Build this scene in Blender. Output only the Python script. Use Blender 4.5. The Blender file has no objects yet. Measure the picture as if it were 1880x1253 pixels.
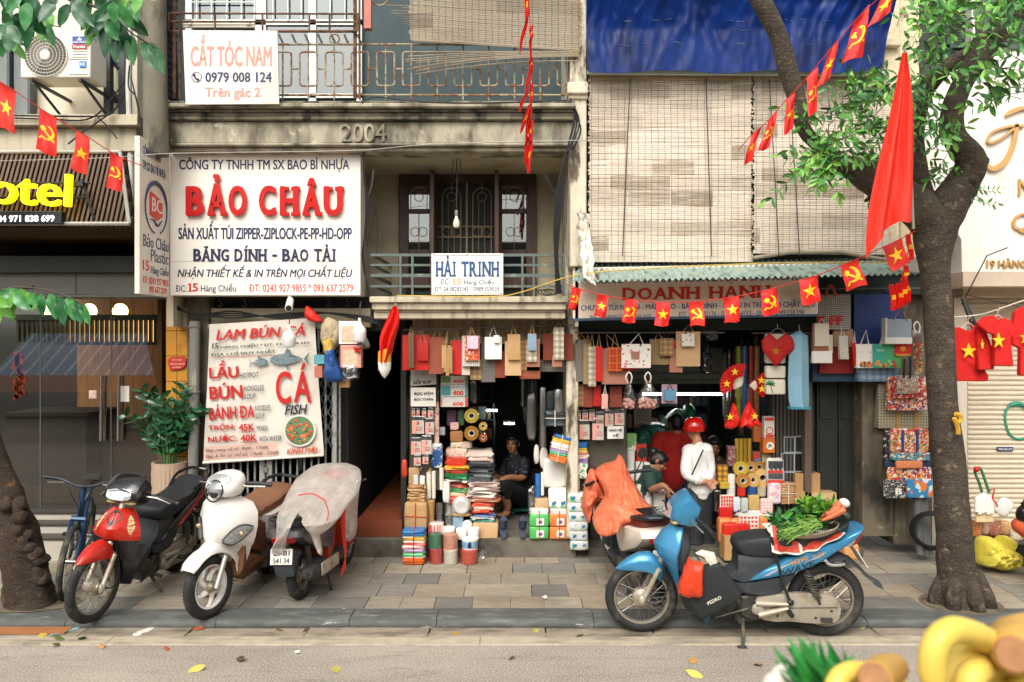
import bpy,math,random
from math import sin,cos,pi,radians,sqrt,atan2,exp
from mathutils import Vector,Matrix,noise
V=Vector
R=random.Random(11)
S=bpy.context.scene
C=S.collection
# ---------------------------------------------------------------- camera, sky, sun, exposure
F,CX,CY,EYE=1450.0,940.0,626.5,2.3
cam=bpy.data.cameras.new('camera')
cam.sensor_width=36.0
cam.lens=F/1880*36
cam.clip_start,cam.clip_end=0.05,400
cam.dof.use_dof=True
cam.dof.focus_distance=7.7
cam.dof.aperture_fstop=4
camo=bpy.data.objects.new('camera',cam)
camo.location=(0,0,EYE)
camo.rotation_euler=(pi/2,0,0)
C.objects.link(camo)
S.camera=camo
SUN_EL,SUN_AZ=radians(46),radians(195) # azimuth clockwise from +Y: the sun stands behind the camera, a little to the left
w=bpy.data.worlds.new('World')
S.world=w
w.use_nodes=True
nt=w.node_tree
bg=nt.nodes['Background']
sky=nt.nodes.new('ShaderNodeTexSky')
sky.sky_type='NISHITA'
sky.sun_disc=False
sky.sun_elevation=SUN_EL
sky.sun_rotation=SUN_AZ
sky.dust_density=4.0
sky.ozone_density=0.5
hs=nt.nodes.new('ShaderNodeHueSaturation') # thin overcast: the blue of the sky is nearly gone
hs.inputs['Saturation'].default_value=0.12
nt.links.new(sky.outputs[0],hs.inputs['Color'])
tint=nt.nodes.new('ShaderNodeMix')
tint.data_type='RGBA'
tint.blend_type='MULTIPLY'
tint.inputs[0].default_value=1
tint.inputs[7].default_value=(1.0,0.98,0.94,1)
nt.links.new(hs.outputs[0],tint.inputs[6])
nt.links.new(tint.outputs[2],bg.inputs[0])
bg.inputs[1].default_value=0.15
sl=bpy.data.lights.new('sun','SUN')
sl.energy=1.0
sl.angle=radians(45)
sl.color=(1,.97,.91)
so=bpy.data.objects.new('sun',sl)
sd=V((sin(SUN_AZ)*cos(SUN_EL),cos(SUN_AZ)*cos(SUN_EL),sin(SUN_EL)))
so.rotation_euler=sd.to_track_quat('Z','Y').to_euler()
so.location=sd*30
C.objects.link(so)
S.view_settings.view_transform='Standard'
S.view_settings.look='None'
S.view_settings.exposure=0.86
S.view_settings.gamma=1
S.cycles.max_bounces=6
S.cycles.transparent_max_bounces=12
S.cycles.caustics_reflective=False
S.cycles.caustics_refractive=False
# ---------------------------------------------------------------- helpers
def P(x,y,Y):
 return V(((x-CX)*Y/F,Y,EYE-(y-CY)*Y/F))
def GY(y,z=0.0): # depth of a ground point seen at picture row y
 return F*(EYE-z)/(y-CY)
def lin(c):
 if isinstance(c,str):
  c=tuple(int(c[i:i+2],16)/255 for i in(0,2,4))
 elif max(c)>1:
  c=tuple(q/255 for q in c)
 return tuple(q/12.92 if q<=.04045 else((q+.055)/1.055)**2.4 for q in c)
MATS={}
class N: # a little node-graph helper
 def __init__(s,name):
  s.m=bpy.data.materials.new(name)
  s.m.use_nodes=True
  s.t=s.m.node_tree
  s.b=s.t.nodes['Principled BSDF']
  s._c=None
 def n(s,typ,**kw):
  x=s.t.nodes.new('ShaderNode'+typ)
  for a,b in kw.items():
   setattr(x,a,b)
  return x
 def l(s,a,b):
  s.t.links.new(a,b)
 def co(s,scale=(1,1,1),rot=(0,0,0)):
  if not s._c:
   s._c=s.n('TexCoord').outputs['Object']
  if tuple(scale)==(1,1,1)and tuple(rot)==(0,0,0):
   return s._c
  m=s.n('Mapping')
  m.inputs['Scale'].default_value=scale
  m.inputs['Rotation'].default_value=rot
  s.l(s._c,m.inputs[0])
  return m.outputs[0]
 def noise(s,scale,detail=4,st=(1,1,1),rough=.6):
  x=s.n('TexNoise')
  x.inputs['Scale'].default_value=scale
  x.inputs['Detail'].default_value=detail
  x.inputs['Roughness'].default_value=rough
  s.l(s.co(st),x.inputs['Vector'])
  return x.outputs[0]
 def ramp(s,v,lo,hi,a=0.,b=1.):
  x=s.n('MapRange')
  x.inputs[1].default_value,x.inputs[2].default_value=lo,hi
  x.inputs[3].default_value,x.inputs[4].default_value=a,b
  s.l(v,x.inputs[0])
  return x.outputs[0]
 def math(s,op,a,b=None):
  x=s.n('Math',operation=op)
  for i,q in enumerate((a,b)):
   if q is None:continue
   if isinstance(q,(int,float)):x.inputs[i].default_value=q
   else:s.l(q,x.inputs[i])
  return x.outputs[0]
 def mix(s,fac,a,b,mode='MIX'):
  x=s.n('Mix',data_type='RGBA',blend_type=mode)
  for i,q in((0,fac),(6,a),(7,b)):
   if isinstance(q,(int,float)):x.inputs[i].default_value=q
   elif isinstance(q,tuple):x.inputs[i].default_value=(*q[:3],1)
   else:s.l(q,x.inputs[i])
  return x.outputs[2]
 def xyz(s):
  x=s.n('SeparateXYZ')
  s.l(s.co(),x.inputs[0])
  return x.outputs
 def stripe(s,v,period,width,off=0.): # 1 inside a stripe
  f=s.math('FRACT',s.math('ADD',s.math('MULTIPLY',v,1/period),off))
  return s.math('LESS_THAN',f,width)
 def fin(s,col=None,rough=.6,metal=0,bump=None,bstr=.3,bd=.01,**kw):
  b=s.b
  if col is not None:
   if isinstance(col,tuple):b.inputs['Base Color'].default_value=(*col,1)
   else:s.l(col,b.inputs['Base Color'])
  b.inputs['Roughness'].default_value=rough
  b.inputs['Metallic'].default_value=metal
  for k_,v_ in kw.items():
   b.inputs[k_].default_value=v_
  if bump is not None:
   x=s.n('Bump')
   x.inputs['Strength'].default_value=bstr
   x.inputs['Distance'].default_value=bd
   s.l(bump,x.inputs['Height'])
   s.l(x.outputs[0],b.inputs['Normal'])
  return s.m
def mat(name,c=None,rough=.6,metal=0,var=.1,vs=7,dirt=None,ds=3,dst=(1,1,1),dt=(.5,.7),da=1.,
dirt2=None,ds2=1.5,dst2=(1,1,1),dt2=(.52,.66),bump=0,bs=50,bd=.01,emit=0,alpha=1,trans=0,coat=0,spec=.5,sub=0,ior=1.45,bst=(1,1,1)):
 if name in MATS:return MATS[name]
 g=N(name)
 c=lin(c)
 a=tuple(min(1,q*(1+var))for q in c)
 b=tuple(q*(1-var)for q in c)
 col=g.mix(g.ramp(g.noise(vs,5),.3,.7),b,a)if var else c
 if dirt:col=g.mix(g.ramp(g.noise(ds,6,dst),dt[0],dt[1],0,da),col if var else c,lin(dirt))
 if dirt2:col=g.mix(g.ramp(g.noise(ds2,7,dst2,.7),*dt2),col,lin(dirt2))
 bp=g.noise(bs,4,bst)if bump else None
 kw={}
 if emit:
  kw['Emission Color']=(*c,1);kw['Emission Strength']=emit
 if alpha<1:kw['Alpha']=alpha
 if trans:kw['Transmission Weight']=trans;kw['IOR']=ior
 if coat:kw['Coat Weight']=coat;kw['Coat Roughness']=.05
 kw['Specular IOR Level']=spec
 if sub:
  kw['Subsurface Weight']=sub;kw['Subsurface Radius']=(.02,.01,.006)
 MATS[name]=g.fin(col,rough,metal,bp,bump,bd,**kw)
 return MATS[name]
WL={} # world position of every object's origin (none is rotated unless local=True)
NICE={}
def tag(o,label=None,cat=None,group=None,kind=None):
 if label:o['label']=label
 if cat:o['category']=cat
 if group:o['group']=group
 if kind:o['kind']=kind
 return o
def thing(name,label,cat,loc=(0,0,0),group=None,rot=(0,0,0)):
 o=bpy.data.objects.new(name,None)
 o.empty_display_size=.1
 C.objects.link(o)
 o.location=loc
 o.rotation_euler=rot
 WL[o]=V(loc)
 return tag(o,label,cat,group)
class B:
 def __init__(s):s.v,s.f,s.m=[],[],[]
 def add(s,vs,fs,mi=0):
  n=len(s.v)
  s.v+=[V(q)for q in vs]
  s.f+=[tuple(i+n for i in q)for q in fs]
  s.m+=[mi]*len(fs)
  return s
 def box(s,x0,x1,y0,y1,z0,z1,mi=0):
  return s.add([(x0,y0,z0),(x1,y0,z0),(x1,y1,z0),(x0,y1,z0),(x0,y0,z1),(x1,y0,z1),(x1,y1,z1),(x0,y1,z1)],
  [(0,3,2,1),(4,5,6,7),(0,1,5,4),(1,2,6,5),(2,3,7,6),(3,0,4,7)],mi)
 def pb(s,x0,y0,x1,y1,Y0,Y1,mi=0): # a box whose front face fills this picture rectangle at depth Y0
  a,b=P(x0,y1,Y0),P(x1,y0,Y0)
  return s.box(a.x,b.x,min(Y0,Y1),max(Y0,Y1),a.z,b.z,mi)
 def ob(s,c,size,rot=None,mi=0): # an oriented box
  h=V(size)/2
  M_=rot if isinstance(rot,Matrix)else(Matrix.Rotation(rot,3,'Y')if rot else Matrix.Identity(3))
  q=[V(c)+M_@V((a*h.x,b*h.y,d*h.z))for d in(-1,1)for a,b in((-1,-1),(1,-1),(1,1),(-1,1))]
  return s.add(q,[(0,3,2,1),(4,5,6,7),(0,1,5,4),(1,2,6,5),(2,3,7,6),(3,0,4,7)],mi)
 def prism(s,a,b,mi=0): # two matching rings
  n=len(a)
  return s.add(list(a)+list(b),[tuple(range(n)),tuple(range(2*n-1,n-1,-1))]+[(i,i+n,(i+1)%n+n,(i+1)%n)for i in range(n)],mi)
 def pp(s,pts,Y0,Y1,mi=0): # picture polygon at depth Y0 extruded to Y1
  a=[P(x,y,Y0)for x,y in pts]
  return s.prism(a,[V((q.x,Y1,q.z))for q in a],mi)
 def tube(s,pts,r,n=8,caps=True,mi=0,closed=False):
  pts=[V(q)for q in pts]
  m=len(pts)
  rr=r if isinstance(r,(list,tuple))else[r]*m
  n0=len(s.v)
  up=None
  for i,q in enumerate(pts):
   if closed:t=pts[(i+1)%m]-pts[i-1]
   else:t=pts[min(i+1,m-1)]-pts[max(i-1,0)]
   if t.length<1e-9:t=V((0,0,1))
   t.normalize()
   if up is None:
    up=V((0,0,1))if abs(t.z)<.9 else V((1,0,0))
   a=t.cross(up)
   if a.length<1e-6:a=t.orthogonal()
   a.normalize()
   up=a.cross(t)
   s.v+=[q+(a*cos(2*pi*j/n)+up*sin(2*pi*j/n))*rr[i]for j in range(n)]
  for i in range(m if closed else m-1):
   k0,k1=n0+i*n,n0+((i+1)%m)*n
   s.f+=[(k0+j,k0+(j+1)%n,k1+(j+1)%n,k1+j)for j in range(n)]
   s.m+=[mi]*n
  if caps and not closed:
   s.f+=[tuple(n0+j for j in range(n-1,-1,-1)),tuple(n0+(m-1)*n+j for j in range(n))]
   s.m+=[mi]*2
  return s
 def loft(s,rings,mi=0,caps=True,closed=True):
  n0,n,m=len(s.v),len(rings[0]),len(rings)
  for q in rings:s.v+=[V(z)for z in q]
  e=n if closed else n-1
  for i in range(m-1):
   k0,k1=n0+i*n,n0+(i+1)*n
   s.f+=[(k0+j,k0+(j+1)%n,k1+(j+1)%n,k1+j)for j in range(e)]
   s.m+=[mi]*e
  if caps and closed:
   s.f+=[tuple(n0+j for j in range(n-1,-1,-1)),tuple(n0+(m-1)*n+j for j in range(n))]
   s.m+=[mi]*2
  return s
 def lathe(s,prof,c=(0,0,0),ax=(0,0,1),n=20,mi=0,mis=None):
  ax=V(ax).normalized()
  a=ax.orthogonal().normalized()
  b=ax.cross(a)
  n0=len(s.v)
  c=V(c)
  for r,z in prof:
   s.v+=[c+ax*z+(a*cos(2*pi*j/n)+b*sin(2*pi*j/n))*max(r,1e-4)for j in range(n)]
  for i in range(len(prof)-1):
   k0,k1=n0+i*n,n0+(i+1)*n
   s.f+=[(k0+j,k0+(j+1)%n,k1+(j+1)%n,k1+j)for j in range(n)]
   s.m+=[mis[i]if mis else mi]*n
  return s
 def torus(s,c,ax,R0,r,n=24,k=8,mi=0):
  prof=[(R0+r*cos(2*pi*i/k),r*sin(2*pi*i/k))for i in range(k+1)]
  return s.lathe(prof,c,ax,n,mi)
 def ball(s,c,rad,rot=None,n=16,k=10,mi=0):
  n0=len(s.v)
  rad=V(rad)if not isinstance(rad,(int,float))else V((rad,)*3)
  M_=rot or Matrix.Identity(3)
  c=V(c)
  for i in range(k+1):
   t=pi*i/k
   for j in range(n):
    p=2*pi*j/n
    s.v.append(c+M_@V((rad.x*sin(t)*cos(p),rad.y*sin(t)*sin(p),-rad.z*cos(t))))
  for i in range(k):
   s.f+=[(n0+i*n+j,n0+i*n+(j+1)%n,n0+(i+1)*n+(j+1)%n,n0+(i+1)*n+j)for j in range(n)]
   s.m+=[mi]*n
  return s
 def grid(s,fn,nu,nv,th=0,mi=0,mfn=None): # a sheet fn(u, v); th gives it thickness
  n0=len(s.v)
  q=[[V(fn(i/nu,j/nv))for i in range(nu+1)]for j in range(nv+1)]
  for row in q:s.v+=row
  W_=nu+1
  fs=[(j*W_+i,j*W_+i+1,(j+1)*W_+i+1,(j+1)*W_+i)for j in range(nv)for i in range(nu)]
  ms=[mfn(i,j)if mfn else mi for j in range(nv)for i in range(nu)]
  s.f+=[tuple(n0+z for z in f)for f in fs]
  s.m+=ms
  if th:
   n1=len(s.v)
   for j in range(nv+1):
    for i in range(nu+1):
     a=q[j][min(i+1,nu)]-q[j][max(i-1,0)]
     b=q[min(j+1,nv)][i]-q[max(j-1,0)][i]
     nn=a.cross(b)
     if nn.length>1e-12:nn.normalize()
     s.v.append(q[j][i]+nn*th)
   s.f+=[tuple(n1+z for z in reversed(f))for f in fs]
   s.m+=ms
   rim=[(0,i)for i in range(nu)]+[(j,nu)for j in range(nv)]+[(nv,i)for i in range(nu,0,-1)]+[(j,0)for j in range(nv,0,-1)]
   for a,b in zip(rim,rim[1:]+rim[:1]):
    i0,i1=a[0]*W_+a[1],b[0]*W_+b[1]
    s.f.append((n0+i1,n0+i0,n1+i0,n1+i1))
    s.m.append(ms[0])
  return s
 def out(s,name,mats,parent=None,t=None,kind=None,smooth=True,ang=38,bevel=0,seg=2,local=False,org=None,xf=None):
  if not isinstance(mats,(list,tuple)):mats=[mats]
  if xf is not None:s.v=[xf@q for q in s.v]
  if parent is None:
   if org is None:
    lo=[min(q[i]for q in s.v)for i in range(3)]
    hi=[max(q[i]for q in s.v)for i in range(3)]
    org=V(((lo[0]+hi[0])/2,(lo[1]+hi[1])/2,lo[2]))
   off=V(org)
   loc=off
  elif local:
   off=V((0,0,0));loc=V((0,0,0))
  else:
   off=WL.get(parent,V((0,0,0)))
   loc=V((0,0,0))
  me=bpy.data.meshes.new(name)
  me.from_pydata([q-off for q in s.v],[],s.f)
  for m_ in mats:me.materials.append(m_)
  if len(mats)>1:me.polygons.foreach_set('material_index',s.m)
  if smooth:
   me.polygons.foreach_set('use_smooth',[True]*len(s.f))
   me.set_sharp_from_angle(angle=radians(ang))
  me.update()
  o=bpy.data.objects.new(name,me)
  C.objects.link(o)
  o.location=loc
  WL[o]=off
  if parent is not None:o.parent=parent
  if bevel:
   bm_=o.modifiers.new('bevel','BEVEL')
   bm_.width=bevel;bm_.segments=seg;bm_.limit_method='ANGLE';bm_.angle_limit=radians(40)
  if t:tag(o,*t)
  if kind:o['kind']=kind
  return o
TXT,ROT=[],set() # ROT: things whose parts are modelled in their own turned frame
def T(txt,x0,y0,x1,y1,Y,m,parent,bold=0,shear=0,depth=.003,name='lettering',rot=0,mtx=None):
 """letters filling a picture rectangle at depth Y (turned to real lettering meshes at the end)"""
 cu=bpy.data.curves.new(name,'FONT')
 cu.body=txt.replace('Đ','\u00d0')
 cu.shear=shear
 cu.extrude=.02
 cu.resolution_u=4 if abs(y1-y0)>25 else 2
 cu.align_x='CENTER'
 o=bpy.data.objects.new(name,cu)
 C.objects.link(o)
 TXT.append((o,P(x0,y1,Y),P(x1,y0,Y),m,parent,depth,name,rot,mtx,bold))
def TP(txt,u0,v0,u1,v1,mtx,m,parent,bold=0,shear=0,depth=.003,name='lettering',rot=0):
 n0=len(TXT)
 T(txt,0,0,1,1,1,m,parent,bold,shear,depth,name,rot,mtx)
 q=TXT[n0]
 TXT[n0]=(q[0],V((u0,0,v0)),V((u1,0,v1)))+q[3:]
SER={'A':('','08'),'B':('1','1'),'H':('18','18'),'I':('5','5'),'N':('18','1'),'R':('1','19'),'T':('','5'),'U':('18',''),'D':('1','1'),'L':('1','1'),'P':('1','1'),'X':('18','18')}
ACC={'Ả':('A',.38,0),'Â':('A',.26,0),'Ă':('A',.24,0),'Í':('I',.26,0),'Ạ':('A',0,.22)}
WID={'I':.5,'M':1.25,'N':1.1,'O':1.02,' ':.45,'-':.55,'1':.7}
def slab_text(txt,x0,y0,x1,y1,Y,m,parent,depth=.004,bold=.03,gap=.12,slope=0.):
 """slab-serif capitals: every letter a mesh, its feet added as bars; slope = picture rows per column"""
 ws=[WID.get(ACC.get(q,(q,))[0],.95)for q in txt]
 k_=(x1-x0)/(sum(ws)+gap*(len(txt)-1))
 x,hh=x0,y1-y0
 sb_=B()
 for q,w_ in zip(txt,ws):
  w_*=k_
  dy=(x-x0)*slope
  base,up,dn=ACC.get(q,(q,0,0))
  if q=='-':
   sb_.pb(x,y0+hh*.44+dy,x+w_,y0+hh*.62+dy,Y-depth,Y)
  elif q!=' ':
   if base in 'I1':
    sb_.pb(x+w_*.3,y0+dy,x+w_*.75,y1+dy,Y-depth*.98,Y)
    if base=='1':sb_.pb(x,y1-hh*.1+dy,x+w_*1.05,y1+dy,Y-depth*.95,Y);sb_.pb(x+w_*.02,y0+hh*.08+dy,x+w_*.5,y0+hh*.22+dy,Y-depth*.95,Y)
    if up:sb_.pp([(x+w_*.3,y0-hh*.08+dy),(x+w_*.65,y0-hh*.3+dy),(x+w_*.95,y0-hh*.3+dy),(x+w_*.55,y0-hh*.08+dy)],Y-depth,Y)
   else:T(q,x,y0-up*hh+dy,x+w_,y1+dn*hh+dy,Y,m,parent,bold,0,depth,'letter')
   for row,ya in zip(SER.get(base,('','')),(y0,y1-hh*.11)):
    for d in row:
     f={'0':.06,'1':.14,'5':.5,'8':.86,'9':.9}[d]
     if base=='A' and d=='8':f=.94
     sw=(.2 if base!='I' else.42)*w_
     sb_.pb(x+f*w_-sw,ya+dy,x+f*w_+sw,ya+hh*.11+dy,Y-depth*.96,Y)
  x+=w_+gap*k_
 if sb_.v:sb_.out('letter_foot',m,parent,smooth=False)
def finish_text():
 bpy.context.view_layer.update()
 dg=bpy.context.evaluated_depsgraph_get()
 for o,a,b,m,parent,depth,name,rot,mtx,bold in TXT:
  me=bpy.data.meshes.new_from_object(o.evaluated_get(dg))
  vs=[q.co.copy()for q in me.vertices]
  fs=[tuple(q.vertices)for q in me.polygons]
  if bold>0: # heavier strokes: shifted copies, each a hair behind the last
   n0=len(vs)
   base_v,base_f=list(vs),list(fs)
   for c_,(dx,dy)in enumerate(((1,0),(-1,0),(.7,.6),(-.7,-.6),(.7,-.6),(-.7,.6))if bold>.012 else((1,0),(-1,0))):
    o_=len(vs)
    vs+=[V((q.x+dx*bold,q.y+dy*bold*.8,q.z-.0005*(c_+1)))for q in base_v]
    fs+=[tuple(z+o_ for z in f)for f in base_f]
  lo=V([min(q[i]for q in vs)for i in range(3)])
  hi=V([max(q[i]for q in vs)for i in range(3)])
  sx,sy=(b.x-a.x)/max(hi.x-lo.x,1e-6),(b.z-a.z)/max(hi.y-lo.y,1e-6)
  off=WL.get(parent,V((0,0,0)))
  mid=(a+b)/2
  rm=Matrix.Rotation(rot,3,'Y')
  pts=[]
  for c in vs:
   d=rm@V(((c.x-lo.x)*sx+a.x-mid.x,0,(c.y-lo.y)*sy+a.z-mid.z))
   d.y=-depth*(c.z-lo.z)/max(hi.z-lo.z,1e-6)
   p=(mtx@(d+V((mid.x,0,mid.z))))if mtx is not None else mid+d
   pts.append(p-off if parent not in ROT else p)
  me=bpy.data.meshes.new(name)
  me.from_pydata(pts,[],fs)
  me.materials.clear()
  me.materials.append(m)
  n=bpy.data.objects.new(name,me)
  C.objects.link(n)
  n.parent=parent
  WL[n]=off
 for q in TXT:
  cu=q[0].data
  bpy.data.objects.remove(q[0])
  bpy.data.curves.remove(cu)
def nz(x,y=0,z=0):return noise.noise(V((x,y,z)))
def bez(pts,n=8): # smooth curve through points (Catmull-Rom)
 pts=[V(q)for q in pts]
 out=[]
 e=[pts[0]*2-pts[1]]+pts+[pts[-1]*2-pts[-2]]
 for i in range(1,len(e)-2):
  p0,p1,p2,p3=e[i-1:i+3]
  for j in range(n):
   t=j/n
   out.append(.5*((2*p1)+(p2-p0)*t+(2*p0-5*p1+4*p2-p3)*t*t+(3*p1-p0-3*p2+p3)*t**3))
 out.append(pts[-1])
 return out
def sag(a,b,d,n=14):
 a,b=V(a),V(b)
 return[a.lerp(b,i/n)-V((0,0,d*4*(i/n)*(1-i/n)))for i in range(n+1)]
def blob(outline,Y,fb,bb=None,fold=.03,fs=7.,nr=12,c=None,seed=0.,dense=5,yfn=None):
 """a closed cushion whose silhouette is a picture outline at depth Y; fb / bb = how far it bulges to the front / back"""
 q=bez([(x,y,0)for x,y in outline+outline[:1]],dense)[:-1]
 n_=len(q)
 cc=V((c[0],c[1],0))if c else sum(q,V())/n_
 bb=fb if bb is None else bb
 b=B()
 def ring(s_,sg,dep):
  out=[]
  for z in q:
   w_=cc+(z-cc)*s_
   p=P(w_.x,w_.y,Y+(yfn(w_.x,w_.y)if yfn else 0))
   wx,wz=p.x+.06*nz(p.x*4,p.z*4,seed),p.z+.06*nz(p.x*4,p.z*4,seed+9)
   f=fold*(1.6*(.5-abs(nz(wx*fs+seed,wz*fs*.5,seed)))+.9*(.4-abs(nz(wx*fs*2.1-wz*fs,wz*fs*.8,seed+5)))+.35*nz(wx*fs*5,wz*fs*3,seed))*(1 if sg<0 else.4)*(.25+.75*(1-s_**6))
   p.y+=sg*dep*sqrt(max(0,1-s_**2.4))+sg*f
   out.append(p)
  return out
 ss=[i/nr for i in range(1,nr+1)]
 b.loft([ring(s_,1,bb)for s_ in ss]+[ring(s_,-1,fb)for s_ in ss[::-1][1:]])
 return b
def puff(b,pts,y0,y1,mi=0,n=7,p=2.6,c=None,mn=.25,dense=3):
 """a body panel in a vehicle's own frame: side outline (x, z), rounded off across its width y0..y1"""
 q=bez([(x,0,z)for x,z in pts+pts[:1]],dense)[:-1]if dense else[V((x,0,z))for x,z in pts]
 cc=V((c[0],0,c[1]))if c else sum(q,V())/len(q)
 rings=[]
 for i in range(n):
  t=-1+2*i/(n-1)
  t=sin(t*pi/2)
  s_=mn+(1-mn)*max(0,1-abs(t)**p)**(1/p)
  rings.append([cc+(z-cc)*s_+V((0,(y0+y1)/2+(y1-y0)/2*t,0))for z in q])
 b.loft(rings,mi)
 return b
 # ---------------------------------------------------------------- materials of the setting
conc=mat('concrete_stained','a69e8a',.9,var=.1,vs=5,dirt='4a4538',ds=2.6,dst=(1.5,1.5,.55),dt=(.42,.62),da=.9,dirt2='cfc5ae',ds2=5,dt2=(.6,.7),bump=.5,bs=30,bd=.01)
conc_dark=mat('concrete_dark','7d7562',.9,var=.2,vs=6,dirt='2c2a22',ds=3,dst=(2,2,.6),dt=(.45,.62),bump=.5,bs=40,bd=.01)  # darker concrete for the upper cornice bands
conc_light=mat('stone_moulding','c0b59c',.85,var=.1,vs=6,dirt='6d6454',ds=3.5,dst=(3,3,.35),dt=(.5,.7),da=.8,bump=.3,bs=40,bd=.006)
plaster=mat('plaster_beige','b5aa90',.9,var=.08,vs=3,dirt='7a705a',ds=1.6,dt=(.5,.75),da=.7,bump=.2,bs=25,bd=.006)
peel=mat('plaster_peeling','cfc4ae',.9,var=.12,vs=8,dirt='57503f',ds=3.2,dst=(2,2,.5),dt=(.52,.62),dirt2='9a6b4a',ds2=2.4,dt2=(.64,.68),bump=.7,bs=22,bd=.015)
pier_old=mat('pier_stained','6b6150',.9,var=.2,vs=4,dirt='2d2a22',ds=2.2,dst=(1.5,1.5,.5),dt=(.45,.62),dirt2='988b74',ds2=4,dt2=(.6,.68),bump=.5,bs=25,bd=.012)
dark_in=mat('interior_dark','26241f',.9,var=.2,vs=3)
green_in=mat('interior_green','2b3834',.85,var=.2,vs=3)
wood_dk=mat('wood_brown','4b2f22',.5,var=.18,vs=5,dirt='2c1c15',ds=9,dst=(4,4,.5),dt=(.45,.7),bump=.1,bs=60)
grey_st=mat('steel_grey','566064',.5,.2,var=.15,vs=8,dirt='3a3b38',ds=6,dt=(.55,.7))
dark_st=mat('steel_dark','30343a',.5,.2,var=.15,vs=8)
rust=mat('iron_rusty','9f977f',.7,var=.1,vs=8,dirt='7a4a2a',ds=16,dt=(.45,.58))
rust_dk=mat('iron_brown','6b4a36',.8,var=.2,vs=9,dirt='3d2a20',ds=14,dt=(.45,.6))
white_p=mat('white_paint','e8e4da',.5,var=.04,vs=4,dirt='b9b0a0',ds=3,dst=(3,3,.6),dt=(.6,.75),da=.6)
chrome=mat('chrome','c9c9c6',.18,1,var=.05)
alu=mat('aluminium','a9a8a2',.35,.9,var=.1,vs=12)
black_p=mat('black_plastic','1d1e20',.45,var=.2,vs=20)
rubber=mat('rubber','232323',.75,var=.15,vs=14,dirt='6b6357',ds=9,dt=(.52,.75),da=.5)
cable_m=mat('cable','1b1c1d',.5,var=.1)
def glass_mat(name,refl,tint,rough=.02):
 g=N(name)
 g.t.nodes.remove(g.b)
 a=g.n('BsdfTransparent');a.inputs[0].default_value=(*tint,1)
 b=g.n('BsdfGlossy');b.inputs[0].default_value=(1,1,1,1);b.inputs[1].default_value=rough
 x=g.n('MixShader');x.inputs[0].default_value=refl
 g.l(a.outputs[0],x.inputs[1]);g.l(b.outputs[0],x.inputs[2])
 g.l(x.outputs[0],g.t.nodes['Material Output'].inputs[0])
 return g.m
pane=glass_mat('window_glass',.12,(.6,.66,.65))
pane_clear=glass_mat('door_glass',.06,(.78,.78,.74))
film=glass_mat('clear_film',.14,(.93,.93,.92),.22)
# ---------------------------------------------------------------- ground
def asphalt():
 g=N('asphalt')
 big=g.ramp(g.noise(.8,5,(1,2.2,1)),.35,.7)
 fine=g.noise(85,4)
 mid=g.noise(3.2,7,(.6,2,1),.7)
 c=g.mix(big,lin('8a8177'),lin('a0968a'))
 c=g.mix(g.ramp(mid,.52,.68,0,.6),c,lin('68625a'))
 c=g.mix(g.ramp(fine,.5,.66,0,.8),c,lin('c4baab'))
 c=g.mix(g.ramp(fine,.47,.33,0,.8),c,lin('4a4540'))
 return g.fin(c,.9,0,fine,.5,.006)
ZR=-.075
road=B()
road.add([(-60,-30,ZR),(60,-30,ZR),(60,6.42,ZR),(-60,6.42,ZR)],[(0,1,2,3)])
road.out('road',asphalt(),kind='structure')
gut_m=mat('gutter_concrete','8d8271',.9,var=.15,vs=9,dirt='4d463b',ds=3,dst=(.7,2,1),dt=(.5,.7),bump=.5,bs=40,bd=.008)
strip_m=mat('edge_strip','ab9f8c',.9,var=.12,vs=12,dirt='77705f',ds=4,dst=(.6,3,1),dt=(.5,.7),bump=.3,bs=60,bd=.006)
gb=B()
x=-9.0
while x<9:
 wd=R.uniform(.85,1.0)
 gb.box(x,x+wd-.012,6.33,6.56,ZR-.05,ZR+.012+R.uniform(-.004,.004),0)
 x+=wd
x=-9.0
while x<9:
 wd=R.uniform(2.5,4)
 gb.box(x,x+wd-.004,6.16,6.325,ZR-.05,ZR+.010,1)
 x+=wd
gb.out('gutter',[gut_m,strip_m],kind='structure',bevel=.006)
kerb_m=mat('kerb_stone','50524f',.75,var=.15,vs=6,dirt='6c6f6c',ds=5,dst=(.6,2,2),dt=(.5,.7),dirt2='a9a59a',ds2=4,dst2=(.7,3,3),dt2=(.63,.67),bump=.6,bs=45,bd=.006)
kb=B()
x=-9.0
prof=[(6.78,-.2),(6.78,.003),(6.56,.003),(6.525,-.004),(6.505,-.022),(6.5,-.045),(6.505,-.068),(6.52,-.085),(6.55,-.1),(6.55,-.2)]
for wd in[1.1,1.3,1.02,1.15,.75,1.24,1.1,.72,1.3,1.2,1.05,1.3,1.1,1.2,1.2,1.3]:
 dz=R.uniform(-.004,.004)
 kb.prism([V((x,a,b+dz))for a,b in prof],[V((x+wd-.006,a,b+dz))for a,b in prof])
 x+=wd
kb.out('kerb',kerb_m,kind='structure',ang=50)
def slab(name,c,c2):
 g=N(name)
 v=g.noise(2.2,8,(1,3.2,1),.75)
 col=g.mix(g.ramp(v,.4,.65),lin(c),lin(c2))
 vein=g.noise(5,6,(.6,3.6,1),.7)
 col=g.mix(g.ramp(g.math('ABSOLUTE',g.math('SUBTRACT',vein,.5)),.035,0,0,.45),col,lin('5a4a3a'))
 col=g.mix(g.ramp(g.noise(1.1,5),.55,.75,0,.45),col,lin('4f4a42'))
 col=g.mix(g.ramp(g.noise(60,3),.6,.75,0,.35),col,lin('b3a896'))
 return g.fin(col,.72,0,g.noise(26,6),.35,.006)
slabs=[slab('slab_sand','968c7d','857d6e'),slab('slab_grey','89847a','79756d'),slab('slab_slate','77746d','68655f'),slab('slab_ochre','998d7a','897d6b'),slab('slab_light','a59b8a','908775')]
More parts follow.
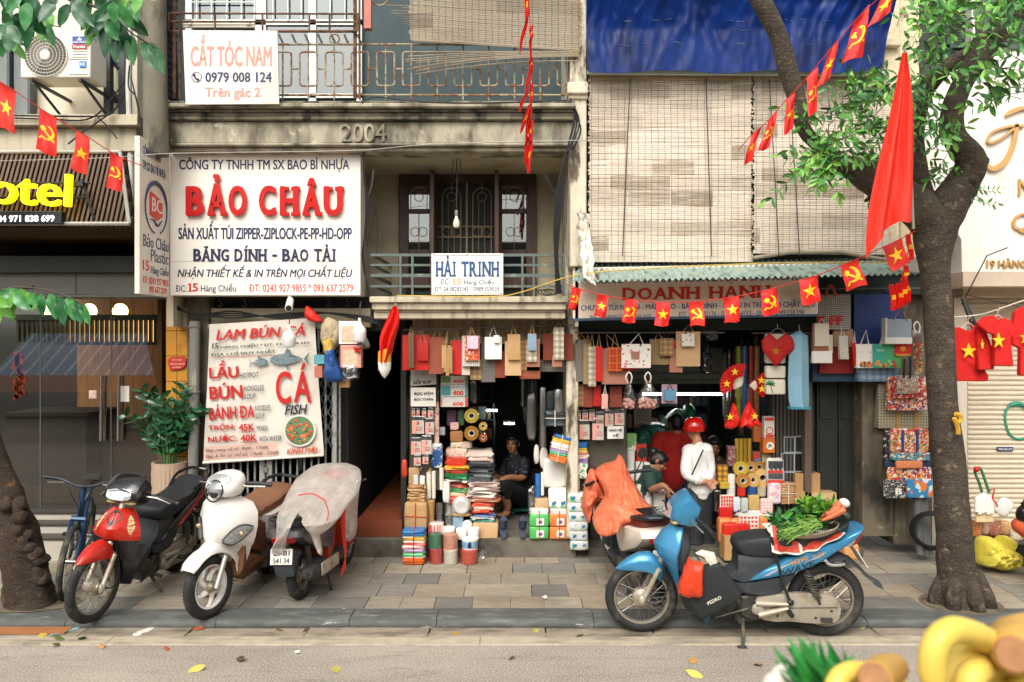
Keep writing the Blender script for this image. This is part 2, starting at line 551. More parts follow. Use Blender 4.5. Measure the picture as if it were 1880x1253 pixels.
sb=B()
sb.box(-12,12,6.7,13.5,-.25,-.012,5)
y=6.785
rows=0
while y<10.2:
 dp=R.choice([.30,.33,.36])
 x=-9.3+R.uniform(0,.3)
 while x<9:
  wd=R.choice([.3,.33,.33,.36,.46])if R.random()<.9 else.62
  t=[R.uniform(-.0035,.0025)for _ in range(4)]
  a,b,c_,d=(x,y),(x+wd-.007,y),(x+wd-.007,y+dp-.007),(x,y+dp-.007)
  pts=[V((q[0]+R.uniform(-.003,.003),q[1]+R.uniform(-.003,.003),h))for q,h in zip((a,b,c_,d),t)]
  mi=R.choices(range(5),[5,4,3 if x<0 else 1.5,3,3.5])[0]
  sb.prism([q-V((0,0,.03))for q in pts],pts,mi)
  x+=wd
 y+=dp
sb.out('sidewalk',slabs+[mat('joint_dirt','3c372f',.95,var=.2,vs=20)],kind='structure',smooth=False)
# ---------------------------------------------------------------- old house with the "2004" cornice
h1=thing('narrow_house','old narrow house with 2004 on its stained concrete cornice and a recessed balcony','house',P(690,1020,8.6))
def beam(b,x0,x1,layers,Yb,mi=0): # layers: (top row, bottom row, depth of its front)
 for y0,y1,Yf in layers:b.pb(x0,y0,x1,y1,Yf,Yb,mi)
c=B()
xl,xr=305,1056
for y0,y1,Yf,mi in[(190,196,7.84,1),(196,204,7.80,0),(204,209,7.86,1),(209,217,7.89,1),(217,223,7.87,1),(223,264,7.93,0),(264,269,7.90,0),(269,277,7.96,0)]:
 a,b_=P(xl,y1,Yf),P(xr,y0,Yf)
 zt,zb=P(0,y0,7.93).z,P(0,y1,7.93).z
 c.box(a.x,b_.x,Yf,8.25,zb,zt,mi)
c.out('cornice',[conc,conc_dark],h1,bevel=.012)
T('2004',627,229,710,262,7.925,conc,h1,bold=.01,depth=.03,name='raised_date')
zc=P(0,274,7.93).z # underside of the beam = balcony ceiling
zs=P(0,545,8.0).z # balcony floor
wl=B()
xa,xb=P(300,0,9.2).x,P(1062,0,9.2).x
wl.box(xa,xb,9.2,9.45,zs-.3,zc,0) # wall behind the balcony
wl.box(P(300,0,8).x,P(1056,0,8).x,8.25,9.45,zc,zc+.2,0) # ceiling
wl.box(P(1056,0,8).x,P(1062,0,8).x,8.0,9.45,zs-.3,zc+.2,0)
wl.box(P(306,0,8.2).x,P(318,0,8.2).x,8.2,9.45,zs-.3,zc+.2,0)
wl.box(P(318,0,8.2).x,P(672,0,8.2).x,8.45,9.2,zs-.3,zs-.1,0)
wl.out('wall',plaster,h1)
b=B()
b.pb(740,276,968,282,8.25,8.33)
b.out('wall_batten',mat('batten','b59b80',.7),h1)
# concrete pier between the two old houses
pr=B()
pr.pb(1046,-30,1077,490,7.95,9.4)
pr.pb(1042,150,1080,172,7.88,8.2)
pr.pb(1044,172,1079,182,7.92,8.2)
pr.pb(1040,488,1062,990,8.32,8.9)
pr.out('pier',peel,h1,bevel=.015)
# balcony slab with two mouldings
bs_=B()
for y0,y1,Yf,x0,x1 in[(545,556,7.92,679,1043),(556,569,7.96,682,1040),(569,573,8.0,685,1038),(573,585,8.02,684,1039)]:
 a,q=P(x0,y1,7.95),P(x1,y0,7.95)
 bs_.box(a.x,q.x,Yf,9.2,a.z,q.z)
bs_.out('balcony_slab',conc_light,h1,bevel=.008)
rl=B()
Yr=8.02
for y0,y1 in[(466,471),(485,489),(503,509),(524,528)]:rl.pb(680,y0,1036,y1,Yr,Yr+.03)
for xx in(733,755,957,978,1033):rl.pb(xx,470,xx+4,546,Yr-.004,Yr+.034)
for y0,y1 in[(466,471),(485,489),(503,509),(524,528)]:
 a,q=P(683,y1,Yr),P(687,y0,Yr)
 rl.box(a.x,q.x,Yr+.03,9.2,a.z,q.z)
rl.out('balcony_railing',mat('railing_paint','56615b',.6,var=.15,vs=9,dirt='8b8a78',ds=9,dt=(.6,.7)),h1)
# door with fretted glass and two open leaves
dr=B()
Yd=9.12
for r_ in[(732,320,985,334),(732,334,750,545),(788,334,797,545),(907,334,922,545),(966,334,985,545),(750,334,788,341),(922,334,966,341),
(750,384,788,392),(922,384,966,392),(750,458,788,468),(922,458,966,468),(750,505,788,530),(922,505,966,530),(797,334,907,337)]:
 dr.pb(*r_,Yd,Yd+.06)
door=dr.out('balcony_door',wood_dk,h1,bevel=.006)
for r_ in[(750,341,788,384),(922,341,966,384),(750,392,788,458),(922,392,966,458),(750,468,788,505),(922,468,966,505)]:
 gl=B();gl.pb(*r_,Yd+.025,Yd+.03);gl.out('glass',pane,door)
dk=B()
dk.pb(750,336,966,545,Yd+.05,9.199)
dk.out('dark_room_panel',mat('room_teal','24302f',.7,var=.3,vs=3),door)  # flat dark panel stands in for the unlit room behind the panes
fr=B()
fm=mat('fret_cream','a08a6a',.6,var=.1)
for cx in(829,885):
 fr.tube([P(cx-17,545,Yd),P(cx-17,368,Yd)]+[P(cx-17*cos(t*pi/8),363-18*sin(t*pi/8),Yd)for t in range(9)]+[P(cx+17,368,Yd),P(cx+17,545,Yd)],.006,5)
 fr.torus(P(cx,362,Yd),(0,1,0),.052,.005,16,5)
 fr.tube([P(cx,335,Yd),P(cx,354,Yd)],.005,5)
 for q in(-8,8):fr.torus(P(cx+q,426,Yd),(0,1,0),.058,.006,16,5)
 for q in(-6,5):fr.tube([P(cx+q,545,Yd),P(cx+q,372,Yd)],.004,4)
for yy in(416,436):fr.tube([P(800,yy,Yd),P(907,yy,Yd)],.006,5)
fr.tube([P(857,336,Yd),P(857,545,Yd)],.014,6)
for cx in(769,944):
 fr.torus(P(cx,362,Yd+.02),(0,1,0),.05,.004,16,4)
 fr.tube([P(cx-15,384,Yd+.02),P(cx-15,360,Yd+.02)]+[P(cx-15*cos(t*pi/8),358-14*sin(t*pi/8),Yd+.02)for t in range(9)]+[P(cx+15,384,Yd+.02)],.004,4)
 for q in(-7,7):fr.torus(P(cx+q,426,Yd+.02),(0,1,0),.052,.004,16,4)
 fr.tube([P(cx,392,Yd+.02),P(cx,458,Yd+.02)],.004,4)
fr.out('iron_fretwork',fm,door)
for x0,x1,yt in((789,803,312),(908,916,312)):
 lv=B();a,q=P(x0,545,8.62),P(x1,yt,8.62)
 lv.box(a.x,a.x+.045,8.62,9.12,a.z,q.z)
 lv.out('open_leaf',wood_dk,door,bevel=.004)
 # upper floor: windows, fretted railing, green net
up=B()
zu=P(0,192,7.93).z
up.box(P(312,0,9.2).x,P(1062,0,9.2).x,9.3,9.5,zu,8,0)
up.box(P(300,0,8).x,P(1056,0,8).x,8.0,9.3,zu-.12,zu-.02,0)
up.out('upper_wall',mat('teal_dark','39484a',.8,var=.15,vs=3),h1)  # dark teal wall colour
wf=B()
Yw=9.22
for x in(344,351,470,477,486,566,574,640,660):pass
for r_ in[(340,-60,352,60),(468,-60,488,200),(566,-60,580,200),(654,-60,664,200),(340,36,664,46),(352,-60,468,-50),(300,-60,312,200),(480,172,664,180)]:
 wf.pb(*r_,Yw,Yw+.05)
win=wf.out('window_frame',mat('frame_white','d8dcd6',.5,var=.05),h1)
for r_ in((352,-60,468,38),(488,-60,566,172),(580,-60,654,172)):wg=B();wg.pb(*r_,Yw+.03,Yw+.034);wg.out('pane',pane,win)
wb=B()
for x in(360,387,415,442,466):wb.pb(x,-60,x+2.4,38,Yw-.02,Yw-.005)
for x in(500,527,552,605,632):wb.pb(x,-60,x+2,38,Yw-.02,Yw-.005)
wb.pb(352,3,468,5,Yw-.022,Yw-.006)
wb.out('window_bar',mat('bar_pale','cfd8cf',.5),win)
ra=B()
Yu=8.03
def pl(b,pts,Y,r,n=6,closed=False):b.tube([P(x,y,Y)for x,y in pts],r,n,closed=closed)
pl(ra,[(505,82),(1050,82)],Yu,.011)
pl(ra,[(505,175),(1050,175)],Yu,.011)
xx=519
while xx<1052:
 x0,x1,y0,y1,q=xx-16,xx+16,96,158,5
 pl(ra,[(x0+q,y0),(x1-q,y0),(x1-1,y0+2),(x1,y0+q),(x1,y1-q),(x1-1,y1-2),(x1-q,y1),(x0+q,y1),(x0+1,y1-2),(x0,y1-q),(x0,y0+q),(x0+1,y0+2)],Yu,.010,6,True)
 pl(ra,[(xx,82),(xx,184)],Yu,.009)
 pl(ra,[(xx+16,127),(xx+31,127)],Yu,.009)
 xx+=47.3
for xx in(614,697):ra.torus(P(xx,72 if xx==614 else-4,Yu),(0,1,0),.05 if xx==614 else.08,.009,18,6)
ra.out('upper_railing',rust,h1)
up2=B() # rust-brown clothes rack over the railing
for y in(25,40):pl(up2,[(309,y),(658,y+1)],7.85,.010)
for x in(310,395,482,568,605,656):pl(up2,[(x,25),(x,58)],7.85,.010)
pl(up2,[(309,58),(330,58)],7.85,.01);pl(up2,[(490,58),(656,58)],7.85,.014)
for x in(320,330,652,660):up2.tube([P(x,-30,7.9),P(x,182,7.9)],.02 if x in(320,652)else.012,6)
up2.out('clothes_rack',rust_dk,h1)
ls=B()
for q in range(7):ls.tube([P(512+q*24,64,8.1),P(520+q*24,82,8.04)],.012,5)
ls.out('bracket',dark_st,h1)
pk=B();pk.pb(668,-30,681,52,7.92,8.0)
pk.out('shutter_board',mat('board_pink','b06a5a',.6),h1)
tub=B()
for y in(40,45,50):pl(tub,[(336,y),(468,y)],7.95,.012)
for x in(345,452):tub.pb(x,37,x+6,45,7.92,7.96)
tub.out('bamboo_rail',mat('rail_cream','d8cfbd',.5),h1)
# ground floor
gf=B()
xp=P(343,0,8.4).x
gf.pb(343,545,384,1000,8.4,8.9,0) # left pier
gf.pb(384,545,690,596,8.55,8.9,1) # header over the gate, coloured dark for the shaded void under the sign
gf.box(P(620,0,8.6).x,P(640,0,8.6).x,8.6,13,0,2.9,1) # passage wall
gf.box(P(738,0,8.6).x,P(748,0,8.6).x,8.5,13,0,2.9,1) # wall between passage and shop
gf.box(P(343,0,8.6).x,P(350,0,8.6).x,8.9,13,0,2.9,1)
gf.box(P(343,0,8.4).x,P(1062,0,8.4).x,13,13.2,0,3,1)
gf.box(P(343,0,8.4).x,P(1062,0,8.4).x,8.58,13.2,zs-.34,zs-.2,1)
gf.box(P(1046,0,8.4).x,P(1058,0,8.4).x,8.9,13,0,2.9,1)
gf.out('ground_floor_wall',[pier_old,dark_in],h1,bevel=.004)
st=B()
st.box(P(345,0,8.4).x,P(1058,0,8.4).x,8.4,13,-.1,.2,0)
st.out('threshold',mat('step_concrete','6e675b',.9,var=.15,vs=5,dirt='3a362e',ds=2.5,dt=(.48,.68),bump=.5,bs=30,bd=.01),h1,bevel=.012)
fl=B()
fl.pb(655,955,738,986,8.46,13,0)
fl.out('tiled_step',mat('terracotta','7d3d22',.6,var=.2,vs=5,dirt='5d3a28',ds=4,dt=(.5,.7)),h1)
hd=B()
x=757
while x<1040:
 hd.pb(x,588,x+18.4,632,8.5,8.54);x+=19
hd.out('header_board',mat('header_wood','a8977a',.8,var=.15,vs=4,dirt='5d5140',ds=5,dst=(5,5,.6),dt=(.5,.7)),h1,bevel=.003)
# folding gate with a lattice in its upper half
ga=thing('folding_gate','closed grey folding steel gate behind the hotpot banner','gate',P(500,985,8.36))
g=B()
for x in range(388,624,13):g.pb(x,602,x+3.2,985,8.37,8.395)
g.out('upright',mat('gate_steel','8a8d88',.5,.3,var=.12,vs=9,dirt='5a4a3c',ds=9,dt=(.56,.66)),ga)
g=B()
for x in range(388,612,13):
 for y in list(range(640,800,26))+[905,931]:
  g.tube([P(x,y,8.365),P(x+13,y+26,8.365)],.0055,4)
  g.tube([P(x+13,y,8.362),P(x,y+26,8.362)],.0055,4)
g.out('lattice',grey_st,ga)
g=B()
g.pb(381,596,640,604,8.35,8.41);g.pb(384,972,640,986,8.33,8.42);g.pb(476,840,486,975,8.345,8.41);g.pb(489,840,499,975,8.345,8.41);g.pb(611,690,618,975,8.35,8.4)
g.out('gate_frame',mat('gate_frame_paint','9b9a92',.5,.2,var=.1,dirt='6e5a48',ds=8,dt=(.56,.66)),ga,bevel=.003)
g=B();g.pb(482,858,490,868,8.31,8.345);g.torus(P(486,856,8.33),(0,1,0),.016,.004,12,6)
g.out('padlock',chrome,ga)
pi_=B()
pi_.tube([P(358,590,8.3),P(356,800,8.3),P(352,1000,8.3)],.055,12)
pi_.torus(P(357,720,8.3),(0,0,1),.058,.008,14,6)
pi_.torus(P(357,600,8.3),(0,0,1),.058,.01,14,6)
pi_.out('drain_pipe',mat('pipe_grey','77766f',.6,var=.1,dirt='b5a98f',ds=5,dst=(3,3,.4),dt=(.55,.65)),t=('grey drain pipe standing left of the folding gate','pipe'))
# ---------------------------------------------------------------- house of the bag shop
h2=thing('shop_house','old shop house hung with bamboo blinds over the open bag shop','house',P(1330,1010,9))
Z2=P(0,497,8.35).z
b=B()
b.box(P(1490,0,8.45).x,P(1590,0,8.45).x,8.75,8.95,0,Z2,1) # dark door bay
b.pb(1583,520,1640,985,8.45,8.95,0) # stained pier
b.pb(1640,470,1712,1000,8.5,8.95,0)
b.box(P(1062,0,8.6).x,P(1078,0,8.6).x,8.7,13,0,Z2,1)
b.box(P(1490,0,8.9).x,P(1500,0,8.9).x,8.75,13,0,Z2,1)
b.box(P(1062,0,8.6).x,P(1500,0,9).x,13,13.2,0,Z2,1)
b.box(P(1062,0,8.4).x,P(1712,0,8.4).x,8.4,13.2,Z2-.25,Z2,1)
b.pb(1052,585,1500,606,8.42,8.6,1)
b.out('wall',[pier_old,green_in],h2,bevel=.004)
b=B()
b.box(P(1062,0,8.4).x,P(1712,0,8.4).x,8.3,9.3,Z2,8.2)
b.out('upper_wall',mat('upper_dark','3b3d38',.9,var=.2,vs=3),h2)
b=B()
b.pb(1624,-40,1652,490,8.12,8.35);b.pb(1652,-40,1688,480,8.2,8.5);b.pb(1620,70,1656,84,8.04,8.2)
b.out('pier',mat('plaster_ochre','d3c4a4',.9,var=.12,vs=8,dirt='b98a45',ds=3,dt=(.55,.65),da=.8,dirt2='6f6350',ds2=4,dt2=(.6,.66),bump=.8,bs=20,bd=.015),h2,bevel=.01)
b=B()
b.box(P(1078,0,8.5).x,P(1580,0,8.5).x,8.42,13,-.1,.09)
b.out('threshold',mat('step_dark','595449',.9,var=.15,dirt='35322b',ds=3,dt=(.5,.7),bump=.4,bs=30,bd=.01),h2,bevel=.01)
b=B()
for x in(1500,1540):
 b.pb(x,690,x+38,985,8.68,8.74)
 b.pb(x+5,790,x+33,970,8.665,8.69)
 b.pb(x+5,700,x+33,770,8.665,8.69)
b.pb(1492,660,1584,690,8.66,8.74)
b.out('dark_door',mat('door_black_green','23241f',.6,var=.25,vs=4),h2,bevel=.004)
b=B()
for x in range(1418,1492,7):b.pb(x,690,x+4.5,985,8.62,8.66)
b.out('slatted_shutter',mat('shutter_steel','4c4740',.6,.3,var=.15),h2)
b=B()
b.pb(1478,600,1490,985,8.5,8.6)
b.out('door_post',mat('post_brown','5d4a3d',.7,var=.2),h2)
# ---------------------------------------------------------------- white shop at the right
h3=thing('white_shop','white fronted shop with its beige roller shutter pulled down','shop',P(1850,945,8.6))
b=B()
x1=P(2150,0,8.5).x
b.box(P(1766,0,8.5).x,x1,8.62,8.9,0,3.0,0)
b.pb(1752,525,1776,1000,8.45,8.62,0)
b.box(P(1690,0,9.3).x,x1,9.3,9.5,0,8.5,0)
b.box(P(1695,0,8.9).x,P(1770,0,8.9).x,8.9,9.1,0,3.2,0)
b.out('wall',mat('shop_plaster','d6cbb8',.8,var=.06,dirt='a3927a',ds=3,dst=(2,2,.6),dt=(.6,.7)),h3)
b=B()
ys=list(range(548,1010,9))
pr_=[]
for i,y in enumerate(ys):
 for dy,dY in((0,0),(1,-.012),(3.5,-.018),(6,-.014),(7.2,0)):
  pr_.append((8.56+dY,P(0,y+dy,8.56).z))
xa,xb=P(1776,0,8.56).x,x1
b.loft([[V((xa,a,z))for a,z in pr_],[V((xb,a,z))for a,z in pr_]],closed=False)
sh=b.out('roller_shutter',mat('shutter_beige','cdbfa8',.55,var=.05,vs=3,dirt='8f7f68',ds=2,dst=(.5,1,9),dt=(.58,.75),da=.6),h3,ang=25)
b=B();b.pb(1768,500,2150,526,7.95,8.6);b.pb(1768,526,2150,546,8.3,8.6)
b.out('soffit',mat('soffit_beige','c4b09b',.6),h3)
b=B()
arc=[(1897,770),(1886,752),(1872,742),(1856,744),(1846,757),(1846,776),(1852,795),(1866,806),(1884,804)]
b.tube([P(x,y,8.535)for x,y in bez([(a,q,0)for a,q in arc],5)for x,y in[(x,y)]]if False else[P(q.x,q.y,8.54)for q in bez([(a,c_,0)for a,c_ in arc],5)],[.022]*8+[.03]*8+[.014]*25,6)
b.out('graffiti',mat('paint_green','2f8a6c',.6),h3)
b=B();b.pb(1831,821,1860,829,8.53,8.54)
stc=b.out('sticker',mat('sticker_blue','23365f',.5),h3)
T('0986.585.694',1833,823,1858,827,8.529,white_p,stc,depth=.001)
b=B()
pts=[(1796,95),(1762,97),(1728,122),(1704,160),(1692,215),(1694,280),(1705,340),(1730,392),(1752,420),(1765,440),(1766,500),(2150,500),(2150,95)]
b.pp(pts,8.0,8.5)
bo=b.out('fascia_board',mat('fascia_white','e9e2d6',.4,var=.02,dirt='d3c8b8',ds=1.5,dt=(.55,.75)),h3,bevel=.006)
gold=mat('gold_letter','c79a5f',.35,.3,var=.08)
b=B()
def rib(pts,w_): # a flat raised stroke
 q=bez([(a,c_,0)for a,c_ in pts],6)
 n_=len(q)
 ring=[]
 for i in range(n_):
  t=(q[min(i+1,n_-1)]-q[max(i-1,0)]).normalized()
  nn=V((-t.y,t.x,0))*w_(i/(n_-1))
  a,e=q[i]+nn,q[i]-nn
  ring.append([P(a.x,a.y,7.96),P(e.x,e.y,7.96),P(e.x,e.y,7.998),P(a.x,a.y,7.998)])
 b.loft(ring)
rib([(1846,212),(1860,204),(1885,198),(1930,200)],lambda t:3.5*sin(pi*min(1,t+.15))+.6)
rib([(1880,231),(1850,233),(1822,243),(1813,258),(1822,262),(1842,252),(1862,236)],lambda t:2.2)
rib([(1868,226),(1862,262),(1846,296),(1825,310),(1812,302),(1808,288)],lambda t:4.5*sin(pi*min(1,t*.8+.2))+.8)
b.out('script_letter',gold,bo)
T('NH',1868,330,1915,361,8.0,gold,bo,depth=.03)
T('Q',1856,392,1892,430,8.0,gold,bo,depth=.03,shear=.25)
T('19 HÀNG CHIẾU',1810,470,1945,493,8.0,gold,bo,bold=.01,depth=.025)
# green shuttered window above the white shop
b=B()
gsh=mat('shutter_green','2c463f',.55,var=.12,vs=6)
for x0 in(1692,1738):
 for r_ in[(x0,-40,x0+6,125),(x0+38,-40,x0+44,125),(x0,30,x0+44,36),(x0,82,x0+44,88),(x0,118,x0+44,125),(x0,-40,x0+44,-30)]:b.pb(*r_,9.1,9.16)
 y=-28
 while y<118:
  a=P(x0+6,y,9.12);q=P(x0+38,y,9.12)
  b.ob(((a.x+q.x)/2,9.14,a.z),(q.x-a.x,.05,.008),Matrix.Rotation(radians(38),3,'X'))
  y+=5.2
sh2=b.out('window_shutter',gsh,h3)
b=B();b.pb(1784,-40,1790,95,9.0,9.2);b.pb(1680,-40,1690,130,9.1,9.3)
b.out('window_post',white_p,h3)
b=B();b.pb(1790,-40,2100,95,9.15,9.2)
b.out('dark_pane',mat('pane_dark','4a4e48',.3),h3)
# grey side box between tree and fascia
b=B();b.prism([P(1738,420,8.3),P(1762,404,8.05),P(1765,500,8.05),P(1750,522,8.3)],[P(1738,420,8.5),P(1762,404,8.5),P(1765,500,8.5),P(1750,522,8.5)])
b.out('side_box',mat('side_grey','6d7472',.3,.2),h3)
# ---------------------------------------------------------------- hotel at the left
ho=thing('hotel','small hotel with a brown slatted canopy and tall glass doors','hotel',P(120,1000,8.9))
slat_m=mat('slat_brown','553a1e',.55,var=.2,vs=6,dirt='3b2814',ds=5,dst=(4,4,.7),dt=(.5,.7))
b=B()
Yt,Yb,yt,yb=7.75,7.45,280,412
At,Ab=P(0,yt,Yt),P(0,yb,Yb)
x=P(-260,0,7.6).x
xe0,xe1=P(222,0,Yt).x,P(240,0,Yb).x
while x<xe1:
 t=min(1,max(0,(x-xe0)/(xe1-xe0)))
 top=Ab.lerp(At,1-.0*t)
 xt=x if x<xe0 else None
 z0,z1=Ab.z,At.z
 y0,y1=Ab.y,At.y
 if x>xe0:z1,y1=Ab.lerp(At,1-(x-xe0)/(xe1-xe0))[2],Ab.lerp(At,1-(x-xe0)/(xe1-xe0))[1]
 b.prism([V((x,y0,z0)),V((x+.024,y0,z0)),V((x+.024,y0+.05,z0)),V((x,y0+.05,z0))],[V((x,y1,z1)),V((x+.024,y1,z1)),V((x+.024,y1+.05,z1)),V((x,y1+.05,z1))])
 b.box(x,x+.024,Yb+.02,8.95,Ab.z-.03,Ab.z+.02)
 x+=.046
b.out('canopy_slats',slat_m,ho)
b=B()
xm=P(-260,0,7.6).x
b.prism([V((xm,Yb+.06,Ab.z)),V((xe1,Yb+.06,Ab.z)),V((xe0,Yt+.07,At.z)),V((xm,Yt+.07,At.z))],[V((xm,Yb+.12,Ab.z)),V((xe1,Yb+.12,Ab.z)),V((xe0,Yt+.12,At.z)),V((xm,Yt+.12,At.z))])
b.box(xm,xe1,Yb+.15,8.95,Ab.z+.022,Ab.z+.1)
b.box(xm,P(303,0,8.9).x,8.95,9.05,P(0,480,8.9).z,P(0,300,8.9).z)
b.out('canopy_backing',mat('canopy_dark','241a12',.9,var=.1),ho)
b=B()
def bar(a,c_,r):b.tube([a,c_],r,6)
bar(V((xm,Yt-.01,At.z)),V((xe0,Yt-.01,At.z)),.018);bar(V((xm,Yb-.03,Ab.z)),V((xe1,Yb-.03,Ab.z)),.02);bar(V((xe0,Yt-.02,At.z)),V((xe1,Yb-.03,Ab.z)),.018)
b.out('canopy_pipe',mat('pipe_pale','a9a59a',.5,.2),ho)
b=B()
b.pb(-90,470,300,500,8.3,8.9,0);b.pb(-60,500,300,546,8.45,8.9,1);b.pb(-60,503,139,541,8.44,8.45,1);b.pb(141,503,300,541,8.44,8.45,1)
b.out('door_lintel',[mat('lintel_dark','3f4241',.6),mat('lintel_grey','7b7973',.5,var=.05)],ho,bevel=.004)
b=B()
b.pb(-90,210,252,230,8.05,8.8,0);b.pb(-90,230,250,278,8.15,8.8,0)
b.box(P(-90,0,8.6).x,P(252,0,8.6).x,8.6,8.8,At.z-.3,8.5,1)
b.out('upper_wall',[conc_light,mat('hotel_cream','d8cfba',.8,var=.06,dirt='a08f70',ds=2,dst=(2,2,.6),dt=(.58,.75))],ho,bevel=.006)
b=B()
b.pb(-40,58,55,210,8.5,8.6)
b.out('upper_window',pane,ho)
b=B()
for x in(-40,12,50):b.pb(x,58,x+5,212,8.46,8.58)
b.pb(-40,55,55,62,8.45,8.58)
b.out('window_frame',mat('frame_blue_grey','3f4a50',.5),ho)
b=B()
b.pb(190,-40,202,205,8.42,8.5);b.pb(217,-40,228,215,8.5,8.58)
for y in(105,165,45):b.tube([P(202,y,8.5),P(220,y+22,8.52)],.03,4)
b.out('steel_frame',mat('frame_slate','3c4247',.5,.2),ho)
b=B()
b.tube([P(240,-40,8.2),P(236,160,8.2),P(243,420,8.2)],.03,10)
b.out('rain_pipe',mat('pipe_white','c9c6bd',.5),ho)
# glass front and doors
b=B()
b.pb(-60,546,303,942,8.9,8.908)
b.out('glass_front',pane_clear,ho)
b=B()
for x in(73,203):b.pb(x,546,x+1.5,942,8.895,8.9)
b.pb(-60,936,303,944,8.88,8.93);b.pb(208,545,209.5,590,8.89,8.9)
b.out('glass_joint',mat('joint_grey','5c5f5c',.4),ho)
for x in(187,219):
 b=B()
 b.tube([P(x,690,8.83),P(x-2,810,8.83)],.018,10)
 for y in(703,793):b.tube([P(x-1,y,8.83),P(x-1,y,8.9)],.01,6)
 b.tube([P(x+7,690,8.96),P(x+5,810,8.96)],.016,10)
 b.out('door_handle',chrome,ho)
b=B();b.pb(222,709,237,738,8.886,8.889)
q=b.out('notice',white_p,ho)
b=B();b.pb(163,717,177,732,8.886,8.889)
b.out('notice',[mat('paper_red_white','d9b8aa',.6,var=.3,vs=30)],ho)
# steps
b=B()
for i,(y0,y1,Yf)in enumerate([(944,962,8.72),(966,988,8.5),(992,1015,8.28)]):
 z1=EYE-(y0-CY)*Yf/F
 b.box(P(-120,0,8.5).x,P(332,0,8.6).x,Yf,9.3,-.05,z1,0)
 b.box(P(-120,0,8.5).x,P(332,0,8.6).x,Yf-.012,Yf+.26,z1,z1+.018,1)
b.out('entrance_steps',[mat('riser_pale','b5ada0',.6,var=.05),mat('tread_dark','38332d',.4,var=.1)],ho)
# lobby
b=B()
zf,zt2=.42,3.0
xw0,xw1=P(-160,0,9).x,P(303,0,9).x
b.box(xw0,xw1,12.4,12.5,zf,zt2+.6,0);b.box(xw0,xw1,9.0,12.4,zt2+.5,zt2+.6,0);b.box(xw1-.05,xw1,8.92,12.4,zf,zt2+.6,0);b.box(xw0,xw1,9.0,12.4,zf-.05,zf,1)
b.out('lobby',[mat('lobby_wood','8a6440',.6,var=.15,vs=3,dst=(6,6,.4),dirt='5d4428',ds=4,dt=(.45,.7)),mat('lobby_floor','3a2516',.6)],ho)
b=B()
for x in range(30,300,9):b.pb(x,588,x+4,630,10.6,10.66)
b.pb(20,578,305,588,10.55,10.7);b.pb(20,628,305,634,10.55,10.7)
b.out('mezzanine_slats',mat('slat_dark','35402f',.6,var=.1),ho)
b=B();b.pb(128,588,300,628,10.75,10.8)
b.out('lit_panel',mat('panel_warm','d9a868',.6,emit=2.2),ho)
b=B()
for x in(165,222,90):b.lathe([(.0,0),(.11,.01),(.11,.03),(0,.03)],P(x,572,11.2),(0,-1,0),16)
b.out('lobby_lamp',mat('lamp_warm','ffcf8a',.5,emit=8.),ho)
b=B();b.pb(10,765,158,930,10.2,11);b.pb(5,758,163,766,10.15,11.05)
b.out('reception_counter',mat('counter_dark','1c110b',.75,var=.15),ho,bevel=.01)
b=B();b.pb(150,800,300,930,10.6,11.4);b.pb(160,770,300,815,11.0,11.3)
b.out('lobby_sofa',mat('sofa_brown','3f1f10',.7,var=.2),ho,bevel=.06)
b=B()
for i in range(26):
 a=P(36+R.uniform(-9,9),650+i*3.2,9.6)
 b.ob(a,(.07,.02,.06),Matrix.Rotation(R.uniform(0,3),3,'Y'))
b.out('red_garland',mat('garland','a03020',.6,var=.2),ho)
# canopy lettering: lit letters and a phone panel
hs_=thing('hotel_letters','big yellow lit hotel letters on the brown slats','sign',P(60,375,7.5))
T('hotel',-62,318,134,377,7.44,mat('letter_yellow','ffe600',.4,emit=1.0,var=0),hs_,bold=.012,depth=.05,rot=radians(2.5))
b=B()
for y in(335,362):b.tube([P(-60,y,7.5),P(165,y+2,7.5)],.012,4)
b.tube([P(150,330,7.5),P(172,402,7.46)],.012,4);b.pb(132,333,152,342,7.46,7.52)
b.out('letter_frame',dark_st,hs_)
pb_=thing('phone_panel','black strip with the white lit hotel phone number','sign',P(50,414,7.4))
b=B();b.pb(-80,388,113,411,7.36,7.42)
b.out('panel',mat('panel_black','14161a',.35),pb_,bevel=.004)
T('Hotline: +84 971 838 699',-72,396,100,408,7.36,mat('letter_white_lit','ffffff',.5,emit=.9,var=0),pb_,bold=.02,rot=radians(-.6))
# yellow tiled pillar
b=B()
b.pb(305,555,344,1000,8.5,8.8)
ypl=thing('yellow_pillar','yellow tiled pillar between the hotel glass and the drain pipe','pillar',P(324,1000,8.6))
b.out('shaft',mat('yellow_tile','c98a1e',.5,var=.1,vs=4,dirt='8a5a12',ds=4,dt=(.55,.7)),ypl)
b=B()
for y in(607,653,700,746,792,838,884,930):b.pb(305,y,344,y+1.3,8.498,8.5)
b.pb(324,555,325,1000,8.498,8.5)
b.out('tile_joint',mat('joint_brown','6b4612',.8),ypl)
pq=B();pq.pp([(308,662),(313,656),(336,655),(342,660),(341,672),(333,678),(312,680),(309,671)],8.47,8.497)
pq_=pq.out('door_plaque',mat('plaque_red','c3301d',.5),t=('small red plaque with white words on the yellow pillar','plaque'),bevel=.003)
T('HỘ GIA ĐÌNH',316,659,334,663,8.468,white_p,pq_,depth=.001);T('THAM GIA LIÊN KẾT',312,666,339,670,8.468,white_p,pq_,depth=.001);T('AN TOÀN',317,673,332,676,8.468,white_p,pq_,depth=.001)
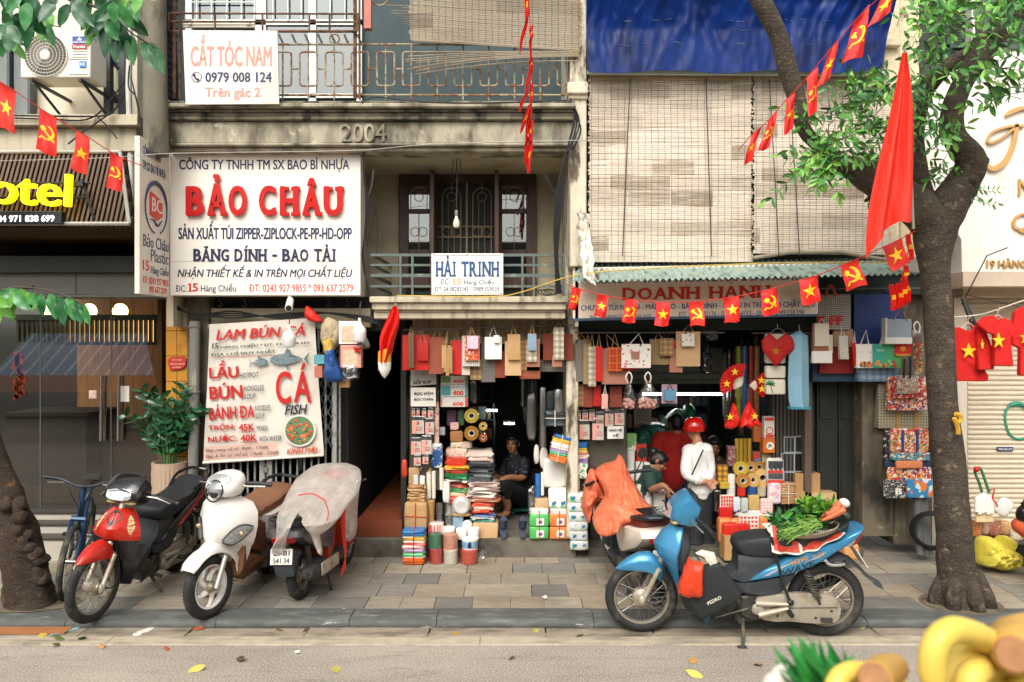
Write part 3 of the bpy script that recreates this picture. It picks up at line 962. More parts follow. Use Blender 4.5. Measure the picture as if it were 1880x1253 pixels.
# concrete pole in front of the house joint
b=B()
b.tube([P(284,-60,7.75),P(285,120,7.75),P(287,285,7.75)],[.105,.11,.118],12)
b.out('concrete_column',mat('pole_concrete','6f695b',.95,var=.15,vs=4,dirt='3d3a31',ds=3,dst=(1.5,1.5,.6),dt=(.5,.68),bump=.5,bs=26,bd=.01),t=('weathered round concrete pole left of the haircut sign','pole'))
b=B()
b.prism([P(293,-40,7.9),P(318,-40,8.0),P(330,190,8.0),P(293,180,7.9)],[P(293,-40,8.4),P(318,-40,8.4),P(330,190,8.4),P(293,180,8.4)])
for i in range(16):b.tube([P(294,-10+i*13,7.88),P(326,2+i*13,7.97)],.012,4)
b.out('side_shutter',mat('shutter_navy','2e3a44',.6,var=.15),h1)
# striped awning over the road, seen only mirrored in the hotel doors
aw=thing('striped_awning','blue and white striped awning mirrored in the hotel glass','awning',(-10.5,-1.5,0))
def stripe_m():
 g=N('awning_stripes')
 x_=g.xyz()
 return g.fin(g.mix(g.stripe(x_[0],.34,.16),lin('5f86c4'),lin('f4f4f0')),.6)
b=B();b.grid(lambda u,v:V((-13+6*u,-1.9-1.6*v,1.45+1.05*v)),12,3,.02)
b.out('canvas',stripe_m(),aw)
b=B();b.box(-13,-7,-1.9,-1.88,1.02,1.44)
b.out('valance',mat('valance_orange','e07a3a',.6,var=.15),aw)
b=B()
for x in(-12.9,-7.1):b.tube([V((x,-1.9,ZR)),V((x,-1.9,1.5))],.025,6)
b.out('pole',grey_st,aw)
# unseen houses across the road, added to block low sky light; the panes mirror them
rw=thing('facing_house_row','unseen row of houses across the road added to block sky light and mirrored in panes','houses',(0,-8,ZR))
b=B();b.box(-26,26,-9,-8,ZR,5.6)
b.out('wall',mat('facing_wall','5f594d',.9,var=.2,vs=1.2),rw)
b=B()
for i in range(17):
 for z in(3.6,):b.box(-25+i*3,-23.6+i*3,-8.0,-7.97,z,z+1.5)
b.out('window',mat('facing_pane','3c4348',.3),rw)
b=B();b.box(-26,26,-8,-6.9,2.75,2.9)
b.out('canopy',mat('facing_canopy','5d6a7c',.7),rw)
# ---------------------------------------------------------------- signs
sign_w=mat('sign_white','e9e3d8',.35,var=.02,dirt='cfc6b6',ds=1.2,dst=(2,2,.4),dt=(.58,.8),da=.7)
navy=mat('letter_navy','141d48',.5,var=.12,vs=12)
red_l=mat('letter_red','b80d08',.35,var=.15,vs=14,spec=.3)
red_p=mat('letter_red_flat','c8271b',.5,var=.1)
frame_g=mat('sign_frame','b9b5aa',.5,.2)
# main shop sign
sg=thing('shop_sign','wide white plastic packaging shop sign with raised red and navy letters','sign',P(487,542,8.2))
b=B();b.pb(312,277,662,543,8.1,8.35)
b.out('board',sign_w,sg,bevel=.006)
b=B();b.pb(313,480,661,480.8,8.0985,8.1)
b.out('panel_joint',frame_g,sg)
T('CÔNG TY TNHH TM SX BAO BÌ NHỰA',329,289,641.6,316.7,8.1,navy,sg,.02)
YB=8.1
lp=[('B',341.6,376.6,343),('Ả',381,417,321),('O',420,455,342),('C',475.6,508.5,342),('H',514,550,343),('Â',555,591,328),('U',594,631,343)]
b=B()
for ch,x0,x1,y0 in lp:
 T(ch,x0+1,y0,x1-1,397,YB-.02,red_l,sg,.05,0,.03,'raised_letter')
 bs2=ACC.get(ch,(ch,))[0]
 w_=x1-x0
 for row,ya in zip(SER.get(bs2,('','')),(343,389.5)):
  for d in row:
   f={'0':.12,'1':.2,'5':.5,'8':.8,'9':.9}[d]
   if bs2=='A' and d=='8':f=.88
   b.pb(max(x0,x0+f*w_-.24*w_),ya,min(x1,x0+f*w_+.24*w_),ya+7,YB-.049,YB-.018)
b.out('letter_foot',red_l,sg,bevel=.003)
T('SẢN XUẤT TÚI ZIPPER-ZIPLOCK-PE-PP-HD-OPP',327.6,406.3,646,440,8.1,navy,sg,.035)
slab_text('BĂNG DÍNH - BAO TẢI',355.4,457.5,616.6,480,8.1,navy,sg,.01)
T('NHẬN THIẾT KẾ & IN TRÊN MỌI CHẤT LIỆU',326,487,647,513,8.1,navy,sg,.02,.22)
T('ĐC:',323,524,342,536,8.1,navy,sg,.005)
slab_text('15',345,520.5,364,535.7,8.1,red_p,sg)
T('Hàng Chiếu',369,520,433.5,539.5,8.1,navy,sg,.005)
T('ĐT: 0243 927 9855 * 093 637 2579',457.5,521.7,648.5,536,8.1,red_p,sg,.005)
# side sign standing out from the wall
sg2=thing('side_sign','narrow white sign with a ringed BC emblem standing out from the wall','sign',(-3.52,7.78,2.745))
X0=-3.512
b=B();b.box(X0-.05,X0,7.45,8.09,2.745,4.237)
b.out('board',mat('side_sign_white','d9d3c6',.45,var=.03,dirt='b5ab98',ds=2,dst=(2,2,.5),dt=(.55,.75)),sg2,bevel=.004)
mx=Matrix(((0,-1,0,X0),(1,0,0,7.45),(0,0,1,2.745),(0,0,0,1)))
steel_n=mat('letter_slate','3a4660',.5)
for q in[('CÔNG TY TNHH',.06,1.33,.44,1.44),('TM SX BAO BÌ NHỰA',.06,1.17,.56,1.3)]:TP(*q,mx,steel_n,sg2,.01)
TP('Bảo Châu',.07,.46,.62,.59,mx,steel_n,sg2,.01);TP('Plastic',.23,.33,.62,.45,mx,steel_n,sg2,-.008)
TP('15',.06,.23,.19,.33,mx,red_p,sg2,.02);TP('Hàng Chiếu',.23,.19,.62,.31,mx,steel_n,sg2)
TP('ĐT: 0243 927 9855',.06,.11,.62,.175,mx,red_p,sg2,.0);TP('093 637 2579',.2,.03,.58,.09,mx,red_p,sg2,.0)
b=B()
c0=V((X0+.004,7.45+.34,2.745+.86))
ring=[c0+V((0,.235*cos(t),.25*sin(t)))for t in[radians(a)for a in range(-68,261,8)]]
b.tube(ring,[.008+.016*max(0,sin(radians(a)))for a in range(-68,261,8)],5)
b.tube([c0+V((0,y,z))for y,z in((-.13,-.12),(-.05,-.12),(.0,-.165),(.05,-.16),(.13,-.1))],[.004,.01,.014,.012,.004],5)
b.out('emblem_ring',steel_n,sg2)
b=B()
pg=[(-.14,.13),(-.12,.15),(.12,.1),(.14,.07),(.14,-.06),(.1,-.08),(.02,-.12),(-.05,-.1),(-.14,-.08)]
b.prism([c0+V((.0,a,q))for a,q in pg],[c0+V((-.003,a,q))for a,q in pg])
b.out('emblem',mat('emblem_red','cf4433',.5),sg2)
TP('BC',.24,.82,.46,.96,mx@Matrix.Translation((0,-.006,0)),sign_w,sg2,.01)
# small balcony sign
sg3=thing('balcony_sign','small white sign with fat blue letters on the balcony railing','sign',P(858,542,7.98))
b=B();b.pb(792,465.5,924,542,7.96,7.99)
b.out('board',sign_w,sg3,bevel=.006)
blue_l=mat('letter_blue','1f4a7d',.45)
slab_text('HẢI TRINH',800.4,480.5,916,508,7.96,blue_l,sg3,.006,.035)
T('ĐC:',809,513,825.4,522.5,7.96,blue_l,sg3);T('Hàng Chiếu',852,512,907,525,7.96,blue_l,sg3);T('ĐT: 04.38283342',798.6,527,860,535.4,7.96,blue_l,sg3);T('0989.359039',869,527,916.6,535.4,7.96,blue_l,sg3)
slab_text('15',830.5,512,847.6,522.5,7.96,mat('letter_orange','e8a878',.5),sg3)
b=B()
for r_ in[(797,468.5,919,469.3),(797,538,919,538.8),(794.6,471,795.2,536),(921,471,921.6,536)]:b.pb(*r_,7.958,7.96)
for x,y in((796,467.5),(858,467.5),(920,467.5),(796,539.5),(920,539.5)):b.ball(P(x,y,7.958),.006,n=6,k=4)
b.out('border_line',steel_n,sg3)
# haircut sign
sg4=thing('haircut_sign','faded white corrugated plastic haircut sign with pink lettering on the upper railing','sign',P(424,192,7.76))
b=B();b.pp([(335.7,55.7),(509,56.7),(512,191),(341,192)],7.74,7.765)
def ribbed(name,c):
 g=N(name)
 x_=g.xyz()
 s_=g.math('SINE',g.math('MULTIPLY',x_[0],2*pi/.034))
 col=g.mix(g.ramp(g.noise(4,5,(1,1,.4)),.45,.7),lin(c),lin('c9c0b2'))
 return g.fin(col,.5,0,s_,.25,.006)
b.out('board',ribbed('sign_ribbed','d9d3c8'),sg4)
pink=mat('letter_faded_red','e8887c',.6,var=.06)
T('CẮT TÓC NAM',350,64,499,122.5,7.74,pink,sg4,.03);T('0979 008 124',377,133,499,151.5,7.74,mat('letter_navy_worn','1f2c55',.6),sg4,.025);T('Trên gác 2',376,161,478.7,184,7.74,pink,sg4,.025)
b=B();b.torus(P(361,142,7.737),(0,1,0),.048,.003,22,4)
b.tube([P(x,y,7.737)for x,y in((356.5,137),(357,141),(360,145),(365,147))],[.013,.008,.008,.013],6)
b.out('phone_mark',navy,sg4)
# sign of the bag shop below the corrugated awning
sg5=thing('bag_shop_sign','dusty beige bag shop sign hung under the green corrugated awning','sign',P(1280,588,8.0))
b=B();b.pp([(1052,492),(1502,484),(1502,580),(1052,588)],8.0,8.06)
b.out('board',mat('sign_dusty','ecd8c4',.6,var=.04,dirt='b39a84',ds=1.6,dt=(.5,.75)),sg5)
b=B();b.pp([(1052,585),(1502,577),(1502,581),(1052,589.5)],7.985,8.07)
b.out('frame_edge',mat('frame_blue','3d566e',.5),sg5)
sl_=radians(-1.0)
blue_d=mat('letter_blue_dusty','2c4a78',.5)
red_d=mat('letter_red_dusty','d8331f',.5)
T('CÔNG TY TNHH THƯƠNG MẠI & SẢN XUẤT',1089,500,1468,521,8.0,blue_d,sg5,.025,rot=sl_)
slab_text('DOANH HẠNH',1143,529,1414,551.5,8.0,red_d,sg5,.006,.03,slope=-.018)
T('CHUYÊN TÚI NILON - MÀNG CO - BĂNG DÍNH - NHẬN IN TRÊN MỌI CHẤT LIỆU',1066,551.5,1496,570,8.0,blue_d,sg5,.02,rot=sl_)
T('ĐC: 17 HÀNG CHIẾU - HÀ NỘI',1083,575,1194,585,8.0,blue_d,sg5,rot=sl_);T('ĐT: 04.38282176 - 024.38264713 - 091.87 - 0949.228.398',1246,571,1476,580,8.0,blue_d,sg5,rot=sl_)
# hotpot banner
bn=thing('hotpot_banner','creased white hotpot and noodle banner tied over the folding gate','banner',P(485,850,8.28))
TL,TR,BL,BR=(383.7,595.7),(576.5,584),(372.8,850),(594,836.5)
YN=8.27
def bq(u,v):
 x=(TL[0]*(1-u)+TR[0]*u)*(1-v)+(BL[0]*(1-u)+BR[0]*u)*v
 y=(TL[1]*(1-u)+TR[1]*u)*(1-v)+(BL[1]*(1-u)+BR[1]*u)*v
 return x,y
def bsurf(u,v):
 x,y=bq(u,v)
 p=P(x,y,YN)
 p.y+=.012+.011*nz(u*3.4+v*1.3,v*2.2)+.005*sin(9*u+5*v)
 return p
b=B();b.grid(bsurf,34,40,.004)
ban_m=mat('banner_vinyl','d8d1c4',.5,var=.03,dirt='bdb29f',ds=2.6,dst=(1,1,1.4),dt=(.52,.72),da=.8,bump=.3,bs=9,bd=.02)
b.out('sheet',ban_m,bn)
b=B();b.tube([bsurf(0,1)-V((0,.012,0)),bsurf(1,1)-V((0,.012,0))],.014,8)
b.out('bottom_rod',ban_m,bn)
b=B();b.grid(lambda u,v:bsurf(.0+.62*u,.885+.1*v)-V((0,.002,0)),12,4)
b.out('pink_band',mat('banner_pink','d9b4a4',.5,var=.08,vs=3),bn)
YT=YN-.018
ink=mat('letter_ink','171c30',.55);teal_l=mat('letter_teal','1f5a50',.55);red_b=mat('letter_banner_red','bd180e',.5,var=.08)
def bt(txt,x0,y0,x1,y1,m,bold=0,shear=0,rot=3.2):
 x0,x1,y0,y1=300+x0/3.917,300+x1/3.917,560+y0/3.917,560+y1/3.917
 cut=(x1-x0)*math.tan(radians(rot))/2*.8
 T(txt,x0,y0+cut,x1,y1-cut,YT,m,bn,bold,shear,.002,rot=-radians(rot))
for q in[('LAM BÚN CÁ',375,132,1018,252,red_b,.03,.25),('15',350,275,395,315,ink,.03,.1),('HÀNG CHIẾU * ĐT: 0345 228 663',412,255,1050,312,ink,.02),('ĐỊA CHỈ DUY NHẤT',343,316,808,375,teal_l,.025),
('LẨU',328,395,540,532,red_b,.03),('HOTPOT',548,483,687,528,ink,0,.2),('BÚN',330,553,570,682,red_b,.03),('NOODLES',580,576,723,622,ink,0,.2),('SOUP',582,636,663,680,ink,0,.2),
('BÁNH ĐA',328,700,655,826,red_b,.025),('NOODLES',660,718,770,764,ink,0,.15),('SOUP',664,776,728,822,ink,0,.15),('TRỘN:',322,848,515,912,red_b,.025),('45K',541,852,655,908,red_b,.03),
('MIXED',670,868,748,904,ink,0,.25),('NƯỚC:',320,926,528,990,red_b,.025),('40K',553,930,673,984,red_b,.03),('WITH WATER',690,940,848,982,ink,.005,.25),
('Ship mang về từ: 9h00 - 17h00',302,1008,752,1062,ink,.008,.25),('Ship & Ăn tại chỗ từ: 17h00 - 23h00',302,1045,830,1106,ink,.008,.25),
('C',808,478,918,712,red_b,.02,0,0),('Á',938,418,1064,702,red_b,.02,0,0),('FISH',870,714,1038,792,ink,.025,.3),('KÍNH MỜI',885,1012,1107,1074,mat('letter_orange_red','cf4a28',.5),.02,.25)]:bt(*q)
def bx2(x,y):return 300+x/3.917,560+y/3.917
b=B()
for x0,y0,x1,y1 in((343,377,808,362),(541,915,655,908),(553,992,673,984)):
 a,q=P(*bx2(x0,y0),YT),P(*bx2(x1,y1),YT)
 b.tube([a,q],.003,4)
b.out('underline',red_b,bn)
def fish(c,L,Hh,name,m):
 b=B()
 n_=14
 up_,lo=[],[]
 for i in range(n_+1):
  t=i/n_
  hgt=Hh*(sin(pi*min(1,t*.98+.04))**.7*(1-.45*t))
  up_.append((t*L,-hgt));lo.append((t*L,hgt*.9))
 pts=up_+[(L*1.18,-Hh*.95),(L*1.1,0),(L*1.18,Hh*.95)]+lo[::-1]
 pts=[(c[0]+x,c[1]+y-x*.04)for x,y in pts]
 b.pp(pts,YT-.002,YT)
 b.pp([(c[0]+L*.42,c[1]-Hh*.9),(c[0]+L*.5,c[1]-Hh*1.7),(c[0]+L*.62,c[1]-Hh*1.3),(c[0]+L*.64,c[1]-Hh*.75)],YT-.002,YT)
 b.pp([(c[0]+L*.45,c[1]+Hh*.8),(c[0]+L*.52,c[1]+Hh*1.4),(c[0]+L*.58,c[1]+Hh*.8)],YT-.0025,YT)
 o=b.out(name,m,bn,smooth=False)
 b=B();b.ball(P(c[0]+L*.1,c[1]-Hh*.2,YT-.002),(.007,.002,.007),n=8,k=4)
 b.out('eye',ink,o)
fm_=mat('fish_print','6f8086',.5,var=.25,vs=30,dirt='3c4a50',ds=8,dst=(1,1,3),dt=(.5,.6),dirt2='c2c4bd',ds2=7,dt2=(.58,.65))
fish(bx2(765,398),62,13,'printed_fish',fm_);fish(bx2(752,412),-30,8.5,'printed_fish',fm_)
b=B()
cb=P(*bx2(980,905),YT)
b.lathe([(.0,0),(.165,0),(.168,.003),(.15,.004),(0,.004)],cb,(0,-1,0),36,mis=[0,0,0,1])
for i in range(40):
 a=R.uniform(0,2*pi);r_=.125*sqrt(R.random())
 b.ball(cb+V((r_*cos(a),-.005,r_*.95*sin(a))),(R.uniform(.012,.032),.003,R.uniform(.008,.02)),Matrix.Rotation(R.uniform(0,3),3,'Y'),8,4,R.choice([2,2,3,4]))
b.out('printed_bowl',[mat('bowl_white','d9d4c6',.4),mat('soup_green','5d7a52',.5),mat('soup_red','cc3d1c',.5),mat('soup_leaf','39684a',.5),mat('soup_orange','d8793a',.5)],bn)
# ---------------------------------------------------------------- bamboo blinds
def bamboo(name,c1,c2,c3):
 g=N(name)
 br=g.n('TexBrick')
 br.offset=.43;br.offset_frequency=3;br.squash=.7;br.squash_frequency=2
 br.inputs['Color1'].default_value=(0,0,0,1);br.inputs['Color2'].default_value=(1,1,1,1);br.inputs['Mortar'].default_value=(.1,.1,.1,1)
 br.inputs['Scale'].default_value=1;br.inputs['Brick Width'].default_value=.62;br.inputs['Row Height'].default_value=.155;br.inputs['Mortar Size'].default_value=.004
 cx_=g.n('CombineXYZ');q=g.xyz();g.l(q[0],cx_.inputs[0]);g.l(g.math('ADD',q[2],g.math('MULTIPLY',g.noise(1.2,2),.12)),cx_.inputs[1])
 g.l(cx_.outputs[0],br.inputs['Vector'])
 col=g.mix(g.ramp(g.math('POWER',br.outputs[0],2.),0,1),lin(c1),lin(c2))
 col=g.mix(g.ramp(g.noise(6,6,(.35,1,3)),.5,.75,0,.8),col,lin(c3))
 col=g.mix(g.ramp(g.noise(70,3,(.04,.04,1)),.5,.8,0,.4),col,lin('77685a'))
 col=g.mix(g.ramp(g.noise(1.1,4,(1.6,1,.5)),.58,.72,0,.75),col,lin('9b7850'))
 return g.fin(col,.75)
bam1=bamboo('bamboo_pale','d6c8b6','94846f','dfd3c4')
bam2=bamboo('bamboo_grey','968a76','6d5e4c','8b8272')
cord_m=mat('blind_cord','4d463c',.8)
def blind(label,x0,x1,y0,y1,Y,m,skew=0.,step=3.55,nx=12):
 t=thing('bamboo_blind',label,'blind',P((x0+x1)/2,y1,Y),'bamboo blinds on the upper floors')
 b=B()
 y=y0
 while y<y1:
  dx0,dx1=R.uniform(-2.5,2.5),R.uniform(-2.5,2.5)
  jit=R.uniform(-.35,.35)
  rows_=[]
  for dyy,dY in((0,0),(step*.45,-.006),(step*.97,0)):
   row=[]
   for i in range(nx+1):
    u=i/nx
    x=(x0+dx0)*(1-u)+(x1+dx1)*u
    bow=.02*sin(pi*u)*sin((y-y0)/40)+.02*nz(u*3,y/60,Y)
    row.append(P(x,y+dyy+jit+skew*(x-x0)+.5*nz(u*6,y),Y)+V((0,dY+bow,0)))
   rows_.append(row)
  b.loft(rows_,closed=False)
  y+=step
 b.out('slats',m,t,ang=180)
 b=B()
 x=x0+5
 while x<x1:
  b.tube([P(x+1.2*nz(x,yy/30),yy+skew*(x-x0),Y)+V((0,-.012+.02*sin(pi*(x-x0)/(x1-x0))*sin((yy-y0)/40)+.02*nz((x-x0)/(x1-x0)*3,yy/60,Y),0))for yy in[y0+(y1-y0)*i/12 for i in range(13)]],.0015,3)
  x+=12.2
 b.out('threads',cord_m,t)
 return t
bl1=blind('long pale bamboo blind at the left of the tree limb',1081,1380,141,480,8.02,bam1,.0)
bl2=blind('shorter bamboo blind behind the leafy branch and red flag',1383,1632,143,466,8.05,bam1,.008)
for t,xs in((bl1,((1157,1143),(1296,1306))),(bl2,((1412,1430),(1448,1468)))):
 b=B()
 for xa_,xb_ in xs:b.tube([P(xa_,143,7.97),P(xa_+(xb_-xa_)*.6,330,7.97),P(xb_,470,7.97)],.006,5)
 b.out('pull_cord',cord_m,t)
b=B()
b.tube([P(1383,474,7.99),P(1450,464,7.99),P(1540,463,7.99),P(1630,478,7.99)],.02,8)
b.out('bottom_rod',bam2,bl2)
b=B();b.tube([P(1082,141,7.98),P(1374,143,7.98)],.02,8);b.tube([P(1384,143,7.98),P(1630,144,7.98)],.018,8)
b.out('curtain_pole',mat('pole_bamboo','8a7455',.6,var=.2,vs=10),t=('bamboo pole carrying the blinds below the blue tarp','pole'))
b=B();b.tube([P(1078,133,7.92),P(1630,136,7.92)],.026,8)
b.out('gutter_tube',mat('tube_pale','a8b3a8',.5),t=('pale green plastic tube along the bottom of the blue tarp','tube'))
bl3=blind('tattered grey bamboo blind with loose slats over the iron railing',752,1066,-24,72,7.9,bam2,.065,3.4)
b=B()
for i,(ya,yb_,sg_)in enumerate([(96,95,0),(104,96,-4),(110,97,-5),(114,100,-6),(116,99,-3),(124,101,-8),(128,103,-10),(131,104,-10),(137,112,-9),(72,92,0),(75,94,0)]):
 x0=R.uniform(740,765)
 b.tube([P(x0+(1063-x0)*u,ya+(yb_-ya)*u+sg_*sin(pi*u)*.8,7.9)for u in[k_/10 for k_ in range(11)]],.006,5)
for i in range(8):b.tube([P(735+R.uniform(-30,10),10+i*5,7.9),P(775,12+i*5,7.9)],.005,4)
b.out('loose_slat',bam2,bl3)
# blue tarp
def tarp():
 g=N('tarp_blue')
 x_=g.xyz()
 w_=g.noise(90,2,(1,1,.15))
 col=g.mix(g.ramp(g.noise(2.5,5),.4,.7),lin('092a6c'),lin('051640'))
 col=g.mix(g.ramp(w_,.6,.8,0,.3),col,lin('1d4690'))
 return g.fin(col,.3,0,g.math('ADD',g.noise(9,4,(1.2,1,.25)),g.math('MULTIPLY',g.noise(60,3),.12)),.2,.02,**{'Specular IOR Level':.2})
tp=thing('blue_tarp','crumpled shiny blue tarpaulin across the top of the bag shop','tarp',P(1350,132,7.8))
def tsurf(u,v):
 xl_,xr_=1073+6*v,1652-34*v
 x=xl_+(xr_-xl_)*u
 y=-70+202*v+3*sin(17*u)*v
 p=P(x,y,7.8)
 uu=u+.05*nz(u*5,v*2)+.04*v*sin(u*9)
 f=1.3*(.35-abs(nz(uu*11,v*.9,2)))+.7*(.35-abs(nz(uu*26,v*1.6,7)))+.25*nz(u*50,v*9)
 p.y+=-.42*max(0,.62-v)**1.3*(1+.35*nz(u*4,0))-.15*f*(.08+.95*(1-v)**1.8)
 return p
b=B();b.grid(tsurf,240,60,.004)
b.out('sheet',tarp(),tp)
b=B()
for i in range(26):
 u,v=R.random(),R.choice([.55,.62,.75])+R.uniform(-.01,.01)
 b.tube([tsurf(min(1,u+q*.012),v)-V((0,.006,0))for q in range(3)],.002,3)
b.out('crease_mark',mat('crease_pale','8fa3c8',.5),tp)
# corrugated awning
ag=thing('corrugated_awning','faded green corrugated sheet awning over the bag shop','awning',P(1350,505,7.4))
def csurf(u,v):
 fl_,fr_,kl,kr=P(1051,518,7.35),P(1702,503,7.35),P(1074,488,8.28),P(1700,474,8.28)
 a=fl_.lerp(fr_,u);c_=kl.lerp(kr,u)
 xx=fl_.x+(fr_.x-fl_.x)*u
 p=a.lerp(c_,v)
 p.x=xx+.12*v
 p.z+=.012*sin(xx*2*pi/.058)
 return p
b=B();b.grid(csurf,460,3,.003)
b.out('sheet',mat('sheet_green','93a79d',.6,var=.12,vs=4,dirt='5d6a60',ds=3,dst=(8,1,1),dt=(.5,.65),dirt2='a89a7c',ds2=3,dt2=(.56,.7)),ag,ang=60)
b=B()
b.pp([(1632,476),(1700,470),(1704,492),(1690,500),(1655,497)],7.3,7.34)
b.out('white_flap',mat('flap_white','d9d4c6',.5,var=.05),ag)
b=B()
for x in(1095,1250,1420,1560):b.tube([P(x,508,7.5),P(x+4,500,8.3)],.015,6)
b.out('bearer',rust_dk,ag)
b=B();b.grid(lambda u,v:P(1058+22*u+14*v+5*nz(v*7,u*3),392+118*v+14*u*v,7.8-.5*v*v)+V((0,.06*nz(u*9,v*9),0)),8,26,.006)
b.out('plastic_sheet',mat('sheet_dirty_white','d5cfc2',.5,var=.1,vs=9,dirt='7d7565',ds=7,dt=(.55,.68)),t=('dirty white plastic rag hanging at the left end of the corrugated awning','rag'))
# ---------------------------------------------------------------- air conditioner
ac=thing('air_conditioner','white outdoor air conditioner on brackets on the hotel wall','air conditioner',P(105,145,8.1))
ivory=mat('ac_ivory','e4dfd2',.4,var=.02)
b=B();b.pb(37,57,166,143,7.9,8.22)
b.out('casing',ivory,ac,bevel=.015)
b=B()
c0=P(83,101,7.885)
b.lathe([(0,.008),(.212,.008),(.215,.014)],c0,(0,1,0),30)
b.out('fan_shade',mat('fan_shadow','57534c',.7),ac)  # flat dark disc paints the shade behind the grille
b=B()
for i in range(6):b.torus(c0-V((0,.004,0)),(0,1,0),.05+i*.033,.003,30,5)
for i in range(40):
 a=2*pi*i/40
 b.tube([c0+V((.045*cos(a),-.006,.045*sin(a))),c0+V((.21*cos(a+.12),-.006,.21*sin(a+.12)))],.0018,3)
b.lathe([(0,-.012),(.045,-.01),(.05,0)],c0,(0,1,0),16)
b.torus(c0,(0,1,0),.217,.006,32,6)
b.out('fan_grille',mat('grille_ivory','cfc9ba',.4),ac)
b=B();b.pb(132.7,67,159.5,80.4,7.888,7.9)
lg=b.out('maker_plate',mat('plate_blue','1c3f94',.4),ac)
T('HÒA PHÁT',134,75.3,158,79.6,7.888,white_p,lg,.02,depth=.001)
b=B();b.pp([(146,68.5),(151,74.5),(141,74.5)],7.886,7.888)
b.out('plate_mark',white_p,lg)
b=B();b.pb(132,82,159,89.6,7.888,7.9)
lg=b.out('maker_plate',mat('plate_red','c42a24',.4),ac)
T('Funiki',135,83.5,156,88.4,7.888,white_p,lg,.03,depth=.001)
b=B();b.pb(145.5,112.5,157.5,124,7.888,7.9)
lg=b.out('gas_sticker',mat('sticker_cyan','1f78b8',.4),ac)
T('R32',147,115.5,156,120.5,7.888,white_p,lg,.02,depth=.001)
b=B()
for y in(94,99,104):b.pb(133,y,160,y+1,7.893,7.9)
b.pb(126,108,161,109,7.893,7.9);b.pb(126,136,161,137,7.893,7.9)
b.out('panel_line',mat('line_grey','aaa595',.5),ac)
for x in(55,145):
 b=B();a=P(x,145,7.9)
 b.box(a.x,a.x+.03,7.88,8.6,a.z-.03,a.z-.002)
 b.tube([V((a.x+.015,7.95,a.z-.02)),V((a.x+.015,8.6,a.z-.3))],.016,5)
 b.out('bracket',dark_st,ac)
b=B()
for i in range(3):b.tube(bez([P(168,95+i*3,8.05),P(178,104+i*3,8.1),P(190,118+4*i,8.3),P(200,150,8.42)],5),.01,5)
b.out('hose',mat('hose_tan','9a8050',.6),ac)
# ---------------------------------------------------------------- bulbs, camera, cables
def led_bulb(x,y,Y,label,s=1.0,ytop=None):
 t=thing('led_bulb',label,'lamp',P(x,y+30*s,Y))
 m1,m2=mat('bulb_white','e6e4de',.35),mat('bulb_frost','cfcfcf',.3)
 a=P(x,y,Y);k_=.0058*s
 b=B();b.lathe([(0,0),(2.6*k_,-.2*k_),(3*k_,-8*k_),(4*k_,-10*k_),(11*k_,-19*k_),(11.6*k_,-25*k_)],a,(0,0,1),18)
 b.out('housing',m1,t)
 b=B();b.lathe([(11.6*k_,-25*k_),(11.6*k_,-36*k_),(9.5*k_,-41*k_),(0,-43*k_)],a,(0,0,1),18)
 b.out('diffuser',m2,t)
 b=B();b.tube(bez([a+V((0,0,0)),a+V((.005,.01,.12)),P(x+3,ytop or y-30,Y+.05)],5),.006,5)
 b.out('flex',cable_m,t)
led_bulb(660,584,7.9,'white led bulb hanging among the bags at the dark passage')
led_bulb(531,596,7.95,'white led bulb hanging in front of the hotpot banner',.95,560)
t=thing('incandescent_bulb','clear glass bulb hanging on a wire before the balcony door','lamp',P(838,418,8.3))
a=P(838,390,8.3)
b=B();b.lathe([(0,.02),(.016,.02),(.018,0),(.018,-.035),(.014,-.04)],a,(0,0,1),12)
b.out('socket',mat('socket_grey','8d8a83',.5),t)
b=B();b.lathe([(.013,-.04),(.018,-.06),(.034,-.1),(.038,-.13),(.028,-.16),(0,-.172)],a,(0,0,1),14)
b.out('bulb',mat('bulb_glass','d8d2c0',.1,var=0),t)
b=B()
b.tube([a,P(839,335,8.3),P(838,284,8.35)],.005,5);b.tube(bez([P(833,284,8.35),P(831,325,8.3),P(838,334,8.3),P(847,325,8.3),P(843,284,8.35)],5),.004,5)
b.out('flex',cable_m,t)
t=thing('security_camera','white security camera below the packaging shop sign','camera',P(531,570,7.95))
b=B();b.tube([P(533,552,8.1),P(530,566,7.86)],[.035,.038],14)
b.out('body',white_p,t);b=B();b.tube([P(530,566,7.855),P(529.6,567,7.84)],.028,12)
b.out('lens',black_p,t);b=B();b.tube([P(532,543,8.15),P(532,552,8.1)],.02,8)
b.out('mount',white_p,t)
b=B()
def cab(pts,Y,r=.006):b.tube(bez([P(x,y,Y if not isinstance(Y,list)else Y[i])for i,(x,y)in enumerate(pts)],6),r,5)
cab([(0,212),(110,214),(190,213),(212,200),(228,175)],8.0,.01);cab([(0,216),(90,219),(170,216),(230,150)],8.02,.008);cab([(125,265),(150,245),(180,224),(205,207)],7.95,.008)
cab([(180,216),(200,235),(215,255)],8.0,.007);cab([(238,120),(236,160),(250,180),(262,240)],8.0,.008);cab([(240,140),(250,182),(265,250)],8.0,.007)
b.out('cable_bundle',cable_m,t=('black cables looping over the ledge of the hotel','cable'))
b=B()
for i in range(4):cab([(664+i,185),(666+i,240),(668,300+i*9),(672+i*2,380),(668-i,470),(676+i,540)],8.0,.007)
cab([(664,190),(690,179),(760,186),(860,190),(1040,185)],7.8,.006)
cab([(690,380),(682,420),(672,452)],8.1,.005);cab([(692,382),(694,430),(690,480)],8.1,.005);cab([(674,370),(683,340),(686,312)],8.05,.014)
b.out('cable_bundle',cable_m,t=('black cables running down beside the packaging shop sign','cable'))
b=B()
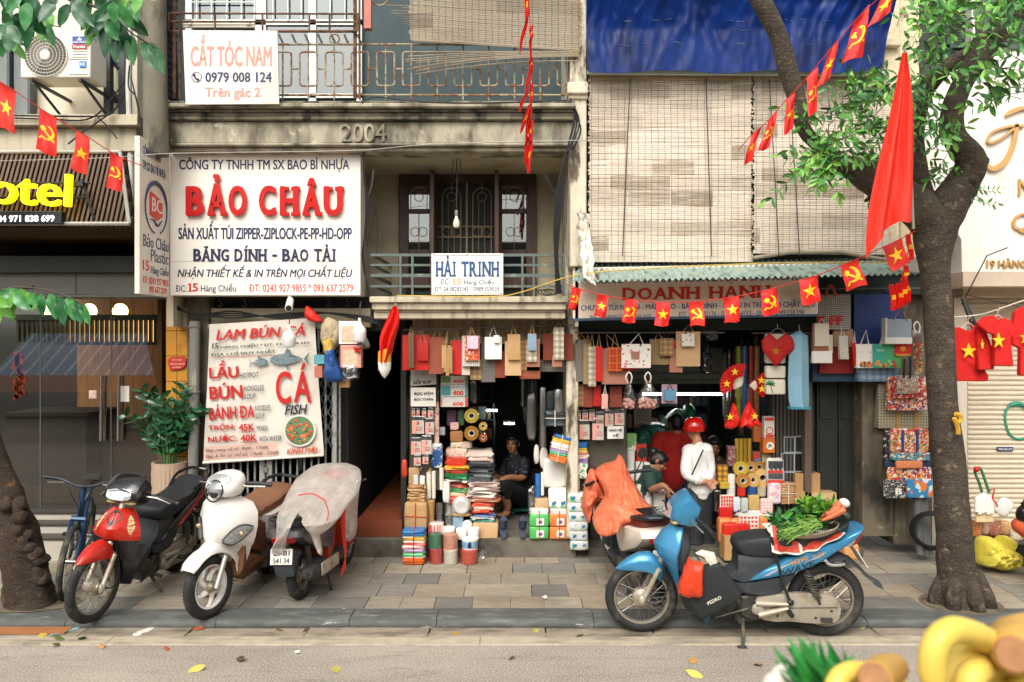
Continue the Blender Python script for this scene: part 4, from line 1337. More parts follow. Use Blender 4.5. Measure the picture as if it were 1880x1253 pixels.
for i in range(6):cab([(1046+i*2,180+i*3),(1058+6*sin(i),230),(1042-i*2,280+i*6),(1024+i*2,340),(1017+i*2,420),(1019+i,480),(1021+2*i,540)],7.86,.007)
cab([(1000,320),(1012,345),(1020,358)],8.0,.016);cab([(1052,205),(1066,235),(1058,262),(1040,280)],7.84,.009)
for i in range(3):b.torus(P(1000+i*6,538-i,8.0),(.2,.3,1),.07,.005,18,5)
b.out('cable_bundle',cable_m,t=('black cables tangled on the pier beside the balcony','cable'))
b=B()
for i in range(4):cab([(318,560+i*2),(360,578),(430,572+i*4),(520,586-i*3),(600,575),(700,585+4*i)],8.3,.009)
for x in(330,372,402,447,515,602,636):b.tube(bez([P(x,545,8.2),P(x+1,553,8.2),P(x+5,560,8.2),P(x+1,564,8.2),P(x-3,560,8.2)],4),.004,4)
b.out('cable_bundle',cable_m,t=('black cables and wire hooks in the gap above the banner','cable'))
b=B();b.tube(bez([P(-10,296,7.3),P(200,290,7.35),P(320,282,7.4),P(640,277,7.5),P(800,265,7.6),P(1060,258,7.6),P(1090,262,7.7)],6),.0035,4)
b.out('wire',mat('wire_pale','b9b6ac',.5),t=('thin pale wire strung across the facade above the packaging sign','wire'))
b=B();b.tube(bez([P(728,543,7.85),P(900,545,7.85),P(960,536,7.7),P(1060,505,7.4),P(1200,493,7.3),P(1400,484,7.3),P(1560,482,7.3),P(1640,482,7.3)],6),.006,5)
b.out('yellow_cord',mat('cord_yellow','c9a648',.6),t=('yellow cord running from the balcony along the corrugated awning','cord'))
# ---------------------------------------------------------------- red flags
flag_m=mat('flag_red','d81a0c',.6,var=.06,vs=5)
flag_ms=[flag_m,mat('flag_red_faded','d42a18',.65,var=.1,vs=4),mat('flag_red_deep','c9160c',.6,var=.08,vs=4)]
star_m=mat('flag_yellow','f2c21c',.6,var=.04)
STAR=[(cos(pi/2+i*pi/5)*(1 if i%2==0 else.385),sin(pi/2+i*pi/5)*(1 if i%2==0 else.385))for i in range(10)]
def sickle():
 o_=[(.95*cos(radians(a))-.05,.95*sin(radians(a))+.05)for a in range(75,-130,-15)]
 i_=[(.72*cos(radians(a))-.22,.78*sin(radians(a))+.1)for a in range(-120,76,15)]
 hd_=[(-.62,-.62),(-.95,-.98),(-.78,-1.1),(-.45,-.72)]
 hm=[(-.95,.35),(-.62,.72),(-.32,.62),(-.12,.42),(-.28,.26),(.95,-.78),(.78,-.95),(-.46,.08),(-.62,-.02)]
 return[o_+i_,hd_,hm]
SICK=sickle()
def flag(quad,Y,kind,parent,fold=.02,size=.42):
 """a cloth flag whose corners (TL, TR, BR, BL) are given as picture points at depth Y; the emblem is sewn on its face"""
 tl,tr,br,bl=[P(x,y,Y)for x,y in quad]
 ph=R.uniform(0,9)
 def s_(u,v):
  p=tl.lerp(tr,u).lerp(bl.lerp(br,u),v)
  p.y+=fold*v*sin(5*u+2*v+ph)+fold*1.5*nz(u*2+ph,v*2)
  p.x+=.012*v*sin(3*v+ph);p.z+=.006*sin(6*u+ph)*v
  return p
 b=B();b.grid(s_,8,10,.0015)
 f=b.out('flag',R.choice(flag_ms),parent)
 asp=(tr-tl).length/max((bl-tl).length,.01)
 b=B()
 for pts in([STAR]if kind=='s' else SICK):
  q=[s_(.5+x*size,.5-y*size*asp)-V((0,.004,0))for x,y in pts]
  b.prism(q,[z+V((0,.003,0))for z in q])
 b.out('emblem',star_m,f,smooth=False)
 return f
def bunting(label,pts,flags,depths):
 t=thing('flag_bunting',label,'bunting',P(*pts[0],depths[0]))
 b=B();b.tube(bez([P(x,y,depths[0]+(depths[1]-depths[0])*i/(len(pts)-1))for i,(x,y)in enumerate(pts)],4),.004,4)
 b.out('string',mat('string_red','b8281c',.7),t)
 for i,(q,kd)in enumerate(flags):
  c_=(q[0][0]+q[1][0])/2
  f_=(c_-pts[0][0])/(pts[-1][0]-pts[0][0])
  flag(q,depths[0]+(depths[1]-depths[0])*f_,kd,t)
 return t
bunting('string of four small red flags crossing before the hotel',[(-30,132),(28,168),(73,199),(103,217),(140,240),(165,254),(201,278),(228,292),(262,305)],
[([(-6,146),(28,168.5),(25.5,245),(-6,232)],'s'),([(73.5,199),(103.5,217),(103.4,288.5),(67.7,274.5)],'h'),([(140,240),(165,254),(162,323),(134.5,311)],'s'),([(201.5,278.5),(226,291),(222,352),(194,345)],'h')],(6.4,6.9))
bunting('string of red flags climbing steeply past the bamboo blinds into the tree',[(1356,276),(1381,247),(1411,221),(1443,184),(1481,143),(1521,95),(1570,38),(1619,-8),(1660,-40)],
[([(1381,247.6),(1398.7,233.6),(1379.5,297.4),(1364.7,303.3)],'s'),([(1411.5,221),(1426.8,204),(1416.6,272),(1392,279.5)],'h'),([(1443.4,184),(1460,170),(1458.7,236),(1440,251.5)],'s'),([(1481,143),(1500.8,124),(1503.4,204),(1484.7,217.5)],'h'),
([(1521,95.7),(1540.4,72.8),(1527.6,143),(1500.8,163.4)],'s'),([(1570.5,38),(1596.6,7.7),(1582.5,103.4),(1544,116)],'h'),([(1619,-8),(1646,-30),(1638,23),(1596,52)],'s')],(6.4,5.7))
bunting('long sagging string of ten red flags before the bag shop sign',[(1040,522),(1067,532),(1117,544),(1170,552),(1229,555.5),(1291,553),(1356,544),(1426,528),(1500,506),(1576,475),(1655,438),(1680,425)],
[([(1049.8,527.6),(1067.6,532),(1056,570.5),(1043.4,566)],'h'),([(1097,541),(1117.4,544),(1109.8,584.3),(1088.8,581)],'s'),([(1148,550.6),(1170.5,552.4),(1168.5,594.5),(1143.5,592)],'h'),([(1204,555.7),(1229,555.7),(1229.8,599),(1203.5,599)],'s'),
([(1265.5,554),(1291.5,553),(1291.5,598.4),(1265,598.4)],'h'),([(1328.8,548),(1356,544),(1358.7,590),(1331,594)],'s'),([(1396.5,535),(1426.3,528.4),(1434,575),(1401.6,581.8)],'h'),([(1466.9,515),(1500,506),(1509,554.4),(1474,562)],'s'),
([(1542,488),(1576,474.8),(1589,522.5),(1553.7,534.5)],'h'),([(1620,453.6),(1655,437.8),(1673,484),(1637,500)],'s')],(7.2,6.55))
def tangle(label,Y,strips,string):
 t=thing('tangled_bunting',label,'bunting',P(*string[-1],Y))
 b=B();b.tube([P(x,y,Y)for x,y in string],.004,4)
 b.out('string',MATS['string_red'],t)
 for x0,y0,x1,y1,wd in strips:
  b=B()
  def s_(u,v,x0=x0,y0=y0,x1=x1,y1=y1,wd=wd):
   w_=wd*(.35+.65*sin(pi*min(1,.15+v*.8)))
   p=P(x0+(x1-x0)*v+(u-.5)*w_+1.2*sin(7*v+x0),y0+(y1-y0)*v,Y)
   p.y+=.03*sin(u*7)-.02*v
   return p
  b.grid(s_,6,12,.0015,mfn=lambda i,j:1 if(i in(2,3)and j in(5,6)and wd>6)else 0)
  b.out('folded_flag',[flag_m,star_m],t)
tangle('vertical tangle of folded red flags hanging before the cornice',6.9,
[(970,-20,966,40,9),(968,30,954,98,6),(977,48,974,76,7),(976,60,973,115,5),(976,107,975,132,8),(974,120,966,175,6),(968,165,953,207,6),(977,153,974,195,7),(973,192,957,245,7),(975,200,964,265,5),(976,222,973,262,9),(974,252,970,319,10),(970,250,962,300,5)],
[(969,-40),(974,60),(977,150),(975,240),(972,300)])
tangle('tangled bunch of narrow red flags under the corrugated awning by the tree',6.75,
[(1668,430,1672,478,8),(1664,488,1660,520,9),(1658,512,1662,560,9),(1650,520,1654,565,8),(1643,525,1646,568,6),(1638,522,1639,571,7),(1662,505,1667,555,8)],
[(1672,420),(1666,470),(1655,515)])
# big drooping flag
bf=thing('large_flag','large plain red flag drooping in front of the tree fork','flag',P(1650,470,6.2))
def bsf(u,v):
 xl_=[(0,1657),(.15,1646),(.35,1630),(.55,1612),(.75,1598),(.92,1590),(1,1589)]
 xr_=[(0,1664),(.15,1670),(.35,1676),(.6,1681),(.8,1684),(1,1685)]
 def ip(t_,v_):
  for(a,p),(b_,q)in zip(t_,t_[1:]):
   if v_<=b_:return p+(q-p)*(v_-a)/(b_-a)
  return t_[-1][1]
 yb=478-74*min(1,u*1.5)**.62+(6*sin((u-.6)*9)if u>.6 else 0)
 x=ip(xl_,v)*(1-u)+ip(xr_,v)*u
 y=97+(yb-97)*v
 p=P(x,y,6.2)
 am=.015+.07*v
 p.y+=am*sin(u*11+v*2.5)*.7+.05*v*nz(u*4,v*2)+.10*v*(u-.5)
 return p
b=B();b.grid(bsf,44,44,.002)
b.out('cloth',mat('flag_cloth','d8280f',.7,var=.08,vs=3,bump=.4,bs=5,bst=(3,3,.6),bd=.05),bf)
b=B();b.tube([P(1661,88,6.26),P(1672,300,6.55),P(1677,420,6.7)],.011,6)
b.out('staff',mat('staff_pale','a8a294',.5),bf)
sf=thing('folded_flag','smaller red flag furled by the dark passage','flag',P(708,660,7.7))
def ssf(u,v):
 p=P(725-22*v+(u-.5)*(5+30*sin(pi*min(1,v*.9))**.8*(1-.35*v))+2*sin(8*v),562+104*v,7.7)
 p.y+=.05*sin(u*12+v*3)*(.3+v)
 return p
b=B();b.grid(ssf,26,26,.002);b.out('cloth',flag_m,sf)
b=B();b.tube([P(727,558,7.74),P(716,610,7.8),P(705,668,7.86)],.01,6);b.out('staff',MATS['staff_pale'],sf)
t=thing('string_spool','white and yellow wrapped spool hanging under the furled flag','spool',P(706,692,7.75))
b=B();b.lathe([(.0,0),(.03,.03),(.062,.09),(.065,.16)],P(706,695,7.75),(0,0,1),16);b.out('wrapper',white_p,t)
b=B();b.lathe([(.065,.16),(.066,.19),(.062,.26),(.03,.29)],P(706,695,7.75),(0,0,1),16);b.out('twine',mat('twine_yellow','d69a28',.7),t)
# shirts on a line at the right
def shirt(label,pts,Y,star=None,turn=0):
 t=thing('t_shirt',label,'shirt',P(pts[0][0],max(q[1]for q in pts),Y),'red star shirts on the clothes line')
 b=B()
 xs=[q[0]for q in pts];x0,x1=min(xs),max(xs)
 a=[P(x,y,Y)+V((0,.03*sin((x-x0)/(x1-x0)*9+y/30),0))for x,y in pts]
 b.prism(a,[q+V((0,.05,0))for q in a])
 o=b.out('cloth',mat('shirt_red','c8140f',.8,var=.08,vs=6,bump=.4,bs=8,bd=.03),t,bevel=.012)
 if star:
  b=B()
  q=[P(star[0]+x*star[2]*star[3],star[1]-y*star[2],Y-.035)for x,y in STAR]
  b.prism(q,[z+V((0,.012,0))for z in q]);b.out('star',star_m,o)
 return t
hang=mat('hanger_pink','d9a9a2',.5)
s1=shirt('sleeveless red shirt with a yellow star nearest the tree trunk',[(1752,604),(1763,600),(1770,606),(1784,608),(1790,599),(1799,598),(1803,620),(1806,680),(1818,690),(1817,701),(1754,700),(1753,650)],7.3,(1779,645,15,1))
s2=shirt('red shirt turned sideways between the two star shirts',[(1797,600),(1806,590),(1812,596),(1814,612),(1822,640),(1827,679),(1796,680),(1797,640)],7.22,(1804,633,10,.35))
s3=shirt('small red shirt with short sleeves and a yellow star',[(1797,594),(1812,582),(1824,579),(1830,588),(1840,588),(1845,583),(1858,588),(1866,604),(1861,624),(1856,620),(1859,673),(1828,672),(1826,640),(1822,615),(1813,612)],7.14,(1834,626,15,.82))
s4=shirt('red shirt cut off at the right edge of the clothes line',[(1868,572),(1876,565),(1900,560),(1905,692),(1872,690),(1870,640),(1862,633),(1864,600)],7.1,(1884,620,13,.9))
for t,x,y,Y in((s1,1778,600,7.33),(s3,1832,586,7.17)):
 b=B();b.tube(bez([P(x-13,y+4,Y),P(x,y-7,Y),P(x+13,y+4,Y)],4),.006,5);b.tube(bez([P(x,y-7,Y),P(x,y-15,Y),P(x+3,y-18,Y),P(x+2,y-22,Y)],4),.004,5)
 b.out('hanger',hang,t)
b=B();b.tube(bez([P(1746,583,7.35),P(1800,578,7.25),P(1850,562,7.15),P(1900,545,7.1)],5),.006,5)
b.out('clothes_line',mat('line_white','cfc9ba',.6),t=('white cord tied to the trunk carrying red shirts','cord'))
b=B();b.tube([P(1745,535,7.9),P(1900,570,7.6)],.004,4);b.tube([P(1768,548,7.8),P(1785,590,7.7),P(1800,640,7.8)],[.02,.03,.012],6);b.tube([P(1850,455,7.6),P(1812,470,7.7),P(1765,560,8)],.006,4)
b.out('wire',cable_m,t=('black wires sagging before the roller shutter','wire'))
# ---------------------------------------------------------------- motorbikes
def RX(a):return Matrix.Rotation(a,4,'X')
def RZ(a):return Matrix.Rotation(a,4,'Z')
def TR(x,y,z):return Matrix.Translation((x,y,z))
rim_m=mat('rim_dusty','a8a295',.4,.7,var=.15,dirt='7a6f5d',ds=8,dt=(.5,.7))
spoke_m=mat('spoke_steel','8b8880',.35,.8,var=.1)
alloy=mat('alloy_dusty','b5ab9a',.45,.5,var=.12,vs=9,dirt='857861',ds=7,dt=(.5,.7))
engine_m=mat('engine_dark','45443f',.55,.4,var=.2,vs=12,dirt='6e6554',ds=9,dt=(.5,.7))
seat_m=mat('seat_black','26282b',.55,var=.1,vs=9,bump=.15,bs=120,bd=.003)
pl_grey=mat('plastic_grey','33373b',.6,var=.12,vs=8,dirt='5b584f',ds=6,dt=(.55,.75))
plate_m=mat('plate_white','dcdad2',.45,var=.04,dirt='a59d8c',ds=6,dt=(.55,.75))
lens_m=mat('lamp_lens','d8dadb',.08,.55,var=.2,vs=40)
lens_d=mat('lamp_lens_dim','a2a5a5',.12,.5,var=.35,vs=30)
lens_y=mat('lamp_amber','c2ad7c',.15,.2,var=.15,vs=30)
lens_r=mat('lamp_red','9c1712',.15,var=.15,vs=20,coat=.5)
def paint(name,c,met=.35,r=.3):return mat(name,c,r,met,var=.06,vs=3,coat=.35,dirt='8c8577',ds=5,dt=(.66,.85),da=.35)
def wheel(parent,cx,cz,R_,tw,style,M=None,rimw=.045,rm=None):
 b=B()
 prof=[]
 for i in range(13):
  a=pi*i/12
  prof.append((R_-tw*.85+tw*.85*sin(a)**.8,-tw/2*cos(a)*(1 if sin(a)>.15 else.8)))
 prof=[(R_-tw*.95,-tw*.3)]+prof+[(R_-tw*.95,tw*.3)]
 c=V((cx,0,cz))
 b.lathe(prof,c,(0,1,0),44)
 for i in range(56):
  a=2*pi*i/56
  for sg in(-1,1):
   d=V((cos(a),0,sin(a)))
   b.tube([c+d*(R_-.002)+V((0,sg*tw*.06,0)),c+V((cos(a+.05),0,sin(a+.05)))*(R_-tw*.22)+V((0,sg*tw*.42,0))],.004,3)
 w_=b.out('wheel',rubber,parent,local=True,xf=M)
 rr=R_-tw*.9
 b=B()
 b.lathe([(rr+.006,-rimw/2),(rr-.016,-rimw/2+.004),(rr-.022,-rimw*.2),(rr-.022,rimw*.2),(rr-.016,rimw/2-.004),(rr+.006,rimw/2)],c,(0,1,0),44)
 if style=='cast':
  for i in range(5):
   a0=2*pi*i/5+.3
   pts=[c+V((cos(a0+t*.75)*q,0,sin(a0+t*.75)*q))for t,q in((0,.045),(.35,.04+.4*(rr-.05)),(.7,.04+.75*(rr-.05)),(1,rr-.015))]
   b.tube(bez(pts,4),[.024]*4+[.018]*4+[.014]*5,6)
 b.out('rim',rm or rim_m,w_,local=True,xf=M)
 b=B()
 b.lathe([(0,-.06),(.03,-.06),(.035,-.045),(.07 if style!='cast' else.05,-.03),(.072 if style!='cast' else.05,.03),(.035,.045),(.03,.06),(0,.06)],c,(0,1,0),22)
 b.out('hub',alloy,w_,local=True,xf=M)
 if style=='spoke':
  b=B()
  for i in range(36):
   a=2*pi*i/36
   s_=1 if i%2 else-1
   a2=a+(.55 if(i//2)%2 else-.55)
   b.tube([c+V((cos(a2)*.06,s_*.03,sin(a2)*.06)),c+V((cos(a)*(rr-.018),0,sin(a)*(rr-.018)))],.0022,4)
  b.out('spokes',spoke_m,w_,local=True,xf=M)
 return w_
def cowl(b,slices,mi=0,th=.03,n=11):
 """a leg-shield like shell: every slice (z, front x, rear x, half width) is a crescent"""
 rings=[]
 for z,xf,xb,w_ in slices:
  o_,i_=[],[]
  for k_ in range(n):
   t=-1+2*k_/(n-1)
   x=xb+(xf-xb)*(1-abs(t)**1.7)
   o_.append(V((x,w_*t,z)))
   i_.append(V((x-th*(1.2-.7*abs(t)),w_*t*.96,z)))
  rings.append(o_+i_[::-1])
 b.loft(rings,mi)
 return b
def L(cx,cy):return(-(cx-940)/786.7,(1110+(cx-365)*.0349-cy)/786.7)
def LP(pts):return[L(*q)for q in pts]
def tilt(ax_x,ax_z,rake,ang): # steering turn about a raked axis through (ax_x, ax_z)
 ax=V((-sin(rake),0,cos(rake)))
 return TR(ax_x,0,ax_z)@Matrix.Rotation(ang,4,ax)@TR(-ax_x,0,-ax_z)
def underbone(root,body,fender,shield,seat_c,side,steer=0.,stickers=None,plate=None):
 ROT.add(root)
 o=lambda b,n_,m,p=root,**kw:b.out(n_,m,p,local=True,**kw)
 St=tilt(*L(560,420),radians(26),steer)
 # wheels
 fx,fz=L(352,886)
 rx,rz=L(1500,900)
 fz,rz=.293,.302
 wheel(root,fx,fz,.293,.075,'spoke',St)
 wheel(root,rx,rz,.302,.088,'spoke')
 # fork
 b=B()
 for sg in(-1,1):
  b.tube([V((fx,sg*.075,fz-.02)),V((*L(452,690)[:1],sg*.075,L(452,690)[1]))],[.022,.02],10)
  b.ball((fx,sg*.075,fz-.01),(.028,.02,.045),n=10,k=6)
 b.tube([V((L(452,690)[0],-.075,L(452,690)[1])),V((L(452,690)[0],.075,L(452,690)[1]))],.02,8)
 b.tube([V((L(456,690)[0],0,L(456,690)[1])),V((L(590,330)[0],0,L(590,330)[1]))],.025,8)
 o(b,'fork',alloy,xf=St)
 b=B();b.tube(bez([V((fx,.085,fz)),V((fx-.12,.09,fz-.02)),V((fx-.2,.07,fz+.1)),V((fx-.17,.05,fz+.3))],5),.006,5)
 o(b,'brake_cable',cable_m,xf=St)
 # front fender
 b=B()
 arc=[(188,692,.02),(215,660,.05),(265,622,.07),(330,590,.078),(400,585,.082),(450,620,.085),(492,690,.07),(480,760,.05)]
 inn=[(200,697,.015),(235,692,.045),(285,690,.066),(340,690,.074),(395,700,.078),(430,722,.08),(452,745,.065),(466,768,.045)]
 rings=[]
 for(ox,oy,w1),(ix,iy,w2)in zip(arc,inn):
  a,c_=V((L(ox,oy)[0],0,L(ox,oy)[1])),V((L(ix,iy)[0],0,L(ix,iy)[1]))
  r_=[]
  for k_ in range(9):
   t=-1+k_/4
   r_.append(V((0,w2*sin(t*pi/2),0))+c_.lerp(a,cos(t*pi/2)**.7 if abs(t)<1 else 0))
  r2=[q+V((0,-.006*(q.y/max(w2,.01)),-.008))for q in r_]
  rings.append(r_+r2[::-1])
 b.loft(rings)
 o(b,'front_fender',fender,xf=St)
 # leg shield / front body
 b=B()
 sl_=[(395,520,592,.085),(440,470,578,.14),(510,424,560,.19),(560,438,545,.21),(588,455,547,.207),(592,458,547,.206),(640,490,550,.20),(745,545,565,.17)]
 cowl(b,[(L(0,y)[1]+.0*y,L(xf,y)[0],L(xb,y)[0],w_)for y,xf,xb,w_ in sl_])
 sh=o(b,'leg_shield',body)
 if stickers:
  sh.data.materials.append(shield)
  for f_ in sh.data.polygons:
   if f_.center.z<L(0,590)[1]:f_.material_index=1
 b=B()
 cowl(b,[(L(0,y)[1],L(xf,y)[0],L(xb,y)[0],w_)for y,xf,xb,w_ in[(640,560,640,.205),(745,570,622,.19),(840,590,640,.16),(930,625,655,.12)]],th=.02)
 o(b,'lower_shield',shield)
 b=B();puff(b,LP([(585,420),(655,520),(640,600),(610,720),(560,700),(548,560)]),-.15,.15)
 o(b,'inner_panel',pl_grey)
 if stickers:
  for y0,y1,xa,m_,w0 in stickers:
   b=B()
   n_=6
   top,bot=[],[]
   for sg in(-1,1):
    r1,r2=[],[]
    for i in range(n_+1):
     t=i/n_
     y=y0+(y1-y0)*t
     k_=max(j for j in range(len(sl_)-1)if sl_[j][0]<=y)
     f=(y-sl_[k_][0])/(sl_[k_+1][0]-sl_[k_][0])
     g_=[sl_[k_][j]+(sl_[k_+1][j]-sl_[k_][j])*f for j in range(4)]
     for u,r_ in((xa-.1*sin(pi*t),r1),(xa+w0*sin(pi*min(1,t+.1)),r2)):
      x=L(g_[2],y)[0]+(L(g_[1],y)[0]-L(g_[2],y)[0])*(1-abs(u)**1.7)
      r_.append(V((x+.004,sg*g_[3]*u*1.01,L(0,y)[1])))
    b.loft([r1,r2],closed=False)
   o(b,'sticker',m_,sh)
   # handlebar cowl with lamp
 b=B();puff(b,LP([(505,345),(520,288),(560,238),(612,205),(645,205),(700,265),(715,295),(700,345),(688,398),(655,412),(600,408),(530,372)]),-.17,.17,n=9,p=2.8,mn=.42)
 hc=o(b,'handlebar_cowl',body,xf=St)
 b=B();puff(b,LP([(499,352),(516,292),(548,262),(585,262),(600,300),(560,330),(530,365)]),-.13,.13,n=9,p=2.6,mn=.3)
 o(b,'headlight',lens_m,hc,xf=St)
 b=B();b.tube([V((L(505,300)[0]+.012,y_,L(505,268+20*abs(y_)/.12)[1]))for y_ in(-.13,-.06,0,.06,.13)],.008,5);o(b,'lamp_visor',black_p,hc,xf=St)
 for sg in(-1,1):
  b=B();puff(b,LP([(522,378),(560,360),(605,358),(580,385),(555,392)]),sg*.03,sg*.135,n=7)
  o(b,'turn_signal',lens_y,hc,xf=St)
 b=B();puff(b,LP([(640,200),(662,196),(722,268),(728,296),(712,345),(700,300),(672,255)]),-.12,.12,n=7)
 o(b,'instrument_panel',black_p,hc,xf=St)
 for sg in(-1,1):
  b=B();g0,g1=L(668,350),L(748,412)
  b.tube([V((g0[0],sg*.12,g0[1])),V((g0[0]-.02,sg*.19,g0[1]+.0)),V(((g0[0]+g1[0])/2,sg*.27,(g0[1]+g1[1])/2+.02)),V((g1[0],sg*.36,g1[1]+.02))],[.014,.02,.021,.021],10)
  b.tube([V((g1[0],sg*.358,g1[1]+.02)),V((g1[0]-.005,sg*.375,g1[1]+.02))],.024,10)
  o(b,'grip',black_p,xf=St)
  b=B();b.tube([V((g0[0]+.05,sg*.15,g0[1]+.01)),V((g0[0]+.04,sg*.26,g0[1]+.005)),V((g1[0]+.075,sg*.35,g1[1]+.03))],.007,6)
  o(b,'brake_lever',alu,xf=St)
  # seat, side covers, tail
 b=B();puff(b,LP([(910,540),(925,502),(990,486),(1100,476),(1200,485),(1330,480),(1480,452),(1600,412),(1625,415),(1600,455),(1500,520),(1350,575),(1170,606),(1000,602),(930,580)]),-.135,.135,n=9,p=3,mn=.7,c=L(1200,545))
 o(b,'seat',seat_c)
 b=B();puff(b,LP([(940,590),(1170,600),(1190,660),(1150,720),(980,765),(880,730),(840,820),(760,880),(700,900),(690,870),(800,770),(930,690)]),-.12,.12,p=4,mn=.8,dense=2)
 o(b,'center_cover',pl_grey)
 b=B();puff(b,LP([(975,764),(1050,705),(1170,642),(1300,585),(1450,535),(1600,470),(1694,436),(1702,448),(1650,505),(1560,562),(1440,640),(1290,706),(1150,738)]),-.15,.15,n=9,p=3,mn=.72,dense=2)
 sc_=o(b,'side_cover',side)
 b=B();puff(b,LP([(900,760),(1000,765),(1200,728),(1300,705),(1245,790),(1200,840),(1090,862),(940,830)]),-.125,.125,p=4,mn=.8,dense=2)
 o(b,'lower_cover',pl_grey)
 b=B();puff(b,LP([(1545,562),(1572,520),(1640,480),(1702,446),(1704,462),(1668,540),(1612,562)]),-.11,.11,n=7,mn=.5,dense=2)
 tl_=o(b,'tail_light',lens_r)
 for sg in(-1,1):
  b=B();puff(b,LP([(1580,552),(1600,520),(1650,492),(1640,525),(1610,553)]),sg*.09,sg*.116,n=5,dense=2)
  o(b,'turn_signal',lens_m,tl_)
 b=B()
 for sg in(-1,1):b.tube(bez([V((L(1450,600)[0],sg*.1,L(1450,600)[1])),V((L(1480,650)[0],sg*.15,L(1480,650)[1])),V((L(1580,655)[0],sg*.12,L(1580,655)[1])),V((L(1590,640)[0],0,L(1590,640)[1]))],5),.014,7)
 o(b,'grab_rail',chrome)
 b=B()
 rings=[]
 for x,y,w_ in[(1470,610,.09),(1560,600,.09),(1640,640,.085),(1700,700,.08),(1765,765,.07),(1825,800,.05)]:
  a=V((L(x,y)[0],0,L(x,y)[1]))
  r_=[a+V((-.02*abs(t),w_*t,-.05*abs(t)**2))for t in(-1,-.6,0,.6,1)]
  rings.append(r_+[q-V((.004,0,.008))for q in r_[::-1]])
 b.loft(rings)
 o(b,'rear_fender',pl_grey)
 if plate:
  c_=V((L(1688,630)[0],0,L(1688,630)[1]))
  Mp=Matrix.Translation(c_)@Matrix.Rotation(radians(33),4,'Y')
  b=B();b.box(-.004,.002,-.11,.11,-.085,.085)
  pt=o(b,'number_plate',plate_m,xf=Mp)
  Mt=Mp@Matrix(((0,1,0,-.005),(-1,0,0,0),(0,0,1,0),(0,0,0,1)))
  ROT.add(pt)
  TP(plate[0],-.075,.01,.075,.06,Mt,black_p,pt,.02,depth=.001);TP(plate[1],-.075,-.06,.075,-.01,Mt,black_p,pt,.02,depth=.001)
  # engine and running gear
 b=B()
 e0=L(930,905)
 b.tube([V((L(1010,930)[0],0,L(1010,930)[1])),V((L(850,890)[0],0,L(850,890)[1]))],[.085,.075],14)
 for i in range(6):
  q=L(860+i*16,893+i*3)
  b.tube([V((q[0],0,q[1])),V((q[0]-.008,0,q[1]-.001))],.088,14)
 b.lathe([(0,.11),(.062,.108),(.072,.09),(.075,.04)],V((L(880,905)[0],0,L(880,905)[1])),(0,1,0),18)
 puff(b,LP([(960,860),(1040,850),(1130,900),(1140,990),(1060,1015),(960,985)]),-.12,.1,p=5,mn=.85,dense=2)
 b.box(L(1060,0)[0],L(930,0)[0],-.05,.05,L(0,1000)[1],L(0,940)[1])
 o(b,'engine',engine_m)
 b=B();puff(b,LP([(1050,862),(1200,838),(1400,836),(1500,850),(1558,905),(1562,975),(1530,1024),(1400,1028),(1250,1012),(1090,1000)]),.085,.135,p=5,mn=.9,dense=2)
 cc_=o(b,'chain_case',alloy)
 b=B();b.tube([V((L(1130,925)[0],.136,L(1130,925)[1])),V((L(1540,925)[0],.136,L(1540,925)[1]))],.005,5)
 for q in((1410,990),(1180,975),(1505,948)):b.ball((L(*q)[0],.136,L(*q)[1]),(.012,.006,.012),n=8,k=4)
 b.box(L(1510,0)[0],L(1440,0)[0],.134,.15,L(0,965)[1],L(0,938)[1])
 o(b,'case_bolt',engine_m,cc_)
 b=B()
 a0,a1,a2,a3=L(1040,885),L(1235,890),L(1235,915),L(1060,960)
 b.tube([V((a0[0],.15,a0[1])),V((a1[0],.17,a1[1]))],[.028,.016],8);b.tube([V((a3[0],.15,a3[1])),V((a2[0],.17,a2[1]))],[.03,.016],8);b.ball((L(1055,925)[0],.15,L(1055,925)[1]),(.05,.02,.05),n=14,k=6)
 o(b,'step_holder',alloy)
 for sg in(-1,1):
  b=B();q=L(1240,935)
  b.tube([V((q[0],sg*.16,q[1])),V((q[0],sg*.25,q[1]))],.02,8)
  o(b,'foot_peg',black_p)
  b=B();q=L(935,970)
  b.tube([V((q[0],sg*.1,q[1])),V((q[0],sg*.22,q[1]-.01))],[.012,.019],8);b.tube([V((L(800,985)[0],sg*.12,L(800,985)[1])),V((L(1000,930)[0],sg*.12,L(1000,930)[1]))],.01,6)
  o(b,'foot_peg',engine_m)
  b=B();t0,t1=L(1350,690),L(1435,905)
  pts=[]
  for i in range(81):
   t=i/80
   a=t*9*2*pi
   pts.append(V((t0[0]+(t1[0]-t0[0])*(.12+.7*t)+.032*cos(a),sg*.13+.032*sin(a),t0[1]+(t1[1]-t0[1])*(.12+.7*t))))
  b.tube(pts,.006,5);b.tube([V((t0[0],sg*.13,t0[1])),V((t1[0],sg*.13,t1[1]))],.014,8)
  o(b,'shock_absorber',engine_m)
 b=B();b.tube([V((L(1000,1000)[0],-.1,L(1000,1000)[1])),V((L(1300,960)[0],-.15,L(1300,960)[1])),V((L(1440,900)[0],-.16,L(1440,900)[1])),V((L(1640,815)[0],-.17,L(1640,815)[1]))],[.018,.022,.048,.045],12)
 o(b,'muffler',mat('muffler_black','2b2b2b',.4,.5,var=.15))
 b=B();q=L(970,1000);gz=.0
 b.tube([V((q[0],.1,q[1])),V((q[0]+.01,.2,q[1]-.1)),V((q[0]+.03,.26,.006))],[.018,.015,.012],8);b.box(q[0]+.0,q[0]+.07,.24,.29,.0,.012)
 o(b,'side_stand',engine_m)
 return sc_
bl_p=paint('paint_blue','3f88b2',.4)
rb=V(((1347-940)*6.40/1450,6.385,ZR+.012))
